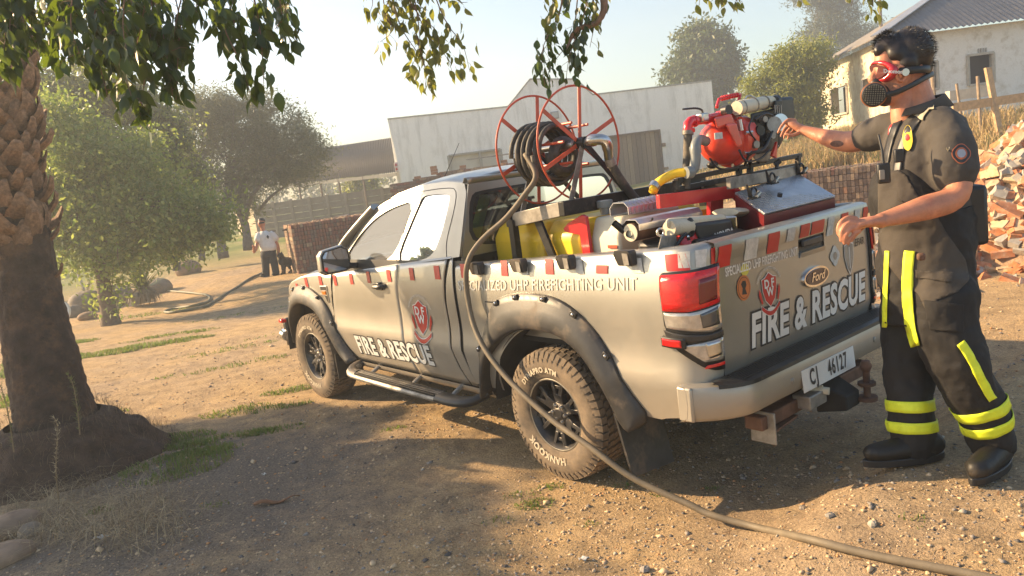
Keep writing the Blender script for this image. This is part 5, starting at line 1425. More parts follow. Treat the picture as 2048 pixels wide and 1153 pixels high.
# aerial
tag_a = MB().tube([far(918, 287, 6.55), far(884, 366, 6.55)], [.0022, .004], 6).build('aerial', M['black'], truck)

# ------------------------------------------------------------------ stripes and lettering
def side_decal(name, quad, mt, off=.0045, parent=truck, fn=side3):
    a, b, c, d = quad   # bottom front, bottom rear, top rear, top front in (x, z)
    rows = []
    for i in range(5):
        t = i / 4; p = (lerp(a[0], b[0], t), lerp(a[1], b[1], t)); q = (lerp(d[0], c[0], t), lerp(d[1], c[1], t))
        rows.append([fn(lerp(p[0], q[0], j / 6), lerp(p[1], q[1], j / 6), off) for j in range(7)])
    return MB().grid(rows).build(name, mt, parent, smooth=180, fix=False)
def stripe(px, top, bot, w, lean=-.035, mt='red'):
    p = on(px, (top + bot) / 2, Y=.895); zt_, zb_ = on(px, top, Y=.89).z, on(px, bot, Y=.9).z; x = p.x
    side_decal('chequer_stripe', ((x + w / 2 - lean, zb_), (x - w / 2 - lean, zb_), (x - w / 2, zt_), (x + w / 2, zt_)), M[mt], fn=corner3 if x < -.9 else side3)
for px, yc, w, h in ((593, 574, .05, 13), (612, 565, .055, 19), (640, 562, .055, 21), (669, 561, .05, 21), (701, 558, .05, 22), (735, 555, .05, 23), (775, 552, .052, 24), (820, 549, .055, 25), (870, 546, .065, 27), (923, 543, .07, 28), (1003, 538, .06, 30), (1092, 535, .065, 30)):
    stripe(px, yc - h / 2, yc + h / 2, w, lean=.012 if px > 950 else .02)
stripe(1199, 532, 549, .08, 0)
stripe(1334, 511, 545, .075, .018)
for px, yc, w, h in ((656, 562, .04, 19), (685, 560, .04, 20), (718, 557, .04, 21), (755, 553, .045, 23), (797, 550, .05, 24), (845, 548, .05, 26), (1042, 537, .06, 28), (1150, 535, .06, 28), (1265, 533, .07, 30)):
    stripe(px, yc - h / 2, yc + h / 2, w, lean=.02, mt='paint' if px > 0 and px < 1000 else 'dwhite') if px > 1000 else None
side_decal('chequer_stripe', ((-1.015, 1.258), (-1.045, 1.258), (-1.045, 1.335), (-1.01, 1.335)), M['dwhite'], fn=corner3)
side_decal('chequer_stripe', ((-.965, 1.262), (-1.0, 1.26), (-.995, 1.335), (-.96, 1.335)), M['dwhite'], fn=corner3)
side_decal('chequer_stripe', ((-1.062, 1.262), (-1.089, 1.262), (-1.089, 1.335), (-1.058, 1.335)), M['red'], fn=corner3)
def td(y0, y1, z0, z1, mt, lean=0):
    rows = [[tail3(lerp(lerp(y0, y1, i / 3), lerp(y0, y1, i / 3) + lean, j / 4), lerp(z0, z1, j / 4), .003) for j in range(5)] for i in range(4)]
    MB().grid(rows).build('chequer_stripe', M[mt], tg, smooth=180, fix=False)
for k, (y0, y1, mt) in enumerate(((.725, .63, 'red'), (.52, .42, 'dwhite'), (.335, .235, 'red'), (.165, .09, 'dwhite'), (.04, -.05, 'red'), (-.07, -.20, 'red'), (-.24, -.31, 'dwhite'), (-.39, -.47, 'red'), (-.55, -.62, 'dwhite'), (-.66, -.725, 'red'))):
    td(y0, y1, 1.235 if abs(y0) > .3 or y0 > .2 or y0 < -.22 else 1.268, 1.335, mt, -.012)
# side lettering
def side_txt(x0, z0, zslope=0.0):
    return lambda a, b: side3(x0 - a, z0 + b - a * zslope, .006)
def bold_pair(parent, txt, x0, z0, size, xs, fn_maker, outline=.010, **kw):
    f = fn_maker
    put_text('lettering_outline', parent, M['letterblack'], txt, f(.0035), size=size, xs=xs, bold=outline + kw.get('bold', 0), shear=kw.get('shear', 0), spacing=kw.get('spacing', 1))
    put_text('lettering', parent, M['letter'], txt, f(.0048), size=size, xs=xs, bold=kw.get('bold', 0), shear=kw.get('shear', 0), spacing=kw.get('spacing', 1))
pA, pB = on(690, 688, Y=.9), on(891, 720, Y=.9)
sl = (pB.z - pA.z) / (pA.x - pB.x)
bold_pair(truck, 'FIRE & RESCUE', 0, 0, .205, .80, lambda o: (lambda a, b: side3((pA.x + pB.x) / 2 - a, (pA.z + pB.z) / 2 + b + a * sl, o)), outline=.009, bold=.0075, spacing=1.06)
qA, qB = on(910, 573, Y=.895), on(1283, 570, Y=.895)
sl2 = (qB.z - qA.z) / (qA.x - qB.x)
put_text('lettering', truck, M['dwhite'], 'SPECIALIZED UHP FIREFIGHTING UNIT', lambda a, b: side3((qA.x + qB.x) / 2 - a, (qA.z + qB.z) / 2 + b + a * sl2, .004), size=.088, xs=.93, bold=.0012, spacing=1.08)
bold_pair(tg, 'FIRE & RESCUE', 0, 0, .225, .765, lambda o: (lambda a, b: tail3(-.06 - a, .877 + b, o)), outline=.010, bold=.008, shear=.18, spacing=1.05)
put_text('lettering', tg, M['white'], 'SPECIALIZED UHP FIREFIGHTING UNIT', lambda a, b: tail3(.365 - a, 1.205 + b, .004), size=.060, xs=.59, bold=.0010)
put_text('printed_word', tg, M['letterblack'], 'EFAR', lambda a, b: tail3(-.62 - a, 1.145 + b, .004), size=.06, xs=.9, bold=.001)
def crest(parent, fn, s, letters=True):
    """fire group shield: fn(a, b, off)"""
    sh_ = [(-.085, .075), (-.05, .082), (0, .115), (.05, .082), (.085, .075), (.08, -.01), (.055, -.075), (0, -.125), (-.055, -.075), (-.08, -.01)]
    def poly(pts, off, mt, name):
        k = len(pts); tri = tessellate_polygon([[Vector((a, b, 0)) for a, b in pts]])
        MB().add([fn(a * s, b * s, off) for a, b in pts], [tuple(t) for t in tri]).build(name, mt, parent, smooth=0, fix=False)
    poly([(a * 1.07, b * 1.07) for a, b in sh_], .004, M['white'], 'crest_border'); poly(sh_, .0055, M['red'], 'crest_shield')
    for t, a0, b0, sz in (('D', -.036, .038, .085), ('F', .036, .038, .085), ('W', 0, -.022, .085)):
        put_text('crest_letter', parent, M['white'], t, lambda a, b, a0=a0, b0=b0: fn(a0 * s + a, b0 * s + b, .0075), size=sz * s, xs=.95, bold=.003 * s)
    for q in (-1, 1):
        poly([(q * .125, .02), (q * .105, -.01), (q * .085, -.09), (q * .10, -.095), (q * .13, -.03)], .0045, M['red'], 'crest_pen')
    rib = [(-.11 + .22 * i / 12, -.105 - .055 * math.sin(math.pi * i / 12)) for i in range(13)]
    rib2 = [(a, b - .03) for a, b in reversed(rib)]
    poly([(a * 1.03, b + (.006 if i < 13 else -.006)) for i, (a, b) in enumerate(rib + rib2)], .004, M['white'], 'crest_border'); poly(rib + rib2, .006, M['red'], 'crest_ribbon')
    vs, fs = text2d('INDEPENDENT FIRE FIGHTER & RESCUE GROUP', size=.026 * s, xs=.8, bold=.0004)
    w = max(a for a, b in vs); rad = .155 * s
    MB().add([fn((rad + b) * math.sin(a / w * 1.15), -.005 * s + (rad + b) * math.cos(a / w * 1.15), .0045) for a, b in vs], fs).build('crest_motto', M['dwhite'], parent, smooth=0, fix=False)
cl = on(842, 634, Y=.895)
crest(truck, lambda a, b, o: side3(cl.x - a, cl.z + b, o), 1.0)
ct = on(1536, 578, X=-1.10)
crest(tg, lambda a, b, o: tail3(ct.y - a, ct.z + b, o), .70)
def disc(parent, cy, cz, r, mt, off, name, ry=1.0, n=24):
    MB().add([tail3(cy + r * ry * math.cos(2 * math.pi * k / n), cz + r * math.sin(2 * math.pi * k / n), off) for k in range(n)], [tuple(range(n))]).build(name, mt, parent, smooth=0, fix=False)
bd = on(1487, 576, X=-1.10)
orange = mat('orange_badge', (.52, .17, .05), .5, 0, .1)
disc(tg, bd.y, bd.z, .062, orange, .004, 'round_badge', .85); disc(tg, bd.y, bd.z, .053, M['letterblack'], .0045, 'badge_ring', .85); disc(tg, bd.y, bd.z, .050, orange, .005, 'badge_field', .85)
MB().add([tail3(bd.y + a, bd.z + b, .0055) for a, b in ((-.02, -.035), (.02, -.03), (.012, 0), (.022, .02), (.008, .035), (-.015, .032), (-.02, .01), (-.008, -.005))], [tuple(range(8))]).build('badge_figure', M['letterblack'], tg, smooth=0, fix=False)
disc(tg, bd.y - .02, bd.z + .085, .03, mat('yellow_sticker', (.6, .55, .08), .6), .0035, 'yellow_sticker', 1.1)
mc = on(1667, 512, X=-1.10); 
MB().add([tail3(mc.y + .05 * math.cos(2 * math.pi * k / 16) * (1.15 if k % 4 == 0 else .85 if k % 2 == 0 else 1.0), mc.z + .052 * math.sin(2 * math.pi * k / 16) * (1.15 if k % 4 == 0 else .85 if k % 2 == 0 else 1), .004) for k in range(16)], [tuple(range(16))]).build('rescue_cross', M['dwhite'], tg, smooth=0, fix=False)
disc(tg, mc.y, mc.z, .022, M['greymetal'], .005, 'cross_centre')
gs = on(1697, 512, X=-1.10); shp = [(-.05, .06), (0, .075), (.05, .06), (.052, 0), (.03, -.06), (0, -.10), (-.03, -.06), (-.052, 0)]
for sc_, mt, of in ((1.1, M['white'], .004), (1.0, M['greymetal'], .005)): MB().add([tail3(gs.y + a * sc_, gs.z + b * sc_, of) for a, b in shp], [tuple(range(8))]).build('grey_shield', mt, tg, smooth=0, fix=False)
MB().add([tail3(gs.y + a, gs.z + b, .006) for a, b in ((-.004, .05), (.004, .05), (.003, -.07), (-.003, -.07))], [(0, 1, 2, 3)]).build('shield_staff', M['white'], tg, smooth=0, fix=False)
# maker's oval
ov = on(1632, 553, X=-1.115); ovp = []
def oval(rx, rz, off, th, name, mt):
    n = 32; MB().add([tail3(ov.y + rx * math.cos(2 * math.pi * k / n), ov.z + rz * math.sin(2 * math.pi * k / n), off) for k in range(n)] + [tail3(ov.y + rx * 1.02 * math.cos(2 * math.pi * k / n), ov.z + rz * 1.03 * math.sin(2 * math.pi * k / n), 0) for k in range(n)], [tuple(range(n))] + [(k, (k + 1) % n, n + (k + 1) % n, n + k) for k in range(n)]).build(name, mt, tg, smooth=30)
oval(.128, .053, .014, 0, 'oval_badge', M['chrome']); oval(.112, .042, .017, 0, 'oval_badge_field', mat('badge_navy', (.008, .012, .04), .12, 0, .1, coat=.6))
put_text('badge_script', tg, M['chrome'], 'Ford', lambda a, b: tail3(ov.y - a, ov.z + b, .0195), size=.066, xs=1.05, shear=.35, bold=.0012)

# ------------------------------------------------------------------ wheels
def tyre_mesh():
    """axis = +Y (outer face), centre at origin"""
    mb = MB(); W2_ = .128
    prof = [(.212, -.10), (.235, -.118), (.275, -.132), (.315, -.132), (.350, -.124), (.366, -.112), (.372, -.095), (.3735, -.05), (.374, 0), (.3735, .05), (.372, .095), (.366, .112), (.350, .124), (.315, .132), (.300, .1335), (.285, .1325), (.262, .1265), (.235, .118), (.217, .108), (.212, .10)]
    mb.lathe(prof, (0, 0, 0), (0, 1, 0), 96, caps=False)
    q = random.Random(3)
    def P(r, a, y): return Vector((r * math.cos(a), y, r * math.sin(a)))
    def blk(a0, a1, y0, y1, r0, r1, sk=0, r1b=None):
        r1b = r1b or r1
        vs = [P(r0, a0, y0), P(r0, a1, y0), P(r0, a1 + sk, y1), P(r0, a0 + sk, y1), P(r1, a0, y0), P(r1, a1, y0), P(r1b, a1 + sk, y1), P(r1b, a0 + sk, y1)]
        mb.hex8(vs)
    N = 52; st = 2 * math.pi / N
    for k in range(N):
        a = k * st; w = st * (.70 if k % 2 else .78)
        for s in (1, -1):
            blk(a, a + w, s * .072, s * .112, .365, .390, s * .012, .383)          # shoulder lugs
            blk(a, a + w * (1 if k % 2 else .8), s * .110, s * (.127 if k % 2 else .1295), .345, .3845, .004, .352)   # sidewall lugs
            blk(a + st * .3, a + st * .3 + w * .93, s * .030, s * .066, .366, .391, s * .03)
        blk(a + st * .1, a + st * .1 + w * .9, -.024, .024, .366, .391, .045)
        for s in (1, -1):
            c = a + w * .45
            mb.add([P(.345, c - st * .22, s * .1325), P(.345, c + st * .22, s * .1325), P(.326, c + st * .05, s * .1365), P(.326, c - st * .05, s * .1365)], [(0, 1, 2, 3)])
    return mb
def rim_mesh():
    mb = MB()
    mb.lathe([(.205, -.10), (.19, -.09), (.185, .03), (.196, .085), (.207, .098), (.214, .108), (.219, .106), (.221, .098)], (0, 0, 0), (0, 1, 0), 64, caps=False)
    return mb
def spokes_mesh():
    mb = MB()
    mb.lathe([(0, .082), (.03, .082), (.034, .076), (.056, .070), (.070, .062), (.074, .03)], (0, 0, 0), (0, 1, 0), 36)
    for k in range(6):
        a = 2 * math.pi * k / 6 + .26
        d = Vector((math.cos(a), 0, math.sin(a))); t = Vector((-math.sin(a), 0, math.cos(a)))
        def p(r, w, y): return d * r + t * w + Vector((0, y, 0))
        # root block then fork into two arms
        mb.hex8([p(.05, -.030, .066), p(.118, -.034, .080), p(.118, .034, .080), p(.05, .030, .066), p(.05, -.034, .030), p(.118, -.040, .040), p(.118, .040, .040), p(.05, .034, .030)])
        for s in (-1, 1):
            mb.hex8([p(.116, s * .006, .080), p(.198, s * .034, .084), p(.198, s * .058, .080), p(.116, s * .036, .078), p(.116, s * .006, .04), p(.198, s * .032, .04), p(.198, s * .060, .04), p(.116, s * .040, .04)])
        mb.hex8([p(.150, -.024, .074), p(.172, -.034, .076), p(.172, .034, .076), p(.150, .024, .074), p(.150, -.024, .05), p(.172, -.034, .05), p(.172, .034, .05), p(.150, .024, .05)])
    return mb
def make_wheel(x, side):
    w = bpy.data.objects.new('wheel', None); COL.objects.link(w); w.parent = truck; w.location = (x, side * .775, AX); w.empty_display_size = .1
    a0 = .35 if x < 1 else 1.1
    rot = (0, -a0 if side > 0 else a0, 0 if side > 0 else math.pi)
    def prt(name, mb, mt, **kw):
        o = mb.build(name, mt, None, **kw); o.parent = w; o.rotation_euler = rot; return o
    ty = prt('tyre', tyre_mesh(), M['rubber'], smooth=32)
    prt('rim', rim_mesh(), M['rim'], smooth=40)
    prt('rim_lip', MB().lathe([(.2085, .1085), (.214, .1115), (.219, .1085)], (0, 0, 0), (0, 1, 0), 64, caps=False), M['rimlip'], smooth=60)
    prt('spokes', spokes_mesh(), M['rim'], smooth=30, bevel=.004)
    prt('brake_disc', MB().lathe([(.05, -.01), (.16, -.01), (.16, -.03), (.05, -.03)], (0, 0, 0), (0, 1, 0), 36, caps=False), M['rust'], smooth=30)
    prt('backing_plate', MB().lathe([(0, -.06), (.19, -.06)], (0, 0, 0), (0, 1, 0), 36), M['underbody'], smooth=0)
    nm = MB()
    for k in range(6):
        a = 2 * math.pi * k / 6 + .26 + math.pi / 6; c = Vector((.052 * math.cos(a), .07, .052 * math.sin(a)))
        o = MB().lathe([(.0115, -.02), (.0115, .012), (.008, .017), (0, .018)], c, (0, 1, 0), 10).build('wheel_nut', M['steel'], None, smooth=40); o.parent = w; o.rotation_euler = rot
    if side > 0:
        for t, r, ac, sz, xs_, flip in (('HANKOOK', .268, -1.25, .058, 1.0, 1), ('DYNAPRO ATM', .275, 1.28, .044, 1.0, 1)):
            vs, fs = text2d(t, size=sz, xs=xs_, bold=.0022, spacing=1.12)
            # the letters run round the sidewall; seen from outside (+Y) angle grows anticlockwise from +X to +Z mirrored
            pts = []
            for a, b in vs:
                rr = r + b; an = ac + a / r
                pts.append(Vector((rr * math.cos(an), .1355 - max(0, rr - .30) * .1 - max(0, .262 - rr) * .25, rr * math.sin(an))))
            o = MB().add(pts, fs).build('tyre_lettering', M['tyreletter'], None, smooth=0, fix=False); o.parent = w
    return w
make_wheel(0, 1); make_wheel(0, -1); make_wheel(3.22, 1); make_wheel(3.22, -1)
for s in (1, -1): MB().tube([(3.22, s * .70, .39), (3.22, s * .2, .42)], .04, 8).build('drive_shaft', M['underbody'], truck)
# ================================================================== FIREFIGHTING GEAR IN THE BED
def gear():
    # --- steel rack
    rk = thing('equipment_rack', 'black and grey steel rack carrying the hose reel and pump over the load bed', 'rack', (0, 0, .8))
    zt_ = 1.515
    a, b = on(1030, 440, Y=.60), on(1129, 417, Y=.60)
    MB().beam((a.x, .60, a.z + .0), (b.x, .60, b.z), .05, .085).build('side_rail', M['greymetal'], rk, bevel=.004)  # grey where the other rails are black: sun on this face painted in
    MB().beam((b.x - .015, .64, b.z), (b.x - .015, -.70, b.z), .05, .085).build('rear_beam', M['blackmetal'], rk, bevel=.004)
    MB().beam((a.x + .02, .64, a.z), (a.x + .02, -.70, a.z), .05, .08).build('front_beam', M['blackmetal'], rk, bevel=.004)
    MB().beam((a.x, -.68, a.z), (-.72, -.68, b.z + .02), .05, .08).build('side_rail', M['blackmetal'], rk, bevel=.004)
    c0, c1 = on(1072, 432, Y=.585), on(1105, 512, Y=.585)
    MB().beam(c0, c1 + (c1 - c0) * .8, .055, .02, (0, 1, 0)).build('brace', M['blackmetal'], rk)
    for x, y in ((a.x, -.68), (b.x - .02, -.68), (-.70, -.68), (a.x, .62)): MB().beam((x, y, .8), (x, y, 1.5), .045, .045, (1, 0, 0)).build('upright', M['blackmetal'], rk)
    g0, g1 = on(1457, 368, X=-.70), on(1593, 342, X=-.70)
    MB().beam(g0, g1, .03, .062).build('grey_beam', M['greymetal'], rk, bevel=.003)
    for px, py in ((1303, 388), (1405, 368)):
        p = on(px, py, X=b.x - .05); MB().tube([p + Vector((0, 0, .02)), p - Vector((0, 0, .03))], [.012, .008], 8).build('bolt', M['steel'], rk)
    rp = MB()
    for (p, q) in (((1352, 362), (1600, 311)), ((1352, 379), (1600, 330))):
        rp.beam(on(*p, X=-.52), on(*q, X=-.52), .035, .028)
    for px in (1352, 1478, 1500, 1596):
        yy = 362 - (px - 1352) * .205; rp.beam(on(px, yy, X=-.53), on(px, yy + 20, X=-.53), .03, .03, (1, 0, 0))
    rp.build('pump_mount', M['blackmetal'], rk, bevel=.003)
    # red skid frame
    rf = thing('red_skid_frame', 'bright red painted steel frame around the equipment inside the load bed', 'frame', (-.5, 0, .8))
    m0, m1, m2 = on(1316, 404, X=-.52), on(1466, 384, X=-.58), on(1528, 450, X=-.62)
    MB().beam(m0, m1, .03, .075).build('top_rail', M['redpaint'], rf, bevel=.003)
    MB().beam(m1 + Vector((0, .015, .02)), m2 + (m2 - m1) * 1.0, .03, .07, (1, 0, 0)).build('sloping_rail', M['redpaint'], rf, bevel=.003)
    MB().beam(on(1430, 385, X=-.52), on(1430, 470, X=-.52), .03, .12, (0, 1, 0)).build('upright', M['redpaint'], rf)
    q = [on(x, y, Y=.56) for x, y in ((1128, 457), (1136, 447), (1164, 430), (1172, 434), (1183, 512), (1167, 512), (1160, 470), (1138, 466), (1129, 462))]
    MB().prism([(p.x, p.z) for p in q], lambda a_, b_, t: Vector((a_, .565 - .025 * t, b_)), 1).build('bracket', M['redpaint'], rf, bevel=.003)
    # --- tanks
    ty = thing('water_tank', 'large yellow plastic water tank in the front of the load bed', 'tank', (.4, 0, .8))
    for nm, x0, x1, ytop in (('tank_body', .80, .30, .54), ('tank_body', .275, -.04, .545)):
        pr = [(-.55, .82), (ytop, .82), (ytop, 1.38), (ytop - .07, 1.47), (-.50, 1.47), (-.55, 1.42)]
        MB().add([Vector((x0, y, z)) for y, z in pr] + [Vector((x1, y, z)) for y, z in pr], [tuple(range(6)), tuple(reversed(range(6, 12)))] + [(i, (i + 1) % 6, 6 + (i + 1) % 6, 6 + i) for i in range(6)]).build(nm, M['yellow'], ty, bevel=.03, segs=3)
    MB().lathe([(.08, 0), (.085, .03), (.07, .045), (0, .045)], (.5, .1, 1.47), (0, 0, 1), 20).build('tank_lid', M['black'], ty)
    ct_ = thing('cream_tank', 'small dusty cream plastic tank behind the red bracket', 'tank', (-.2, .3, .8))
    q0, q1 = on(1180, 470, Y=.53), on(1238, 470, Y=.53)
    pr = [(-.02, .82), (.53, .82), (.53, 1.36), (.48, 1.475), (-.02, 1.475)]
    MB().add([Vector((q0.x, y, z)) for y, z in pr] + [Vector((q1.x, y, z)) for y, z in pr], [tuple(range(5)), tuple(reversed(range(5, 10)))] + [(i, (i + 1) % 5, 5 + (i + 1) % 5, 5 + i) for i in range(5)]).build('tank_body', M['cream'], ct_, bevel=.02, segs=3)
    p = on(1210, 412, Y=.35); MB().lathe([(.03, -.05), (.034, -.012), (.048, -.008), (.048, .03), (.04, .034), (0, .034)], p, (0, 0, 1), 20).build('filler_neck', M['pvcgrey'], ct_)
    MB().box(on(1225, 494, Y=.537), (.07, .004, .018)).build('orange_label', M['reel'], ct_, smooth=0)
    # yellow drum deeper in
    dr = MB().lathe([(.0, 0), (.15, 0), (.155, .02), (.155, .60), (.15, .62), (0, .62)], (-.30, -.18, .81), (0, 0, 1), 24).build('yellow_drum', M['yellow'], None, smooth=40); tag(dr, 'ochre yellow drum standing in shade under the red rail', 'drum')
    # --- hose reel
    HX, FX = .07, .45
    hub = on(1160, 287, X=HX); Rr = .338; hy, hz_ = hub.y, hub.z
    rl = thing('hose_reel', 'open orange-red spoked hose reel wound with black hose on top of the rack', 'hose reel', (HX, hy, hz_))
    cyl = lambda x, a_, r: Vector((x, hy + r * math.cos(a_), hz_ + r * math.sin(a_)))
    for X_ in (HX, FX):
        w = bpy.data.objects.new('reel_wheel', None); COL.objects.link(w); w.parent = rl
        MB().lathe([(Rr + .0065 * math.cos(t), .0065 * math.sin(t)) for t in [2 * math.pi * k / 8 for k in range(8)]], (X_, hy, hz_), (1, 0, 0), 72, True).build('rim', M['reel'], w, smooth=180)
        for k in range(6):
            a_ = R_(98) + k * math.pi / 3 
            MB().beam(cyl(X_, a_, .03), cyl(X_, a_, Rr), .005, .025, (0, -math.sin(a_), math.cos(a_))).build('spoke', M['reel'], w)
    for k in range(6):
        a_ = R_(68) + k * math.pi / 3
        MB().tube([cyl(HX, a_, .135), cyl(FX, a_, .135)], .0085, 8).build('cross_rod', M['reel'], rl)
    MB().tube([Vector((HX - .07, hy, hz_)), Vector((FX + .05, hy, hz_))], .022, 14).build('axle', M['steel'], rl)
    MB().tube([Vector((HX - .05, hy, hz_)), Vector((HX + .02, hy, hz_))], .036, 14).build('bearing', M['blackmetal'], rl)
    turns = 0
    for lay, (r0, n_) in enumerate(((.160, 5), (.186, 4))):
        P = []
        for i in range(n_ * 28 + 1):
            t = i / 28; x = lerp(HX + .13, FX - .02, (t / n_)) if lay % 2 == 0 else lerp(FX - .02, HX + .16, t / n_)
            r = r0 + .005 * math.sin(t * 5 + lay); P.append(Vector((x, hy + .055 + r * math.cos(t * 2 * math.pi), hz_ - .035 + r * math.sin(t * 2 * math.pi))))
        MB().tube(P, .0150, 8).build('wound_hose', M['hose'], rl, smooth=180)
    P = [Vector((HX + .10 + .02 * t, hy + .03 + (.085 + .01 * t) * math.cos(t * 2 * math.pi), hz_ - .06 + (.085 + .01 * t) * math.sin(t * 2 * math.pi))) for t in [i / 24 for i in range(50)]]
    MB().tube(P, .024, 10).build('inner_hose', M['hose'], rl, smooth=180)
    MB().tube([Vector((HX + .14, hy + .03, hz_ - .01)), Vector((HX + .04, hy + .01, hz_ - .005))], [.026, .030], 12).build('coupling', M['steel'], rl)
    # swivel elbow and feed hose at the near end
    P = smooth_path([Vector((HX - .05, hy, hz_)), Vector((HX - .10, hy - .01, hz_ + .008)), Vector((HX - .15, hy - .06, hz_ - .01)), on(1218, 318, X=HX - .10)], 14)
    MB().tube(P, [.022, .026] + [.033] * 8 + [.028] * 4, 14).build('swivel_elbow', M['steel'], rl, smooth=60)
    e0 = P[-1]
    P = smooth_path([e0, on(1232, 345, X=-.04), on(1250, 372, X=-.05), on(1275, 402, X=-.06), on(1300, 425, X=-.1)], 20)
    MB().tube(P, .026, 12).build('feed_hose', M['hose'], rl, smooth=180)
    MB().tube([P[0], P[2]], .032, 12).build('hose_clamp', M['greymetal'], rl)
    for f, X_, mt in (((1137, 428), HX - .03, 'greymetal'), ((1262, 396), HX - .03, 'blackmetal'), ((1043, 436), FX + .03, 'greymetal'), ((1168, 408), FX + .03, 'blackmetal')):
        foot = on(*f, X=X_ if X_ < .3 else FX + .02); MB().beam(Vector((X_, hy, hz_ + .01)), foot, .034, .008, (1, 0, 0)).build('stand_leg', M[mt], rl)
    # --- hose running out over the side and across the yard
    pts = [Vector((.30, hy + .24, hz_ - .02)), on(1072, 352, Y=.62), on(1048, 392, Y=.68), on(1012, 437, Y=.76), on(972, 472, Y=.84), on(948, 500, Y=.90), on(936, 525, Y=.945), on(932, 556, Y=.95), on(937, 605, Y=.955), on(949, 655, Y=.985), on(972, 702, Y=1.01), on(1010, 752, Y=1.02), on(1055, 797, Y=1.02), on(1110, 845, Y=1.01)]
    pts += [on(a_, b_, Y=y_) for a_, b_, y_ in ((1145, 870, 1.01), (1178, 893, 1.0), (1210, 917, .99), (1245, 943, .97), (1285, 967, .94), (1330, 988, .91), (1380, 1010, .88), (1425, 1031, .86))]
    for px, py in ((1520, 1066), (1620, 1092), (1740, 1119), (1900, 1150), (2080, 1178), (2300, 1210)):
        v = G(px, py, .018); pts.append(v)
    sp = smooth_path(pts, 190)
    h = MB().tube(sp, .0172, 12).build('fire_hose', M['hosetan'], None, smooth=180); tag(h, 'long dusty hose hanging from the reel over the truck side and across the near gravel', 'hose')
    # --- red fire pump with its engine
    X0 = -.55
    pc = on(1448, 283, X=X0); pu = thing('fire_pump', 'orange-red portable fire pump with black engine high on the rack', 'pump', (pc.x, pc.y, 1.62))
    ax = Vector((.16, 1, .0)).normalized()      # dome points to the left side of the truck
    MB().lathe([(0, .150), (.04, .148), (.07, .136), (.10, .106), (.126, .06), (.136, .02), (.136, -.02), (.155, -.03), (.155, -.062), (.145, -.066), (.138, -.14), (.10, -.16), (0, -.16)], pc, ax, 40).build('pump_casing', M['pump'], pu, smooth=40)
    for k in range(8):
        a_ = k * math.pi / 4 + .2; u = ax.orthogonal().normalized(); w = ax.cross(u)
        MB().tube([pc + (u * math.cos(a_) + w * math.sin(a_)) * .147 - ax * .02, pc + (u * math.cos(a_) + w * math.sin(a_)) * .147 - ax * .075], .011, 8).build('flange_bolt', M['steel'], pu)
    MB().hex8([on(x_, y_, X=X_) for X_ in (X0 - .15, X0 - .02) for x_, y_ in ((1428, 236), (1462, 228), (1472, 250), (1434, 258))]).hex8([on(x_, y_, X=X_) for X_ in (X0 - .165, X0 - .09) for x_, y_ in ((1450, 248), (1473, 246), (1486, 292), (1474, 296))]).build('cast_bracket', M['pump'], pu, smooth=0, bevel=.012, segs=3)
    MB().tube(smooth_path([on(1482, 222, X=X0), on(1440, 233, X=X0), on(1405, 240, X=X0), on(1380, 243, X=X0), on(1376, 254, X=X0), on(1376, 268, X=X0)], 22), .0265, 14).build('outlet_pipe', M['redpaint'], pu, smooth=60)
    for px, py in ((1388, 243), (1378, 262), (1412, 238)): MB().lathe([(.031, -.012), (.034, 0), (.031, .012)], on(px, py, X=X0), (0, 1, 0) if py < 250 else (0, 0, 1), 14).build('pipe_collar', M['redpaint'], pu, smooth=60)
    MB().tube([on(1376, 266, X=X0), on(1372, 378, X=X0 + .02)], .0235, 12).build('riser_hose', M['hose'], pu)
    MB().tube([on(1376, 270, X=X0), on(1376, 262, X=X0)], .031, 12).build('hose_clamp', M['greymetal'], pu)
    MB().box(on(1405, 236, X=X0 - .02), (.05, .06, .05)).build('valve_body', M['steel'], pu, bevel=.008)
    MB().tube(smooth_path([on(1406, 228, X=X0 - .02), on(1403, 220, X=X0 - .02), on(1390, 217, X=X0 - .02), on(1366, 219, X=X0 - .02)], 10), [.006] * 10, 6).build('valve_lever', M['blackmetal'], pu)
    MB().tube(smooth_path([on(1433, 216, X=X0), on(1437, 203, X=X0), on(1441, 198, X=X0), on(1478, 190, X=X0), on(1480, 193, X=X0), on(1473, 212, X=X0)], 26), .0095, 8).build('carry_handle', M['redpaint'], pu, smooth=180)
    hg = on(1460, 193.5, X=X0)
    for k in range(7): MB().lathe([(.013, -.006), (.016, 0), (.013, .006)], on(1444 + k * 5, 197 - k * 1.1, X=X0), (0, 1, 0), 10).build('handle_ridge', M['redpaint'], pu)
    MB().tube([on(1448, 222, X=X0 - .06), on(1458, 220, X=X0 - .10)], .028, 14).build('black_knob', M['black'], pu)
    MB().box(on(1458, 226, X=X0 - .02), (.09, .15, .035)).build('valve_block', M['redpaint'], pu, bevel=.01)
    # suction bend in grey pvc and yellow hose
    MB().tube(smooth_path([on(1412, 283, X=X0 - .04), on(1398, 280, X=X0 - .06), on(1391, 292, X=X0 - .07), on(1391, 320, X=X0 - .07), on(1386, 340, X=X0 - .06), on(1370, 346, X=X0 - .04)], 22), .028, 14).build('suction_bend', M['pvcgrey'], pu, smooth=180)
    for px, py, d in ((1391, 300, (0, 0, 1)), (1378, 345, (.3, 1, 0))): MB().lathe([(.033, -.02), (.033, .02)], on(px, py, X=X0 - .065), d, 14).build('pipe_collar', M['pvcgrey'], pu, smooth=40)
    yh = MB().tube(smooth_path([on(1374, 345, X=X0 - .05), on(1352, 347, X=X0), on(1330, 357, X=X0 + .05), on(1312, 370, X=X0 + .1), on(1306, 384, X=X0 + .1)], 16), .0255, 14).build('suction_hose', M['yellow'], pu, smooth=180)
    MB().tube([on(1312, 368, X=X0 + .1), on(1307, 377, X=X0 + .1)], .031, 12).build('hose_clamp', M['steel'], pu)
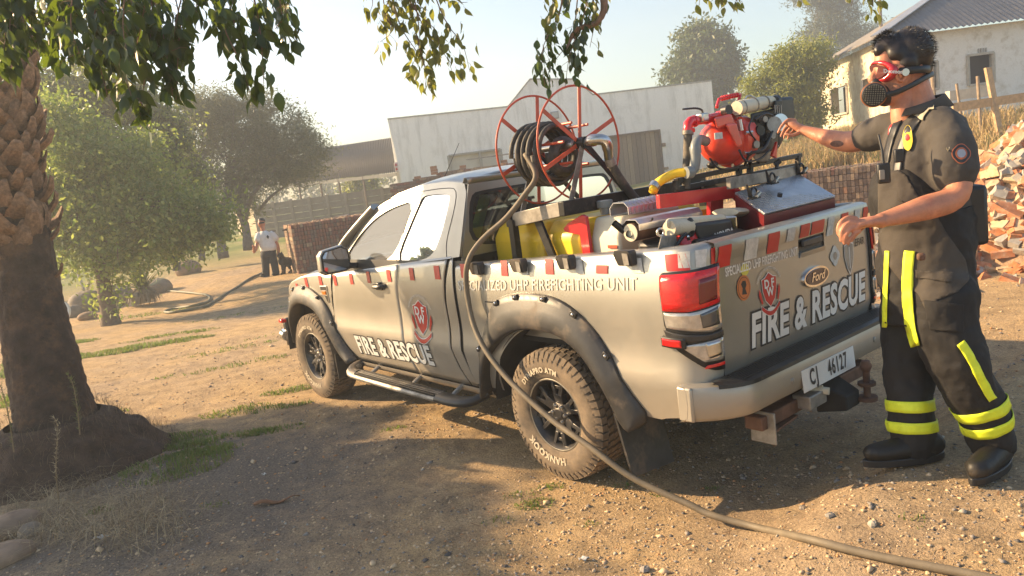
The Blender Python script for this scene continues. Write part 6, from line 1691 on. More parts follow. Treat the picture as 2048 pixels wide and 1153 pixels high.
    # engine
    E = lambda px, py, d=0: on(px, py, X=X0 + d)
    MB().hex8([E(1500, 228, -.13), E(1560, 214, -.13), E(1556, 300, -.13), E(1512, 310, -.13), E(1500, 228, .13), E(1560, 214, .13), E(1556, 300, .13), E(1512, 310, .13)]).build('engine_block', M['blackmetal'], pu, bevel=.012)
    MB().hex8([E(1556, 196, -.11), E(1586, 193, -.11), E(1590, 235, -.11), E(1556, 300, -.11), E(1556, 196, .12), E(1586, 193, .12), E(1590, 235, .12), E(1556, 300, .12)]).build('fan_shroud', M['black'], pu, bevel=.018)
    MB().tube(smooth_path([E(1473, 217, -.10), E(1500, 212, -.10), E(1530, 205, -.10), E(1545, 203, -.10)], 10), [.040, .041, .041, .040, .040, .038, .038, .036, .034, .03], 16).build('wrapped_silencer', M['cream'], pu, smooth=60)
    for px, py in ((1482, 215), (1506, 210), (1528, 206)): MB().lathe([(.0435, -.004), (.0435, .004)], E(px, py, -.10), (.05, 1, -.16), 16).build('silencer_band', M['greymetal'], pu, smooth=40)
    MB().lathe([(.03, -.02), (.038, -.015), (.038, .02), (0, .02)], E(1550, 204, -.11), (.1, -1, .15), 16).build('silencer_outlet', M['blackmetal'], pu)
    MB().box(E(1556, 215, -.15), (.02, .07, .08)).build('exhaust_guard', M['blackmetal'], pu, bevel=.005)
    for k in range(4): MB().box(E(1550 + k * 4, 219, -.165), (.006, .006, .05)).build('guard_slot', M['greymetal'], pu)
    MB().lathe([(.055, -.02), (.058, 0), (.05, .02), (0, .022)], E(1558, 246, -.17), (-1, .5, .1), 24).build('recoil_pulley', M['steel'], pu, smooth=40)
    MB().lathe([(.048, -.004), (.048, .008)], E(1548, 250, -.165), (-1, .5, .1), 24).build('pulley_face', M['greymetal'], pu)
    MB().tube(smooth_path([E(1510, 240, -.16), E(1530, 228, -.17), E(1545, 232, -.17)], 8), .008, 6).build('fuel_line', M['black'], pu)
    for px, py, r in ((1515, 262, .03), (1530, 285, .025), (1507, 290, .022), (1540, 272, .02), (1524, 240, .018)): MB().lathe([(0, .03), (r, .03), (r, -.03)], E(px, py, -.14), (-1, .3, 0), 12).build('engine_boss', M['greymetal'] if r < .024 else M['blackmetal'], pu)
    MB().hex8([E(1490, 300, -.10), E(1560, 290, -.12), E(1535, 325, -.10), E(1515, 325, -.10), E(1490, 300, .05), E(1560, 290, .05), E(1535, 325, .05), E(1515, 325, .05)]).build('bell_housing', M['greymetal'], pu, bevel=.01)
    MB().prism([(0, 0), (.02, .10), (-.045, .02)], lambda a_, b_, t: E(1548, 318, -.14) + Vector((-.02 * t, -a_, b_)), 1).build('red_foot', M['pump'], pu, bevel=.004)
    MB().tube([E(1550, 330, -.13), E(1560, 322, -.15)], .016, 8).tube([E(1553, 337, -.14), E(1556, 322, -.14)], .011, 8).build('clamp_screw', M['black'], pu)
    MB().blob(E(1425, 330, -.06), (.03, .035, .022), 10, .1).build('drain_cap', M['blackmetal'], pu, smooth=180)
    for px in (1500, 1517, 1530): MB().tube([E(px, 312 - (px - 1500) * .1, -.04), E(px, 330 - (px - 1500) * .2, -.02)], .012, 6).build('mount_foot', M['blackmetal'], pu)
    MB().tube(smooth_path([E(1488, 205, -.03), E(1492, 195, -.04), E(1500, 192, -.05), E(1510, 196, -.04)], 8), .006, 6).build('throttle_lever', M['steel'], pu)
    MB().tube([E(1478, 240, -.15), E(1482, 262, -.155)], .014, 8).build('drain_tap', M['steel'], pu)
    for nm_, pts_, r_ in (('cable', ((1478, 300, -.14), (1492, 322, -.15), (1520, 318, -.16), (1540, 300, -.15)), .006), ('cable', ((1506, 232, -.15), (1498, 258, -.17), (1512, 282, -.16)), .005), ('cable', ((1420, 318, -.13), (1440, 338, -.10), (1478, 335, -.08)), .006), ('drain_hose', ((1545, 262, -.16), (1528, 298, -.18), (1500, 308, -.15), (1490, 330, -.05)), .009)):
        MB().tube(smooth_path([E(*q) for q in pts_], 14), r_, 6).build(nm_, M['black'], pu, smooth=180)
    MB().box(E(1437, 272, -.155), (.004, .07, .035)).build('rating_label', M['dwhite'], pu, smooth=0)
    # --- locker with sloping chequer-plate lid
    lk = thing('tool_locker', 'locker with sloping silver chequer-plate lid in the rear right corner of the bed', 'locker', (-.85, -.3, .8))
    tl_, tr_ = on(1470, 385, X=-.70), on(1594, 346, X=-.70); br_, bl_ = on(1671, 392, X=-.97), on(1529, 427, X=-.97)
    nrm = (tr_ - tl_).cross(bl_ - tl_).normalized(); 
    if nrm.z < 0: nrm = -nrm
    MB().hex8([tl_, tr_, br_, bl_] + [p - nrm * .012 for p in (tl_, tr_, br_, bl_)]).build('lid', M['diamond'], lk, smooth=0, bevel=.002)
    dn = Vector((0, 0, .45))
    MB().hex8([p - nrm * .014 for p in (tl_, tr_, br_, bl_)] + [p - dn - nrm * .014 for p in (tl_, tr_, br_ + Vector((.03, 0, 0)), bl_ + Vector((.03, 0, 0)))]).build('locker_body', mat('dark_red_enamel', (.16, .012, .016), .35, 0, .2), lk, smooth=0)
    dpx, dpy = (br_ - bl_), (tl_ - bl_)
    pp = bl_ + dpx * .66 + dpy * .42
    MB().hex8([pp + nrm * h_ + dpx * a_ + dpy * b_ for h_ in (.004, .0005) for a_, b_ in ((0, 0), (.20, 0), (.17, .28), (-.04, .28))]).build('maker_plate', M['steel'], lk, smooth=0)
    # treads raised on the plate, visible as bars
    tr = MB()
    for i in range(26):
        for j in range(13):
            p = bl_ + dpx * ((i + .5) / 26) + dpy * ((j + .5) / 13) + nrm * .0012
            if (p - (pp + dpx * .08 + dpy * .14)).length < .09: continue
            d = (dpx.normalized() * (1 if (i + j) % 2 else -1) + dpy.normalized()).normalized(); tr.beam(p - d * .009, p + d * .009, .004, .003, nrm)
    tr.build('tread_bars', M['steel'], lk, smooth=0, kind='stuff')
    for px, py, t_ in ((1508, 402, 1), (1545, 372, 1), (1603, 352, 1)):
        p = on(px, py, X=-.86 if px < 1540 else (-.78 if px < 1580 else -.72)) + nrm * .01
        cl_ = bpy.data.objects.new('spring_clamp', None); COL.objects.link(cl_); cl_.parent = lk
        R3 = .028
        MB().tube([p + dpx.normalized() * (R3 * math.cos(a_)) + Vector((0, 0, 1)) * (.03 + R3 * 1.2 * math.sin(a_)) for a_ in [R_(-60 + 30 * k) for k in range(11)]], [.006] * 11, 6).build('clamp_loop', M['blackmetal'], cl_)
        MB().box(p + Vector((0, 0, .006)), (.05, .055, .012)).build('clamp_base', M['blackmetal'], cl_, bevel=.003)
        MB().tube([p + dpx.normalized() * -.035 + Vector((0, 0, .02)), p + dpx.normalized() * -.075 + Vector((-.01, 0, .085))], [.013, .005], 8).build('clamp_lever', M['blackmetal'], cl_)
        for k in range(5): MB().lathe([(.012, -.002), (.012, .002)], p + dpx.normalized() * (-.01 + k * .007) + Vector((-.02, 0, .015 + k * .004)), dpx, 10).build('clamp_spring', M['steel'], cl_)
    p = on(1558, 398, X=-.90) + nrm * .012; MB().tube([p, p + nrm * .02], .014, 10).build('rubber_stop', M['black'], lk)
    # --- petrol engine of the high pressure set, half hidden behind the tailgate
    ge = thing('petrol_engine', 'black and cream petrol engine with red recoil cover just inside the tailgate', 'engine', (-.72, .3, .8))
    Q = lambda px, py, Y=.45: on(px, py, Y=Y)
    MB().box((-.70, .38, 1.14), (.42, .42, .42)).build('engine_block', M['blackmetal'], ge, bevel=.03)
    MB().hex8([on(x_, y_, X=X_) for X_ in (-.86, -.62) for x_, y_ in ((1385, 447), (1462, 437), (1474, 480), (1400, 492))]).build('air_filter_box', M['black'], ge, bevel=.02, segs=3)
    a3, b3 = on(1428, 474, X=-.866), on(1467, 461, X=-.866)
    dv = (b3 - a3); put_text('engine_lettering', ge, M['white'], 'HONDA', lambda a_, b_: a3.lerp(b3, .5) + dv.normalized() * a_ + Vector((-.002, 0, b_)), size=.042, xs=1.05, bold=.0015)
    MB().hex8([on(x_, y_, X=X_) for X_ in (-.84, -.60) for x_, y_ in ((1330, 438), (1450, 428), (1455, 448), (1334, 460))]).build('fuel_tank', M['cream'], ge, bevel=.02, segs=3)
    MB().tube([on(1338, 458, X=-.83), on(1378, 453, X=-.83)], .040, 16).build('filter_cap', M['cream'], ge)
    MB().blob(on(1381, 455, X=-.85), (.015, .035, .05), 12).build('cap_knob', M['black'], ge, smooth=180)
    MB().hex8([on(x_, y_, X=X_) for X_ in (-.86, -.66) for x_, y_ in ((1322, 472), (1352, 470), (1356, 500), (1315, 502))]).build('valve_cover', M['greymetal'], ge, bevel=.01)
    c4, d4 = on(1322, 477, X=-.862), on(1350, 475, X=-.862)
    MB().lathe([(.16, -.03), (.165, 0), (.13, .03), (.05, .04), (0, .04)], on(1398, 510, X=-.83), (-1, 0, .15), 28).build('recoil_cover', M['redpaint'], ge, smooth=40)
    MB().lathe([(.045, -.012), (.045, .055), (.03, .06), (0, .06)], on(1398, 512, X=-.84), (-1, 0, .15), 20).build('starter_hub', M['black'], ge)
    MB().tube(smooth_path([on(1353, 492, X=-.87), on(1362, 478, X=-.88), on(1372, 468, X=-.88), on(1378, 480, X=-.88)], 10), .009, 6).build('wiring', M['black'], ge)
    MB().blob(on(1376, 474, X=-.89), (.008, .009, .009), 8).build('chrome_screw', M['chrome'], ge, smooth=180)
    MB().lathe([(.018 + .006 * math.cos(t), .006 * math.sin(t)) for t in [k * math.pi / 4 for k in range(8)]], on(1321, 465, X=-.80), (-1, .4, 0), 18, True).build('lifting_eye', M['steel'], ge, smooth=180)
    # belt guard: cream curved shell
    P = smooth_path([on(1450, 425, X=-.72), on(1478, 424, X=-.74), on(1503, 433, X=-.78), on(1522, 450, X=-.80), on(1530, 475, X=-.82)], 16)
    MB().tube(P, [(.10, .022)] * 16, 14, ref=(0, 0, 1)).build('belt_guard', M['cream'], ge, smooth=60)
    # exhaust shields
    es = thing('exhaust_shield', 'silver chequer-plate and plain aluminium exhaust guards over the engine silencer', 'heat shield', (-.4, .4, .8))
    oct1 = lambda c, r, d1: [c + Vector((r * math.cos(a_), 0, r * .8 * math.sin(a_))) for a_ in [R_(a__) for a__ in (200, 160, 125, 60, 20, -20)]]
    A0, A1 = on(1238, 424, X=-.30), on(1318, 408, X=-.30)
    r_ = [oct1(A0, .075, 0), oct1(A1, .075, 0)]
    MB().grid(r_).build('chequer_guard', M['diamond'], es, smooth=0, solid=.005)
    tr = MB()
    for i in range(9):
        for k in range(5):
            p = (r_[0][k].lerp(r_[0][k + 1], .5)).lerp(r_[1][k].lerp(r_[1][k + 1], .5), (i + .5) / 9); nn = (r_[1][0] - r_[0][0]).cross(r_[0][k + 1] - r_[0][k]).normalized()
            for s_ in (-1, 1):
                d = ((r_[0][k + 1] - r_[0][k]).normalized() + (r_[1][0] - r_[0][0]).normalized() * s_).normalized(); q_ = p + (r_[0][k + 1] - r_[0][k]) * (.2 * s_); tr.beam(q_ - d * .009, q_ + d * .009, .004, .009, nn)
    tr.build('tread_bars', M['steel'], es, smooth=0, kind='stuff')
    B0, B1 = on(1262, 456, X=-.52), on(1388, 430, X=-.52)
    r2 = [oct1(B0, .062, 0), oct1(B1, .062, 0)]
    MB().grid(r2).build('plain_guard', mat('brushed_aluminium', (.60, .61, .66), .32, .9, .08, 30), es, smooth=0, solid=.004)
    MB().tube([B0 - Vector((0, 0, .025)), B1 - Vector((0, 0, .025))], .048, 18).build('silencer', M['rust'], es)
    MB().lathe([(.0, 0), (.047, 0), (.047, .006), (0, .006)], B0 + Vector((0, .004, -.025)), (0, 1, 0), 18).build('silencer_end', M['cream'], es)
    MB().blob(B0.lerp(B1, .2) + Vector((-.058, 0, .03)), (.006, .008, .008), 8).build('shield_screw', M['black'], es, smooth=180)
    MB().tube(smooth_path([B0 + Vector((0, .02, -.03)), on(1262, 470, X=-.50), on(1245, 460, X=-.46), on(1228, 446, X=-.44)], 12), .019, 12, caps=False).build('exhaust_pipe', M['blackmetal'], es, smooth=180)
gear()
# ================================================================== PEOPLE AND THE DOG
SKIN = mat('skin_tanned', (.52, .215, .12), .5, 0, .22, 16, .35, 240, .002, dirt=(.40, .13, .08), dirt_amt=.25, dirt_scale=14)
SKIN.node_tree.nodes['Principled BSDF'].inputs['Subsurface Weight'].default_value = .12
SKIN.node_tree.nodes['Principled BSDF'].inputs['Subsurface Radius'].default_value = (.012, .004, .002)
SHIRT = mat('charcoal_shirt', (.058, .051, .045), .85, 0, .2, 8, .25, 55, .006)
OVER = mat('black_overall', (.011, .0095, .009), .8, 0, .25, 7, .3, 45, .006)
OVER_SUN = mat('overall_cloth_sun_tint', (.058, .048, .038), .85, 0, .2, 7, .3, 45, .006)  # same overall cloth made paler: sunlight put into the colour
BOOT = mat('boot_leather', (.009, .008, .007), .55, 0, .3, 14, .3, 70, dirt=(.10, .075, .05), dirt_amt=.25)
BAND = mat('reflective_band', (.72, .80, .03), .55, 0, .10, 30, .3, 220, .002)
STITCH = mat('band_seam', (.42, .47, .03), .6)
HAIR = mat('dark_hair', (.014, .010, .009), .45, 0, .3, 40)
STRAP = mat('beige_strap', (.42, .37, .26), .8, 0, .1, 20)
CR = CAM_R[0]; CF = Vector((CAM_R[2].x, CAM_R[2].y, 0)).normalized(); UPV = Vector((0, 0, 1))
def clouds(name, size):
    t = bpy.data.textures.new(name, 'CLOUDS'); t.noise_scale = size; t.noise_depth = 3; return t
FOLD = clouds('fold', .12); FOLDS = clouds('small_fold', .045)
def fuse(mb, name, mt, parent, voxel=.010, fold=0.0, smooth_it=4, tex=None):
    o = mb.build(name, mt, parent, smooth=180, fix=False)
    md = o.modifiers.new('fuse', 'REMESH'); md.mode = 'VOXEL'; md.voxel_size = voxel; md.use_smooth_shade = True
    if smooth_it: s_ = o.modifiers.new('relax', 'SMOOTH'); s_.iterations = smooth_it; s_.factor = .5
    if fold:
        d = o.modifiers.new('folds', 'DISPLACE'); d.texture = tex or FOLD; d.strength = fold; d.mid_level = .5; d.texture_coords = 'LOCAL'
    return o
WF = [1.0, 1.0]      # girth of the figure being built
def limb(mb, pts, n=16, m_=14, ref=(0, 0, 1)):
    """pts: [(Vector, (ra, rb))]"""
    pts = [(p, tuple(q * WF[0] for q in r) if isinstance(r, tuple) else r * WF[0]) for p, r in pts]
    P = smooth_path([p for p, _ in pts], m_); L = [0]
    Q = [p for p, _ in pts]
    for a, b in zip(Q, Q[1:]): L.append(L[-1] + (b - a).length)
    tot = L[-1]; ra = [(L[i] / tot, (r[0] if isinstance(r, tuple) else r)) for i, (_, r) in enumerate(pts)]; rb = [(L[i] / tot, (r[1] if isinstance(r, tuple) else r)) for i, (_, r) in enumerate(pts)]
    mb.tube(P, [(interp(ra, i / (m_ - 1)), interp(rb, i / (m_ - 1))) for i in range(m_)], n, ref=ref)
    mb.blob(P[0], (ra[0][1] * .98,) * 3, 12); mb.blob(P[-1], (min(ra[-1][1], rb[-1][1]) * .98,) * 3, 12)
def torso(mb, rings, n=28, m_=26, right=CR, fwd=CF):
    """rings: (centre, half width along right, half width along fwd)"""
    rings = [(c, a * WF[1], b * WF[1]) for c, a, b in rings]
    C = smooth_path([c for c, _, _ in rings], m_); L = [0]
    for a, b in zip(rings, rings[1:]): L.append(L[-1] + (b[0] - a[0]).length)
    A = [(l / L[-1], r[1]) for l, r in zip(L, rings)]; B = [(l / L[-1], r[2]) for l, r in zip(L, rings)]
    rows = []; rt = Vector((right.x, right.y, 0)).normalized(); fw = Vector((fwd.x, fwd.y, 0)).normalized()
    for i, c in enumerate(C):
        a, b = interp(A, i / (m_ - 1)), interp(B, i / (m_ - 1))
        rows.append([c + rt * (a * math.cos(2 * math.pi * k / n)) + fw * (b * math.sin(2 * math.pi * k / n)) for k in range(n)])
    mb.grid(rows, closed=True, cap=True)
from mathutils.bvhtree import BVHTree
def surface_of(o):
    bpy.context.view_layer.update(); w = world_loc(o); t = BVHTree.FromObject(o, bpy.context.evaluated_depsgraph_get())
    def cast(p, d):
        h, n_, _, _ = t.ray_cast(p - w, d.normalized())
        if h is None:
            h, n_, _, _ = t.find_nearest(p - w + d.normalized() * (3.2 if (p - CAM_LOC).length < .1 else .1))
        if n_.dot(d) > 0: n_ = -n_
        return h + w, n_
    return cast
def ribbon(name, parent, pts, w, mt, cast, off=.004, n=26, k=3.15 / 1515, thick=.002):
    """a strip sewn on the cloth along photo bearings; w in metres"""
    P = smooth_path([Vector((a, b, 0)) for a, b in pts], n); rows = []
    for i, p in enumerate(P):
        t = (P[min(i + 1, n - 1)] - P[max(i - 1, 0)]).normalized(); s = Vector((-t.y, t.x, 0)); row = []
        for q in (-1, -.5, 0, .5, 1):
            e = p + s * (w * (1 + .10 * noise.noise(Vector((i * .35, q, w * 90)))) * q / 2 / k); h, nn = cast(CAM_LOC, bearing(e.x, e.y)); row.append(h + nn * off)
        rows.append(row)
    return MB().grid(rows).build(name, mt, parent, smooth=180, fix=False, solid=-thick)

def firefighter():
    WF[:] = [.92, .90]
    D0 = 3.36
    K = D0 / FPX
    F = lambda px, py, d=D0: far(px, py, d)
    foot = F(1850, 925); foot.z = ground_z(foot.x, foot.y)
    man = thing('person', 'stout man in grey polo shirt, black bib overalls with neon bands, red goggles and respirator', 'person', foot)
    # --- skin: head, neck, arms and hands as one continuous body
    mb = MB()
    hc = F(1806, 128); 
    # skull + face, profile turned to the left of the photo
    def H(px, py, d=0): return far(px, py, D0 + d)
    mb.blob(H(1811, 118), (.090, .078, .110), 20)
    mb.blob(H(1795, 128), (.082, .070, .095), 20)
    limb(mb, [(H(1800, 120), (.085, .070)), (H(1790, 165), (.078, .062)), (H(1785, 190), (.055, .045))])       # face to chin
    limb(mb, [(H(1772, 108), .052), (H(1769, 140), .050), (H(1766, 165), .046)])                              # brow, cheeks
    limb(mb, [(H(1752, 140), .010), (H(1744, 158), .020), (H(1750, 165), .020)])                              # nose
    limb(mb, [(H(1800, 175), .058), (H(1775, 196), .040), (H(1764, 194), .030)])                              # jaw
    limb(mb, [(H(1822, 150), (.070, .062)), (H(1838, 200), (.074, .066)), (H(1848, 245), (.095, .085))])         # neck
    limb(mb, [(H(1812, 185), .052), (H(1806, 225), .055), (H(1818, 262), .07)])                               # throat
    # near arm
    limb(mb, [(far(1902, 260, 3.17), .066), (far(1912, 320, 3.13), .066), (far(1915, 378, 3.10), .058), (far(1897, 402, 3.09), .056), (far(1855, 415, 3.07), (.058, .054)), (far(1800, 431, 3.05), (.044, .038)), (far(1757, 442, 3.04), (.031, .025))], 18, 26)
    # far arm
    limb(mb, [(far(1790, 250, 3.46), .068), (far(1745, 272, 3.55), .062), (far(1700, 284, 3.66), .056), (far(1665, 279, 3.74), (.052, .048)), (far(1630, 268, 3.82), (.040, .034)), (far(1606, 261, 3.86), (.031, .026))], 18, 24)
    # chest under the open collar
    limb(mb, [(H(1835, 240), .08), (H(1835, 300), .09)])
    ear = H(1800, 148, -.074)
    def finger(d, pts, r):
        limb(mb, [(far(px, py, d + dd), r * q) for (px, py, dd), q in zip(pts, (1.12, 1.05, .98, .86, .72))][:len(pts)], 10, 16)
    # near hand: back of hand to us, fingers hanging
    limb(mb, [(far(1762, 442, 3.04), (.034, .026)), (far(1742, 444, 3.035), (.043, .024)), (far(1722, 447, 3.03), (.046, .022)), (far(1706, 452, 3.025), (.042, .019))], 16, 14)
    finger(3.02, [(1712, 438, -.002), (1695, 436, -.004), (1681, 446, -.004), (1676, 459, 0), (1677, 470, .004)], .0105)
    finger(3.02, [(1712, 447, -.010), (1697, 447, -.014), (1686, 458, -.014), (1682, 471, -.008), (1682, 482, -.004)], .0108)
    finger(3.02, [(1714, 456, -.012), (1702, 458, -.018), (1693, 469, -.018), (1689, 480, -.012), (1689, 488, -.008)], .0103)
    finger(3.02, [(1718, 464, -.010), (1709, 468, -.014), (1702, 477, -.014), (1698, 484, -.010), (1697, 489, -.006)], .0092)
    finger(3.04, [(1748, 440, .018), (1728, 452, .038), (1714, 466, .044), (1706, 476, .040), (1702, 482, .036)], .0118)
    # far hand reaching for the pump
    limb(mb, [(far(1610, 262, 3.86), (.030, .024)), (far(1598, 256, 3.875), (.036, .024)), (far(1586, 250, 3.89), (.036, .022)), (far(1577, 248, 3.90), (.030, .018))], 16, 12)
    finger(3.90, [(1590, 241, -.01), (1577, 240, -.012), (1567, 248, -.010), (1560, 258, -.006), (1556, 266, 0)], .0095)
    finger(3.90, [(1590, 247, .004), (1578, 248, .008), (1570, 257, .010), (1565, 266, .010), (1562, 273, .008)], .0095)
    finger(3.90, [(1592, 252, .018), (1582, 256, .024), (1575, 263, .026), (1570, 270, .024), (1568, 277, .020)], .0092)
    finger(3.90, [(1594, 257, .028), (1587, 262, .034), (1581, 268, .034), (1577, 274, .030), (1575, 279, .026)], .0082)
    finger(3.88, [(1603, 262, -.020), (1594, 268, -.030), (1585, 271, -.030), (1577, 270, -.026), (1571, 268, -.020)], .0105)
    body = fuse(mb, 'body', SKIN, man, .0048, 0, 2)
    # ear
    mb = MB(); R0 = Matrix.Rotation(math.atan2(CF.y, CF.x) + math.pi / 2, 3, 'Z')
    mb.lathe([(.010 + .007 * math.cos(t), .007 * math.sin(t)) for t in [k * math.pi / 4 for k in range(8)]], ear, CF, 20, True)
    ring = [ear + CR * (.020 * math.cos(a) * 1.0) + UPV * (.032 * math.sin(a)) + CR * .004 for a in [R_(k * 18) for k in range(20)]]
    mb2 = MB().tube(ring + [ring[0]], .0065, 8).blob(ear - CF * -.004, (.014, .008, .024), 12)
    mb2.build('ear', SKIN, man, smooth=180)
    # beard stubble
    st = mat('grey_stubble', (.34, .17, .11), .8, 0, .35, 160)
    # --- hair: cap plus strands
    mb = MB()
    mb.blob(H(1817, 106, .0), (.104, .094, .106), 22, .02, 3); mb.blob(H(1796, 108, -.03), (.052, .060, .055), 14, .03, 8); mb.blob(H(1814, 128, -.045), (.050, .048, .055), 14, .03, 6); mb.blob(H(1778, 94), (.060, .068, .050), 16, .04, 5); mb.blob(H(1836, 128), (.060, .078, .085), 16, .03, 7)
    mb.blob(H(1764, 102), (.034, .055, .036), 12, .05, 9)
    hair = fuse(mb, 'hair', HAIR, man, .008, .007, 5, FOLDS)
    V = []; 
    q = random.Random(4); sb = MB()
    for _ in range(4200):
        th = q.uniform(0, 6.28); ph = q.uniform(0, 1.9) 
        c = H(1818, 106) if q.random() < .62 else (H(1776, 92) if q.random() < .6 else H(1838, 128))
        rr = .108 if c == H(1818, 106) else .06
        d = Vector((math.sin(ph) * math.cos(th), math.sin(ph) * math.sin(th), math.cos(ph)))
        s = c + Vector((d.x * rr, d.y * rr * .85, d.z * rr)); g = (d * .6 + CR * (-.5 if c == H(1776, 92) else .5) + UPV * .25 + Vector((q.uniform(-.4, .4), q.uniform(-.4, .4), q.uniform(-.3, .4)))).normalized()
        L = q.uniform(.008, .017) * (1.5 if c == H(1776, 92) else 1)
        w = d.cross(g).normalized() * .0011
        sb.add([s - w - d * .004, s + w - d * .004, s + g * L + UPV * -.004], [(0, 1, 2)])
    sb.build('hair_strands', HAIR, man, smooth=0, fix=False, kind='stuff')
    # --- goggles
    RG = mat('goggle_red', (.42, .015, .02), .2, 0, .15, 20, coat=.6)
    gg = MB(); rows = []
    for t, s_ in ((0, .7), (.15, 1.0), (.5, 1.08), (.85, 1.0), (1, .82)):
        c = H(1767, 147).lerp(H(1746, 146), t); row = []
        for k in range(24):
            a = 2 * math.pi * k / 24; row.append(c + CF * (.086 * s_ * math.cos(a)) + UPV * (.050 * s_ * math.sin(a)) * (1 - .25 * (abs(math.cos(a)) < .3) * (math.sin(a) < 0)) + CR * (.030 * abs(math.cos(a)) ** 2))
        rows.append(row)
    go = gg.grid(rows, closed=True).build('goggles', RG, man, smooth=60, solid=.009)
    MB().add([H(1744, 146) + CF * (.072 * math.cos(2 * math.pi * k / 24)) + UPV * (.034 * math.sin(2 * math.pi * k / 24)) + CR * (.030 * abs(math.cos(2 * math.pi * k / 24)) ** 2) for k in range(24)], [tuple(range(24))]).build('goggle_lens', mat('goggle_lens_pink', (.10, .035, .035), .08, 0, .1), go, smooth=180)
    gc = H(1808, 146); rows = []
    for k in range(41):
        a = R_(25 + 310 * k / 40 - 0); rows.append([gc + Vector((CR.x, CR.y, 0)) * (-.104 * math.cos(a)) - CF * (.100 * math.sin(a)) + UPV * (h * .016 + .004 * math.cos(a)) for h in (-1, 0, 1)])
    MB().grid(rows).build('goggle_strap', M['black'], go, smooth=180, solid=.003)
    bk = H(1811, 145, -.104)
    MB().lathe([(0, -.002), (.016, -.002), (.016, .003), (0, .003)], bk, CF * -1, 16).build('strap_buckle', M['steel'], go, smooth=40)
    put_text('strap_lettering', go, M['white'], 'Dromos', lambda a, b: H(1786, 143.5, -.102) + CR * a + UPV * (b * 1.0 - a * .05), size=.022, xs=1.1, bold=.0009)
    # --- respirator
    rs = MB(); 
    limb(rs, [(H(1752, 168), .034), (H(1757, 186), .050), (H(1770, 196), .044)], 14, 10)
    rp_ = fuse(rs, 'respirator', M['black'], man, .006, 0, 3)
    fc = H(1748, 190, -.052); fd = (CF * -1.0 + CR * -.45 + UPV * -.1).normalized()
    MB().lathe([(.0, -.03), (.044, -.03), (.050, -.02), (.050, .012), (.046, .018), (.040, .018)], fc, fd, 30).build('filter_body', M['black'], rp_, smooth=40)
    MB().lathe([(.051, -.012), (.054, -.010), (.054, .002), (.051, .004)], fc - fd * .012, fd, 30).build('filter_ring', mat('copper_ring', (.42, .16, .06), .35, .3), rp_, smooth=40)
    MB().lathe([(0, .0192), (.043, .0192)], fc, fd, 30).build('filter_face', mat('filter_pale', (.55, .52, .42), .6), rp_, smooth=0)
    u = fd.orthogonal().normalized(); w = fd.cross(u); gm = MB()
    uu = (CR - fd * CR.dot(fd)).normalized(); ww = fd.cross(uu)
    for k in range(-4, 5):
        h = math.sqrt(max(0, .042 ** 2 - (k * .0092) ** 2))
        gm.beam(fc + fd * .0215 + uu * (k * .0092) - ww * h, fc + fd * .0215 + uu * (k * .0092) + ww * h, .0032, .003, fd); gm.beam(fc + fd * .0215 + ww * (k * .0092) - uu * h, fc + fd * .0215 + ww * (k * .0092) + uu * h, .0032, .003, fd)
    gm.build('filter_grille', M['black'], rp_, smooth=0)
    fc2 = H(1750, 190, .07); MB().lathe([(.0, -.03), (.044, -.03), (.050, .012), (.040, .018), (0, .018)], fc2, CF * .8 - CR * .5, 24).build('filter_body', M['black'], rp_, smooth=40)
    P = smooth_path([H(1768, 192, -.075), H(1795, 184, -.095), H(1825, 170, -.095), H(1852, 155, -.07), H(1866, 148, -.02), H(1867, 147, .03)], 24)
    MB().tube(P, [(.0115, .003)] * 24, 8, ref=(CF.x, CF.y, 0)).build('respirator_strap', M['black'], man, smooth=180)
    # --- shirt
    mb = MB()
    torso(mb, [(F(1850, 212), .070, .078), (F(1850, 232), .125, .15), (F(1851, 252), .180, .20), (F(1852, 300), .200, .20), (F(1852, 360), .200, .19), (F(1852, 430), .205, .195), (F(1852, 500), .205, .195)])
    limb(mb, [(far(1880, 252, 3.22), .09), (far(1900, 278, 3.16), .092), (far(1907, 320, 3.13), .094), (far(1909, 348, 3.12), .096)], 20, 12)
    limb(mb, [(far(1805, 250, 3.42), .088), (far(1782, 258, 3.46), .086), (far(1752, 268, 3.52), .082), (far(1732, 273, 3.56), .080)], 20, 12)
    shirt = fuse(mb, 'shirt', SHIRT, man, .0105, .028, 5)
    # collar
    col_ = MB(); rows = []
    for k in range(17):
        a = R_(-150 + 300 * k / 16) ; c = F(1838, 214)
        e_ = Vector((CR.x, CR.y, 0)).normalized() * math.cos(a) + CF * -math.sin(a)
        rows.append([c + e_ * .088 + UPV * (.018 + .022 * math.cos(a)), c + e_ * .104 + UPV * (.020 + .024 * math.cos(a)), c + e_ * .135 + UPV * (-.022 + .01 * math.cos(a))])
    col_.grid(rows).build('collar', SHIRT, man, smooth=60, solid=.005)
    # sleeve hem
    # --- bib overalls
    mb = MB()
    torso(mb, [(F(1852, 415), .214, .208), (F(1851, 470), .218, .212), (F(1852, 530), .220, .212), (F(1856, 590), .215, .20), (F(1858, 640), .20, .19)])
    limb(mb, [(far(1830, 590, 3.46), .155), (far(1822, 690, 3.46), .128), (far(1818, 770, 3.45), .112), (far(1822, 840, 3.44), .106), (far(1828, 893, 3.44), .102)], 22, 22)
    limb(mb, [(far(1882, 590, 3.26), .158), (far(1892, 660, 3.24), .145), (far(1920, 735, 3.22), .125), (far(1950, 800, 3.24), .115), (far(1975, 850, 3.26), .108), (far(1987, 882, 3.27), .102)], 22, 22)
    # front bib rising over the belly
    bb = [(F(1795, 345, 3.27), .05), (F(1785, 400, 3.27), .06), (F(1785, 450, 3.27), .07)]
    torso(mb, [(F(1812, 338), .135, .13), (F(1812, 362), .165, .165), (F(1822, 400), .19, .195), (F(1840, 440), .212, .21)], m_=12)
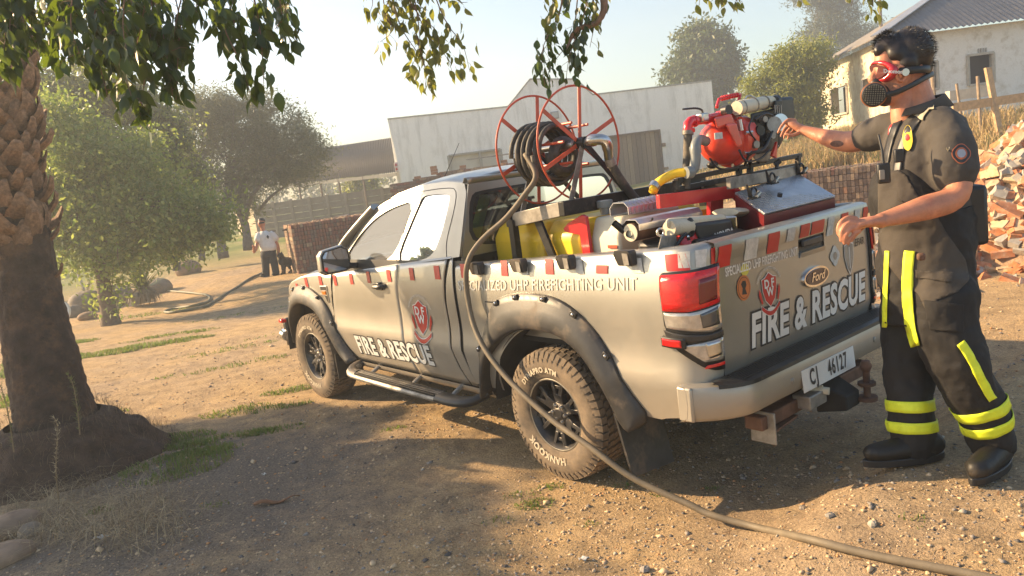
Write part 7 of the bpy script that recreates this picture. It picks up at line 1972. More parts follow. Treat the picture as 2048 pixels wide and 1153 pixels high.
    ov_ = fuse(mb, 'overalls', OVER, man, .0105, .040, 5)
    cov, csh = surface_of(ov_), surface_of(shirt)
    def panel(name, outline, mt, off, cast, nx=30):
        edge = [Vector((p.x, p.y)) for p in resample([Vector((a, b, 0)) for a, b in outline], 90, True)]; inner = []
        xs = [p[0] for p in outline]; ys = [p[1] for p in outline]; step = (max(xs) - min(xs)) / nx; y = min(ys) + step / 2; n_ = len(outline)
        while y < max(ys):
            x = min(xs) + step / 2
            while x < max(xs):
                c = False
                for i in range(n_):
                    (ax_, ay_), (bx_, by_) = outline[i], outline[(i + 1) % n_]
                    if (ay_ > y) != (by_ > y) and x < (bx_ - ax_) * (y - ay_) / (by_ - ay_) + ax_: c = not c
                if c: inner.append(Vector((x, y)))
                x += step
            y += step
        r = delaunay_2d_cdt(edge + inner, [], [list(range(len(edge)))], 1, 1e-4); vs = []
        for v in r[0]:
            h, nn = cast(CAM_LOC, bearing(v.x, v.y)); vs.append(h + nn * off)
        return MB().add(vs, [tuple(f) for f in r[2]]).build(name, mt, man, smooth=180, fix=False, solid=-.003)
    FR = CR * -1        # forward of the man = left of the photo
    # boots
    for (hx, hy_, tx, ty, d, hn) in ((1868, 912, 1745, 914, 3.42, 0), (2003, 905, 1968, 918, 3.26, 1)):
        mb = MB(); heel, toe = far(hx, hy_, d), far(tx, ty, d - (.10 if hn else 0)); 
        gz = ground_z((heel.x + toe.x) / 2, (heel.y + toe.y) / 2) + .006; heel.z = gz + .062; toe.z = gz + .052
        fw_ = (toe - heel); fw_.z = 0
        if fw_.length < .26: toe = heel + fw_.normalized() * .24; toe.z = gz + .052
        limb(mb, [(heel, (.056, .056)), (heel.lerp(toe, .35), (.058, .062)), (heel.lerp(toe, .75), (.060, .050)), (toe, (.052, .044))], 18, 16)
        ank = far(1828 if not hn else 1990, 885 if not hn else 880, d); limb(mb, [(heel + UPV * .0 + (toe - heel) * .05, .052), (ank, .068), (ank + UPV * .05, .072)], 16, 10)
        b = fuse(mb, 'boot', BOOT, man, .008, .004, 3, FOLDS)
        sl_ = MB(); rows = []; side = Vector((-(toe - heel).y, (toe - heel).x, 0)).normalized(); dirn = (toe - heel).normalized()
        outl = [(heel - dirn * .052, 0)]; ring = []
        for k in range(28):
            a = 2 * math.pi * k / 28; c_ = heel.lerp(toe, .5); L_ = (toe - heel).length / 2 + .046; w_ = .054 * (1 - .12 * math.cos(a)) 
            ring.append(Vector((c_.x, c_.y, 0)) + Vector((dirn.x, dirn.y, 0)) * (L_ * math.cos(a) * 1.0) + side * (w_ * math.sin(a) * (1 if abs(math.cos(a)) < .8 else .9)))
        gzz = lambda v: gz
        sl_.grid([[v + UPV * (gzz(v) + h) for v in ring] for h in (-.008, .026)], closed=True, cap=True).build('boot_sole', M['black'], b, smooth=40, bevel=.004)
    # neon bands
    def band(c, ax_, w_, cast):
        ax_ = ax_.normalized(); u = ax_.orthogonal().normalized(); v_ = ax_.cross(u); rows = []
        for k in range(49):
            a = 2 * math.pi * k / 48; d = u * math.cos(a) + v_ * math.sin(a); row = []
            for t in (-.5, -.17, .17, .5):
                q = c + ax_ * (w_ * t); h, nn = cast(q + d * .17, -d); r = min((h - q).length, .135); row.append(q + d * (r + .005))
            rows.append(row)
        MB().grid(rows).build('reflective_band', BAND, man, smooth=180, fix=False, solid=.003)
        MB().grid([[r[1].lerp(r[2], .38) + (r[1] - c).normalized() * .0006, r[1].lerp(r[2], .62) + (r[1] - c).normalized() * .0006] for r in rows]).build('band_stitching', STITCH, man, smooth=180, fix=False)
    axF = far(1818, 770, 3.45) - far(1828, 893, 3.44)
    band(far(1820, 809, 3.445), axF, .050, cov); band(far(1824, 851, 3.44), axF, .050, cov)
    axN = far(1930, 750, 3.22) - far(1987, 882, 3.27)
    band(far(1955, 812, 3.245), axN, .048, cov); band(far(1972, 843, 3.255), axN, .048, cov)
    ribbon('reflective_stripe', man, [(1821, 502), (1816, 550), (1818, 610), (1824, 660), (1832, 692)], .046, BAND, cov, .008)
    ribbon('reflective_stripe', man, [(1776, 503), (1774, 560), (1772, 610), (1771, 655)], .019, BAND, cov, .005)
    ribbon('reflective_stripe', man, [(1920, 686), (1934, 706), (1952, 740), (1972, 780), (1984, 800)], .036, BAND, cov, .005)
    panel('overall_sun_patch', [(1757, 335), (1790, 338), (1812, 350), (1835, 392), (1868, 425), (1895, 470), (1930, 520), (1938, 560), (1915, 585), (1875, 600), (1862, 640), (1838, 590), (1800, 560), (1770, 520), (1757, 470)], OVER_SUN, .004, cov)  # paler patch painting sunlight onto the upper overalls
    panel('hip_pocket', [(1832, 540), (1905, 548), (1902, 566), (1832, 556)], OVER_SUN, .010, cov, 20)
    panel('thigh_pocket', [(1850, 600), (1925, 610), (1925, 665), (1860, 660)], OVER, .010, cov, 16)
    MB().box(far(1842, 514, 3.13), (.03, .03, .03), .6).build('overall_button', M['rust'], man, bevel=.008)
    pk = MB().box(far(1945, 430, 3.30), (.09, .12, .26), .7).build('belt_pouch', M['black'], man, bevel=.02)
    # braces
    ribbon('shoulder_strap', man, [(1838, 238), (1846, 222), (1856, 212), (1868, 210)], .046, STRAP, csh, .008)
    ribbon('shoulder_strap', man, [(1795, 348), (1803, 300), (1818, 265), (1838, 236)], .034, M['black'], csh, .006)
    ribbon('shoulder_strap', man, [(1770, 340), (1780, 290), (1792, 255), (1800, 240)], .026, M['black'], csh, .005)
    MB().box(far(1797, 312, 3.135), (.035, .035, .055), .6).build('strap_buckle', M['black'], man, bevel=.006)
    # radio
    rd = MB().box(far(1767, 347, 3.17), (.05, .035, .085), .6).build('handheld_radio', M['black'], man, bevel=.008)
    MB().tube([far(1768, 335, 3.17), far(1764, 300, 3.17), far(1757, 270, 3.19)], [.006, .005, .004], 8).build('radio_aerial', M['black'], man)
    MB().box(far(1764, 350, 3.145), (.02, .012, .04), .6).build('radio_face', M['greymetal'], rd, bevel=.002)
    # badges
    def badge(px, py, r1, r2, mt, cast, name, off, petals=0, n=26, k=3.15 / 1515):
        vs = []
        for rr in (0, .5, 1):
            for j in range(1 if rr == 0 else n):
                a = 2 * math.pi * j / n; q = rr * (1 + petals * abs(math.cos(2 * a))) / k
                h, nn = cast(CAM_LOC, bearing(px + r1 * q * math.cos(a), py + r2 * q * math.sin(a))); vs.append(h + nn * off)
        MB().add(vs, [(0, 1 + j, 1 + (j + 1) % n) for j in range(n)] + [(1 + j, 1 + n + j, 1 + n + (j + 1) % n, 1 + (j + 1) % n) for j in range(n)]).build(name, mt, man, smooth=180, fix=False)
    og = mat('badge_orange', (.42, .12, .05), .7); bs = mat('badge_silver', (.35, .36, .40), .6); yb = mat('badge_yellow', (.70, .55, .03), .6)
    for r, mt, o, pt in ((.036, og, .002, .12), (.032, M['black'], .003, .12), (.024, og, .004, 0), (.017, bs, .005, 0)): badge(1922, 308, r, r * 1.05, mt, csh, 'sleeve_badge', o, pt)
    badge(1817, 278, .020, .052, yb, csh, 'chest_badge', .0085); badge(1816, 276, .008, .015, M['red'], csh, 'chest_badge', .0105)
    badge(1784, 268, .014, .038, M['red'], csh, 'chest_badge', .003); badge(1784, 266, .008, .02, M['white'], csh, 'chest_badge', .005)
    cbd = surface_of(body)
    badge(1674, 288, .028, .013, mat('tattoo_ink', (.12, .055, .045), .6, 0, .4, 90), cbd, 'tattoo', .001)
    badge(1782, 180, .045, .030, st, cbd, 'stubble', .0008)
firefighter()
WF[:] = [1.0, 1.0]

def guard():
    D = 20.5; k = D / FPX; F = lambda px, py, d=0: far(px, py, D + d)
    foot = F(536, 560); foot.z = ground_z(foot.x, foot.y)
    g = thing('person', 'man in white uniform shirt, dark trousers and sunglasses standing with the black dog', 'person', foot)
    wh = mat('uniform_white', (.80, .79, .77), .8, 0, .08, 12, .2, 40); nv_ = mat('uniform_navy', (.022, .024, .032), .8, 0, .2)
    P = lambda px, py, d=0: F(px, py, d)
    mb = MB()
    mb.blob(P(523, 448), (.085, .10, .125), 16)
    limb(mb, [(P(524, 452), .06), (P(527, 466), .06)], 10, 6)
    limb(mb, [(P(514, 488, -.1), .055), (P(512, 497, -.15), .05), (P(508, 505, -.2), .04), (P(508, 491 + 2, -.35), .032)], 10, 10)
    limb(mb, [(P(552, 485), .055), (P(556, 495), .05), (P(557, 503), .04), (P(556, 511), .04)], 10, 8)
    for q in range(4): limb(mb, [(P(555, 511, q * .02), .013), (P(556, 516, q * .02), .010)], 6, 5); limb(mb, [(P(507, 492, -.36 + q * .02), .012), (P(503, 493, -.38 + q * .02), .009)], 6, 5)
    limb(mb, [(P(507, 494, -.35), .014), (P(505, 489, -.35), .010)], 6, 5)
    fuse(mb, 'body', SKIN, g, .016, 0, 2)
    mb = MB(); mb.blob(P(523, 441.5, .02), (.090, .098, .075), 14); fuse(mb, 'hair', HAIR, g, .018, 0, 1)
    MB().box(P(523.5, 446, -.135), (.15, .03, .045), math.atan2(CR.y, CR.x)).build('sunglasses', M['black'], g, bevel=.01)
    mb = MB(); torso(mb, [(P(527, 462), .07, .07), (P(528, 467), .16, .11), (P(530, 473), .22, .13), (P(533, 483), .23, .15), (P(537, 494), .24, .18), (P(538, 502), .22, .15)], m_=14)
    limb(mb, [(P(518, 470), .085), (P(515, 480, -.08), .085)], 12, 6); limb(mb, [(P(544, 468), .085), (P(552, 478), .085)], 12, 6)
    sh = fuse(mb, 'shirt', wh, g, .018, .02, 3)
    for px in (516, 546): MB().box(P(px, 463 + (0 if px > 530 else 2)), (.13, .07, .02), math.atan2(CR.y, CR.x)).build('epaulette', nv_, g, bevel=.005)
    MB().prism([(-.035, 0), (0, .05), (.035, 0), (0, -.06)], lambda a, b, t: P(535.5, 474, -.17) + CR * a + UPV * b + CF * (.01 * t), 1).build('breast_badge', nv_, g, smooth=0)
    mb = MB(); torso(mb, [(P(537, 500), .215, .15), (P(536, 507), .22, .16), (P(536, 514), .20, .15)], m_=6)
    limb(mb, [(P(530, 510), .115), (P(531, 530), .105), (P(532, 548), .10), (P(532, 560), .095)], 14, 12); limb(mb, [(P(545, 510), .11), (P(549, 530), .10), (P(552, 545), .095), (P(553, 555), .085)], 14, 12)
    fuse(mb, 'trousers', nv_, g, .02, .02, 3)
    for px, py in ((531, 562), (554, 557)):
        a = P(px, py); a.z = ground_z(a.x, a.y) + .045; mb = MB(); limb(mb, [(a, .05), (a - CF * .13 - CR * .04, .045)], 10, 6); fuse(mb, 'shoe', M['black'], g, .016, 0, 1)
guard()
def dog():
    D = 20.6; P = lambda px, py, d=0: far(px, py, D + d)
    base = P(574, 555); base.z = ground_z(base.x, base.y)
    d = thing('dog', 'black shepherd dog with pricked ears and tan legs standing beside the guard', 'dog', base)
    bl = mat('dog_black_coat', (.018, .016, .015), .7, 0, .4, 14, .4, 60, .01); tn = mat('dog_tan', (.20, .11, .06), .8, 0, .3, 14)
    mb = MB()
    limb(mb, [(P(566, 523, -.1), (.135, .12)), (P(574, 524), (.14, .13)), (P(582, 523, .05), (.115, .115)), (P(588, 520, .08), (.11, .10))], 16, 14)   # chest to rump
    limb(mb, [(P(566, 520, -.12), .095), (P(562, 514, -.18), .075)], 12, 8)       # neck
    mb.blob(P(561, 512, -.2), (.075, .095, .08), 12); limb(mb, [(P(560, 514, -.26), .045), (P(559, 517, -.36), .03)], 10, 6)
    for px in (558, 563.5): mb.tube([P(px, 509, -.2), P(px - .3, 502, -.2)], [.028, .004], 8)
    for px, dd, lower in ((565, -.16, 0), (569, -.05, 0)):
        limb(mb, [(P(px, 528, dd), .055), (P(px + .3, 540, dd), .032), (P(px + .4, 554 - (px - 565) * .1, dd), .026)], 10, 10)
    for px, dd in ((580, .02), (588.5, .16)):
        limb(mb, [(P(px + 1, 525, dd), .075), (P(px - 2, 534, dd), .045), (P(px + 2.5, 541, dd), .026), (P(px + .5, 553 - (px - 580) * .5, dd), .024)], 10, 14)
    limb(mb, [(P(589, 517, .1), .03), (P(592, 512, .12), .028), (P(592, 508, .12), .016)], 8, 8)
    fuse(mb, 'coat', bl, d, .015, .02, 2, FOLDS)
    for px, dd, py in ((565.3, -.16, 553), (569.3, -.05, 552), (580.6, .02, 552), (589, .16, 548)):
        a = P(px, py, dd); a.z = ground_z(a.x, a.y) + .025; MB().blob(a, (.04, .05, .03), 10, .03).build('paw', bl, d, smooth=180)
    for px, dd in ((565.3, -.16), (580.6, .02)): MB().tube([P(px, 541, dd - .02), P(px, 550, dd - .02)], [.03, .025], 8).build('tan_marking', tn, d, smooth=180)
    MB().tube(smooth_path([P(557, 513, -.05), P(558, 519, -.1), P(561, 517, -.18)], 10), .008, 6).build('lead', M['rust'], d)
dog()
# ================================================================== OVERHANGING TREE
TWIG = mat('twig_bark', (.20, .12, .075), .8, 0, .3, 30, .3, 80)
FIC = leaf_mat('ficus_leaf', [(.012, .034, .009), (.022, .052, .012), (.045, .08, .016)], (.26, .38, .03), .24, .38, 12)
FICS = leaf_mat('ficus_leaf_sun_tint', [(.07, .085, .02), (.12, .12, .03), (.18, .17, .04)], (.36, .38, .05), .42, .42, 12)  # same leaf, paler and yellower: sunlight put into the colour
def leaf_mesh(mt, seed):
    q = random.Random(seed); b = MB(); L = 1.0; prof = [(0, .0), (.12, .16), (.32, .27), (.55, .27), (.78, .14), (.92, .04), (1.08, 0)]
    rows = []; cv = q.uniform(.05, .22)
    for t, w in prof:
        z = -cv * t * t; rows.append([Vector((-w, t, z + w * .38)), Vector((0, t, z)), Vector((w, t, z + w * .38))])
    b.grid(rows); b.tube([Vector((0, -.22, .04)), Vector((0, 0, 0))], .013, 4, caps=False)
    o = b.build('leaf', mt, None, smooth=180, fix=False); me = o.data; bpy.data.objects.remove(o); return me
def hanging_tree():
    tb = Vector((9.4, 9.9, 0)); root = thing('ficus_tree', 'broad-leaved tree whose leafy branches hang into the top of the view', 'tree', tb)
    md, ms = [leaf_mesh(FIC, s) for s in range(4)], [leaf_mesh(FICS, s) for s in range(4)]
    twigs = MB(); count = [0]; extra = []
    def sprig(pts, D, dd, n, size, sunny, spread=20):
        """a drooping branchlet along photo bearings; leaves hang along it"""
        P = smooth_path([far(a, b, D + dd * i / max(1, len(pts) - 1)) for i, (a, b) in enumerate(pts)], 16)
        twigs.tube(P, [lerp(.0045, .0012, i / 15) for i in range(16)], 5)
        k = D / FPX
        for _ in range(n):
            t = rnd.random() ** .8; i = min(14, int(t * 15)); p = P[i].lerp(P[i + 1], rnd.random())
            off = Vector((rnd.gauss(0, 1), rnd.gauss(0, 1), rnd.gauss(-.3, .8))) * spread * k
            q = p + off
            if rnd.random() < .25: twigs.tube([p, p.lerp(q, .6) + Vector((0, 0, .008)), q], [.0014, .001, .0008], 3, caps=False)
            s = size * rnd.uniform(.7, 1.2)
            d = Vector((rnd.gauss(0, .45), rnd.gauss(0, .45), -1)).normalized()
            x = d.cross(Vector((rnd.gauss(0, 1), rnd.gauss(0, 1), .1))).normalized(); z = x.cross(d)
            M4 = Matrix((x * s * .95, d * s, z * s)).transposed()
            extra.append((q, M4, sunny))
    # dark mass at the top left
    for _ in range(38):
        x = rnd.uniform(-60, 575); lim = interp([(-60, 120), (60, 120), (130, 110), (200, 150), (290, 190), (380, 120), (420, 60), (480, 110), (520, 120), (590, 30)], x)
        y1 = lim * rnd.uniform(.55, 1.0); x1 = x + rnd.uniform(-20, 25)
        sprig([(x - rnd.uniform(-30, 50), -90), (x, y1 * .4), (x1, y1)], rnd.uniform(2.7, 3.5), rnd.uniform(-.2, .2), int(13 + y1 / 4.2), .068, False, 15)
    for pts, n in (([(180, -40), (230, 90), (265, 200)], 42), ([(250, -40), (290, 100), (280, 235)], 46), ([(300, -40), (330, 90), (345, 190)], 42), ([(230, 20), (200, 110), (215, 195)], 34), ([(420, -40), (450, 60), (478, 120), (500, 185)], 40), ([(500, -40), (520, 60), (528, 175)], 30), ([(380, -40), (360, 60), (352, 200)], 32), ([(560, -40), (575, 50), (570, 85)], 22), ([(150, -40), (110, 60), (105, 110)], 24), ([(0, 60), (10, 120), (5, 160)], 18)):
        sprig(pts, 3.0, 0, n, .074, False, 11)
    # sunlit spray left of centre
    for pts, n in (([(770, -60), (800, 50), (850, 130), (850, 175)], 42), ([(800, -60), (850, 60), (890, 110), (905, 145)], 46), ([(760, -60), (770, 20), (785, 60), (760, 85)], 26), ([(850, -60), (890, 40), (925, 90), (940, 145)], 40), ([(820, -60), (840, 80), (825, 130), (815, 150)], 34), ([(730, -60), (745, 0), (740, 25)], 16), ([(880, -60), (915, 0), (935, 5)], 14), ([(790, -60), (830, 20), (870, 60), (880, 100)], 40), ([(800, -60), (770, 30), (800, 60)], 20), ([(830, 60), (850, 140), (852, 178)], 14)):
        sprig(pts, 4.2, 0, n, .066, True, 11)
    # branch hanging over the reel
    for pts, n in (([(1195, -70), (1180, 30), (1135, 90), (1095, 140)], 36), ([(1190, -70), (1165, 40), (1140, 110), (1130, 175)], 44), ([(1130, -70), (1120, 20), (1085, 100), (1090, 175)], 38), ([(1160, -60), (1150, 60), (1150, 120), (1148, 170)], 34), ([(1200, -60), (1190, 40), (1180, 95)], 20), ([(1110, -60), (1105, 10), (1100, 40)], 16), ([(1140, -60), (1110, 60), (1080, 110)], 24)):
        sprig(pts, 4.0, 0, n, .066, True if n < 24 else False, 11)
    MBt = MB().tube(smooth_path([far(1215, -120, 4.0), far(1206, -30, 4.0), far(1208, 20, 4.0), far(1190, 48, 4.0), far(1150, 62, 4.0), far(1130, 110, 4.0)], 20), [lerp(.03, .008, i / 19) for i in range(20)], 8)
    # little sprays at the top right
    for pts, n in (([(1430, -60), (1440, -10), (1450, 20)], 18), ([(1400, -60), (1400, -10), (1398, 12)], 10), ([(1480, -60), (1475, -5), (1470, 6)], 10), ([(1740, -60), (1745, 0), (1742, 35)], 20), ([(1700, -60), (1705, -10), (1703, 12)], 8), ([(1780, -60), (1770, -10), (1765, 8)], 8), ([(1640, -60), (1600, -20), (1590, -8)], 6)):
        sprig(pts, 5.0, 0, n, .070, True, 8)
    # bring the twigs together above the picture and lead them to the trunk
    for a in ((100, -100, 3.0), (300, -100, 3.1), (520, -100, 3.2), (800, -70, 4.2), (1180, -120, 4.0), (1430, -80, 5.0), (1740, -80, 5.0)):
        s = far(*a); e = Vector((4.0, 6.5, 6.2)); twigs.tube(smooth_path([s, s.lerp(e, .35) + Vector((0, 0, .7)), e], 14), [lerp(.012, .06, i / 13) for i in range(14)], 7)
    twigs.tube(smooth_path([Vector((4.0, 6.5, 6.2)), Vector((6.5, 8.2, 5.2)), Vector((9.2, 9.8, 3.2)), tb + Vector((0, 0, -.1))], 16), [lerp(.09, .34, i / 15) for i in range(16)], 12)
    tw = twigs.build('branches', TWIG, root, smooth=180, fix=False, kind='stuff'); MBt.build('branch', TWIG, root, smooth=180)
    rnd.shuffle(extra)
    singles = extra[:290]
    for p, M4, sunny in singles:
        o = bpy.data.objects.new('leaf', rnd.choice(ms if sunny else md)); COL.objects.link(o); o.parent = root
        m4 = M4.to_4x4(); m4.translation = p - tb; o.matrix_local = m4
    # the rest joined
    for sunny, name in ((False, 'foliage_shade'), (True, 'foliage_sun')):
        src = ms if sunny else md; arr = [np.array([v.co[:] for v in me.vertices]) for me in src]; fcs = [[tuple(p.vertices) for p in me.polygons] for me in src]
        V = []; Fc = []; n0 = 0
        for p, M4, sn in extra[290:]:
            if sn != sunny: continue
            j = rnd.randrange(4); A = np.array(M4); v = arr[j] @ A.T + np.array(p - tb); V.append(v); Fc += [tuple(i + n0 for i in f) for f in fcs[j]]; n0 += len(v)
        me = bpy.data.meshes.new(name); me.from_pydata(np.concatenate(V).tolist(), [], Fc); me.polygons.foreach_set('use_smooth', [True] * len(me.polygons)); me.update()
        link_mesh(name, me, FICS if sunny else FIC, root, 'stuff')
    # the crown outside the view, which shades the near yard
    def cz(x, y, h):     # crown point whose shadow lands on (x, y)
        k = h / math.tan(SUN_EL); return Vector((x + SUN_AZ.x * k, y + SUN_AZ.y * k, h))
    blobs = []
    for (px, py, h, rx, rz, n) in SHADE: 
        g = G(px, py); c = cz(g.x, g.y, h); blobs.append((c, (rx, rx, rz), n))
    o = leaf_cloud('crown', blobs, .17, [FIC], root, 1.2, .2, .4, .1); o['kind'] = 'stuff'
SHADE = [(330, 1000, 4.2, .8, .6, 2600), (470, 960, 4.4, .7, .5, 2600), (610, 1000, 4.3, .5, .35, 2000), (250, 1080, 4.6, .9, .6, 2600), (480, 1080, 4.7, .7, .5, 2400), (690, 1030, 4.9, .35, .25, 1000), (640, 1110, 5.0, .4, .3, 1100), (380, 890, 4.0, .7, .4, 2000), (560, 865, 4.0, .5, .3, 1500), (60, 1080, 4.8, .9, .6, 2200), (630, 850, 4.0, .35, .22, 800)]
hanging_tree()

# ================================================================== YARD CLUTTER
def stone(name, lab, px, py, r, mt, seed, cat='boulder', group=None):
    c = G(px, py); o = MB().blob(c + Vector((0, 0, r[2] * .45)), r, 18 if r[0] > .05 else 7, .05 if r[0] > .05 else .22, seed, Matrix.Rotation(rnd.uniform(0, 3), 3, 'Z')).build(name, mt, None, smooth=180 if r[0] > .05 else 0, subsurf=1 if r[0] > .05 else 0); tag(o, lab, cat, group); return o
ST = mat('boulder_grey', (.20, .17, .14), .9, 0, .3, 5, .5, 30, .01, dirt=(.30, .23, .15), dirt_amt=.3); STW = mat('boulder_brown', (.26, .18, .12), .9, 0, .3, 6, .5, 30, .01)
stone('boulder', 'smooth brown rounded stone at the lower left, above a flat one', 30, 1062, (.17, .14, .085), STW, 1, group='stones in the lower left corner')
stone('boulder', 'flat grey-brown stone in the very bottom left corner', 10, 1125, (.17, .13, .07), STW, 2, group='stones in the lower left corner')
stone('boulder', 'small angular stone half buried in straw beside the rounded one', 62, 1070, (.09, .07, .05), ST, 3, group='stones in the lower left corner')
stone('boulder', 'big grey boulder left of the garden tree trunk', 178, 622, (.52, .45, .36), ST, 4, group='boulders round the garden tree')
stone('boulder', 'long low grey boulder right of the garden tree trunk', 238, 610, (.48, .4, .36), ST, 5, group='boulders round the garden tree')
stone('boulder', 'round grey boulder nearest the palm', 150, 634, (.26, .22, .2), ST, 6, group='boulders round the garden tree')
stone('boulder', 'pale flattish boulder just in front of the big grey boulder', 176, 640, (.22, .18, .12), STW, 7, group='boulders round the garden tree')
stone('boulder', 'grey boulder behind the spiky yucca', 322, 585, (.4, .3, .28), ST, 8, group='boulders round the garden tree')
stone('boulder', 'tan boulder under the round dark shrub', 378, 548, (.5, .4, .32), STW, 9, group='boulders round the garden tree')
# yucca
yb = G(292, 612); yu = thing('yucca', 'spiky yucca with a skirt of dead grey leaves beside the boulders', 'yucca', yb)
mb = MB(); mb2 = MB()
for i in range(150):
    a = rnd.uniform(0, 6.28); el = rnd.uniform(.1, 1.45); L = rnd.uniform(.55, .85); c = yb + Vector((0, 0, .42)); d = Vector((math.cos(a) * math.cos(el), math.sin(a) * math.cos(el), math.sin(el))); s = d.cross(UPV).normalized() * .022
    mb.add([c - s, c + s, c + d * L * .6 + s * .8, c + d * L * .6 - s * .8, c + d * L], [(0, 1, 2, 3), (3, 2, 4)])
for i in range(260):
    a = rnd.uniform(0, 6.28); r = rnd.uniform(.15, .5); c = yb + Vector((math.cos(a) * .12, math.sin(a) * .12, rnd.uniform(.3, .5))); e = yb + Vector((math.cos(a) * r, math.sin(a) * r, rnd.uniform(.0, .12))); s = Vector((-math.sin(a), math.cos(a), 0)) * .02; m_ = c.lerp(e, .5) + Vector((math.cos(a), math.sin(a), .6)) * .08
    mb2.add([c - s, c + s, m_ + s, m_ - s, e], [(0, 1, 2, 3), (3, 2, 4)])
mb.build('live_leaves', DARKG[0], yu, smooth=0, fix=False, kind='stuff'); mb2.build('dead_leaves', mat('dead_leaf', (.24, .20, .15), .9, 0, .3), yu, smooth=0, fix=False, kind='stuff')
# garden hose with its pale end loop
P = [G(*p, .03) for p in ((525, 548), (500, 560), (470, 578), (440, 598), (415, 615), (385, 622), (345, 628), (330, 626), (345, 618), (390, 615), (418, 604), (416, 594), (395, 590), (360, 586), (322, 583))]
o = MB().tube(smooth_path(P, 110), .030, 8).build('garden_hose', mat('green_grey_hose', (.13, .13, .085), .6, 0, .3, 6, dirt=(.40, .36, .26), dirt_amt=.35, dirt_scale=1.2), None, smooth=180); tag(o, 'grey-green hose looping over the drive towards the guard feet', 'hose')
# dry palm leaf sheath lying on the shaded dirt
c = G(550, 1003); rows = []; dr_ = (G(600, 992) - G(508, 1012)).normalized(); sd_ = dr_.cross(UPV)
for i in range(15):
    t = i / 14; w = .032 * math.sin(math.pi * min(1, .12 + t * 1.0)) * (1 - .75 * t) + .004; p = G(508, 1012).lerp(G(600, 992), t); 
    rows.append([p + sd_ * (w * a) + UPV * (.016 + .014 * math.cos(a * 1.5) * (1 - t) + .012 * math.sin(t * 9)) for a in (-1, -.5, 0, .5, 1)])
o = MB().grid(rows).build('dry_leaf', mat('dry_leaf_brown', (.17, .075, .03), .7, 0, .4, 30), None, smooth=180, solid=.004); tag(o, 'curled dry red-brown leaf lying alone on the shaded gravel', 'dry leaf')
for nm, lab, px, py, sx, sy, mt, cat in (('paper_scrap', 'torn scrap of white paper near the bottom left straw', 205, 1083, .075, .035, M['white'], 'paper'), ('paper_scrap', 'creased white scrap on the sunny gravel at the bottom centre', 1168, 1116, .05, .03, M['dwhite'], 'paper'), ('paper_scrap', 'small pale chip on the shaded gravel below the front wheel', 528, 946, .03, .02, M['dwhite'], 'paper')):
    c = G(px, py, .012); rows = [[c + Vector((SITE_R.x, SITE_R.y, 0)) * ((i / 5 - .5) * sx) + Vector((SITE_F.x, SITE_F.y, 0)) * ((j / 4 - .5) * sy * (1 - .5 * i / 5)) + UPV * (.008 * math.sin(i * 1.7 + j)) for j in range(5)] for i in range(6)]
    tag(MB().grid(rows).build(nm, mt, None, smooth=180, solid=.001), lab, cat, 'scraps of paper')
for lab, px, py, s_ in (('grey stone with a long shadow on the sunny gravel, left of the pair', 1605, 1017, .035), ('pale stone with a dark shadow on the sunny gravel, just below the grey one', 1660, 1037, .035), ('flat dark stone on the sunny gravel, right of the pale one', 1745, 1050, .035), ('pale round stone under the tyre shadow, left of the rear wheel', 845, 938, .022), ('small stone pair member by the bottom edge of the gravel', 1290, 1140, .04)):
    stone('loose_stone', lab, px, py, (s_ * .62, s_ * .5, s_ * .4), PEB[4] if 'pale' in lab else PEB[1], px, 'stone', 'loose stones on the gravel')
# pale green bag
c = far(583, 487, 20.9); o = MB().blob(c, (.12, .1, .15), 10, .15, 4).build('plastic_bag', mat('green_white_bag', (.42, .58, .30), .6, 0, .3, 6), None, smooth=180); tag(o, 'small green and white plastic bag above the dog', 'bag')
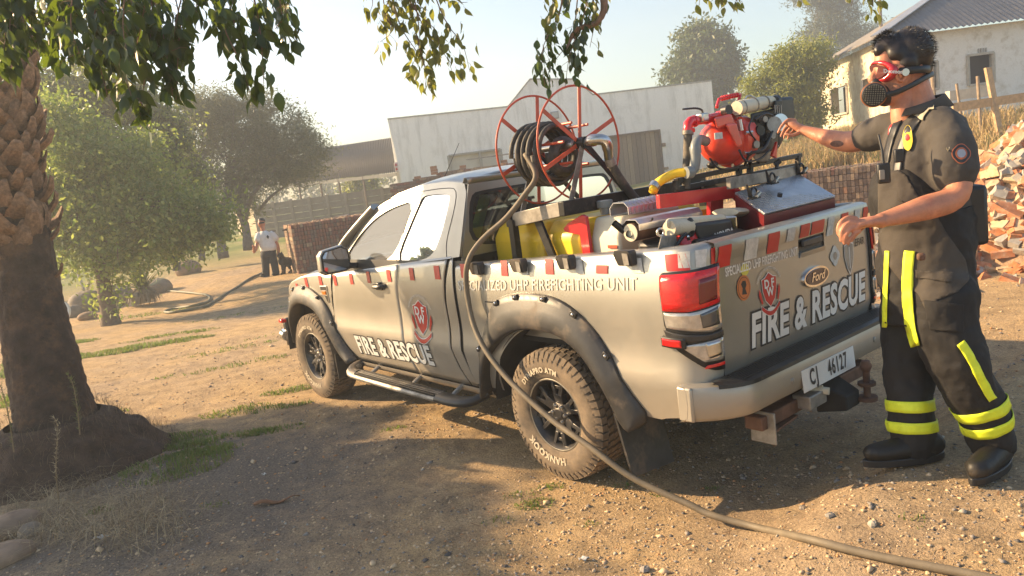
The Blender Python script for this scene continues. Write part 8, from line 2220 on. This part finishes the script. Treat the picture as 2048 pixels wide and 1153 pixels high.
# dead stalks beside the palm
for lab, pts in (('thin dried weed with feathery top at the palm foot', [(118, 1010), (112, 940), (115, 860), (108, 835)]), ('tall spiky weed against the palm trunk', [(160, 870), (155, 820), (146, 770), (135, 750)]), ('spiky green weed rising left of the palm', [(28, 905), (20, 850), (10, 800), (0, 770)])):
    D = (PALM - CAM_LOC).dot(CAM_R[2]) - (1.0 if pts[0][1] > 1000 else .75); b = far(*pts[0], D); w = thing('dry_weed', lab, 'weed', b, 'weeds round the palm foot'); sp = smooth_path([far(*p, D) for p in pts], 20); mb = MB().tube(sp, [lerp(.005, .002, i / 19) for i in range(20)], 5); mb.build('stalk', STRAW[1], w)
    lf = MB()
    for i in range(6 if 'feathery' in lab else 2, 20):
        for _ in range(7):
            a = rnd.uniform(0, 6.28); L = rnd.uniform(.02, .05); d = Vector((math.cos(a), math.sin(a), rnd.uniform(.2, 1))).normalized(); s = d.cross(UPV).normalized() * .003; p = sp[i] + Vector((rnd.gauss(0, .006), rnd.gauss(0, .006), rnd.gauss(0, .006))); lf.add([p - s, p + s, p + d * L], [(0, 1, 2)])
    lf.build('leaflets', STRAW[0] if 'feathery' in lab else GR[1], w, smooth=0, fix=False, kind='stuff')
# leaning garden stakes and mesh left of the garden tree
sk = thing('garden_stakes', 'two leaning wooden stakes holding wire mesh left of the garden tree', 'stakes', G(170, 598))
for p, q in (((172, 592), (154, 542)), ((168, 600), (186, 548))): a = G(*p); MB().beam(a, far(*q, (a - CAM_LOC).dot(CAM_R[2])), .07, .05).build('stake', M['greymetal'] if p[0] == 172 else STRAW[0], sk, smooth=0)
a = G(160, 600); dm = (a - CAM_LOC).dot(CAM_R[2]) + .4; mb = MB()
for i in range(22): mb.tube([far(120 + i * 5, 590, dm), far(112 + i * 5, 548, dm)], .003, 3, caps=False)
for j in range(9): mb.tube([far(118, 552 + j * 5, dm), far(228, 545 + j * 5, dm)], .003, 3, caps=False)
mb.build('wire_mesh', M['greymetal'], sk, smooth=0, fix=False)
c = G(122, 655); dc = (c - CAM_LOC).dot(CAM_R[2]); o_ = thing('painted_disc', 'yellow and white tilted disc propped just right of the palm trunk', 'drum', c)  # unidentified round object, shaped as a tilted disc
MB().lathe([(0, .03), (.26, .03), (.28, 0), (.26, -.03), (0, -.03)], far(118, 628, dc), (-.5, .5, .35), 26).build('disc', M['white'], o_, smooth=40)
MB().lathe([(0, .036), (.19, .036), (.19, .02)], far(118, 626, dc), (-.5, .5, .35), 26).build('yellow_centre', M['yellow'], o_, smooth=40)

# ================================================================== SMOKY AIR
hz = MB().box((34, -24, 8.6), (118, 118, 21.2)).build('haze', mat('tmp', (1, 1, 1)), None, smooth=0)
hz.data.materials.clear()
hm = bpy.data.materials.new('smoky_air'); hm.use_nodes = True; hn = hm.node_tree; hn.nodes.clear()
ho = hn.nodes.new('ShaderNodeOutputMaterial'); pv = hn.nodes.new('ShaderNodeVolumePrincipled')
pv.inputs['Color'].default_value = (.86, .91, .96, 1); pv.inputs['Density'].default_value = .0050; pv.inputs['Anisotropy'].default_value = .35
hn.links.new(pv.outputs[0], ho.inputs['Volume']); hz.data.materials.append(hm); hz['kind'] = 'stuff'
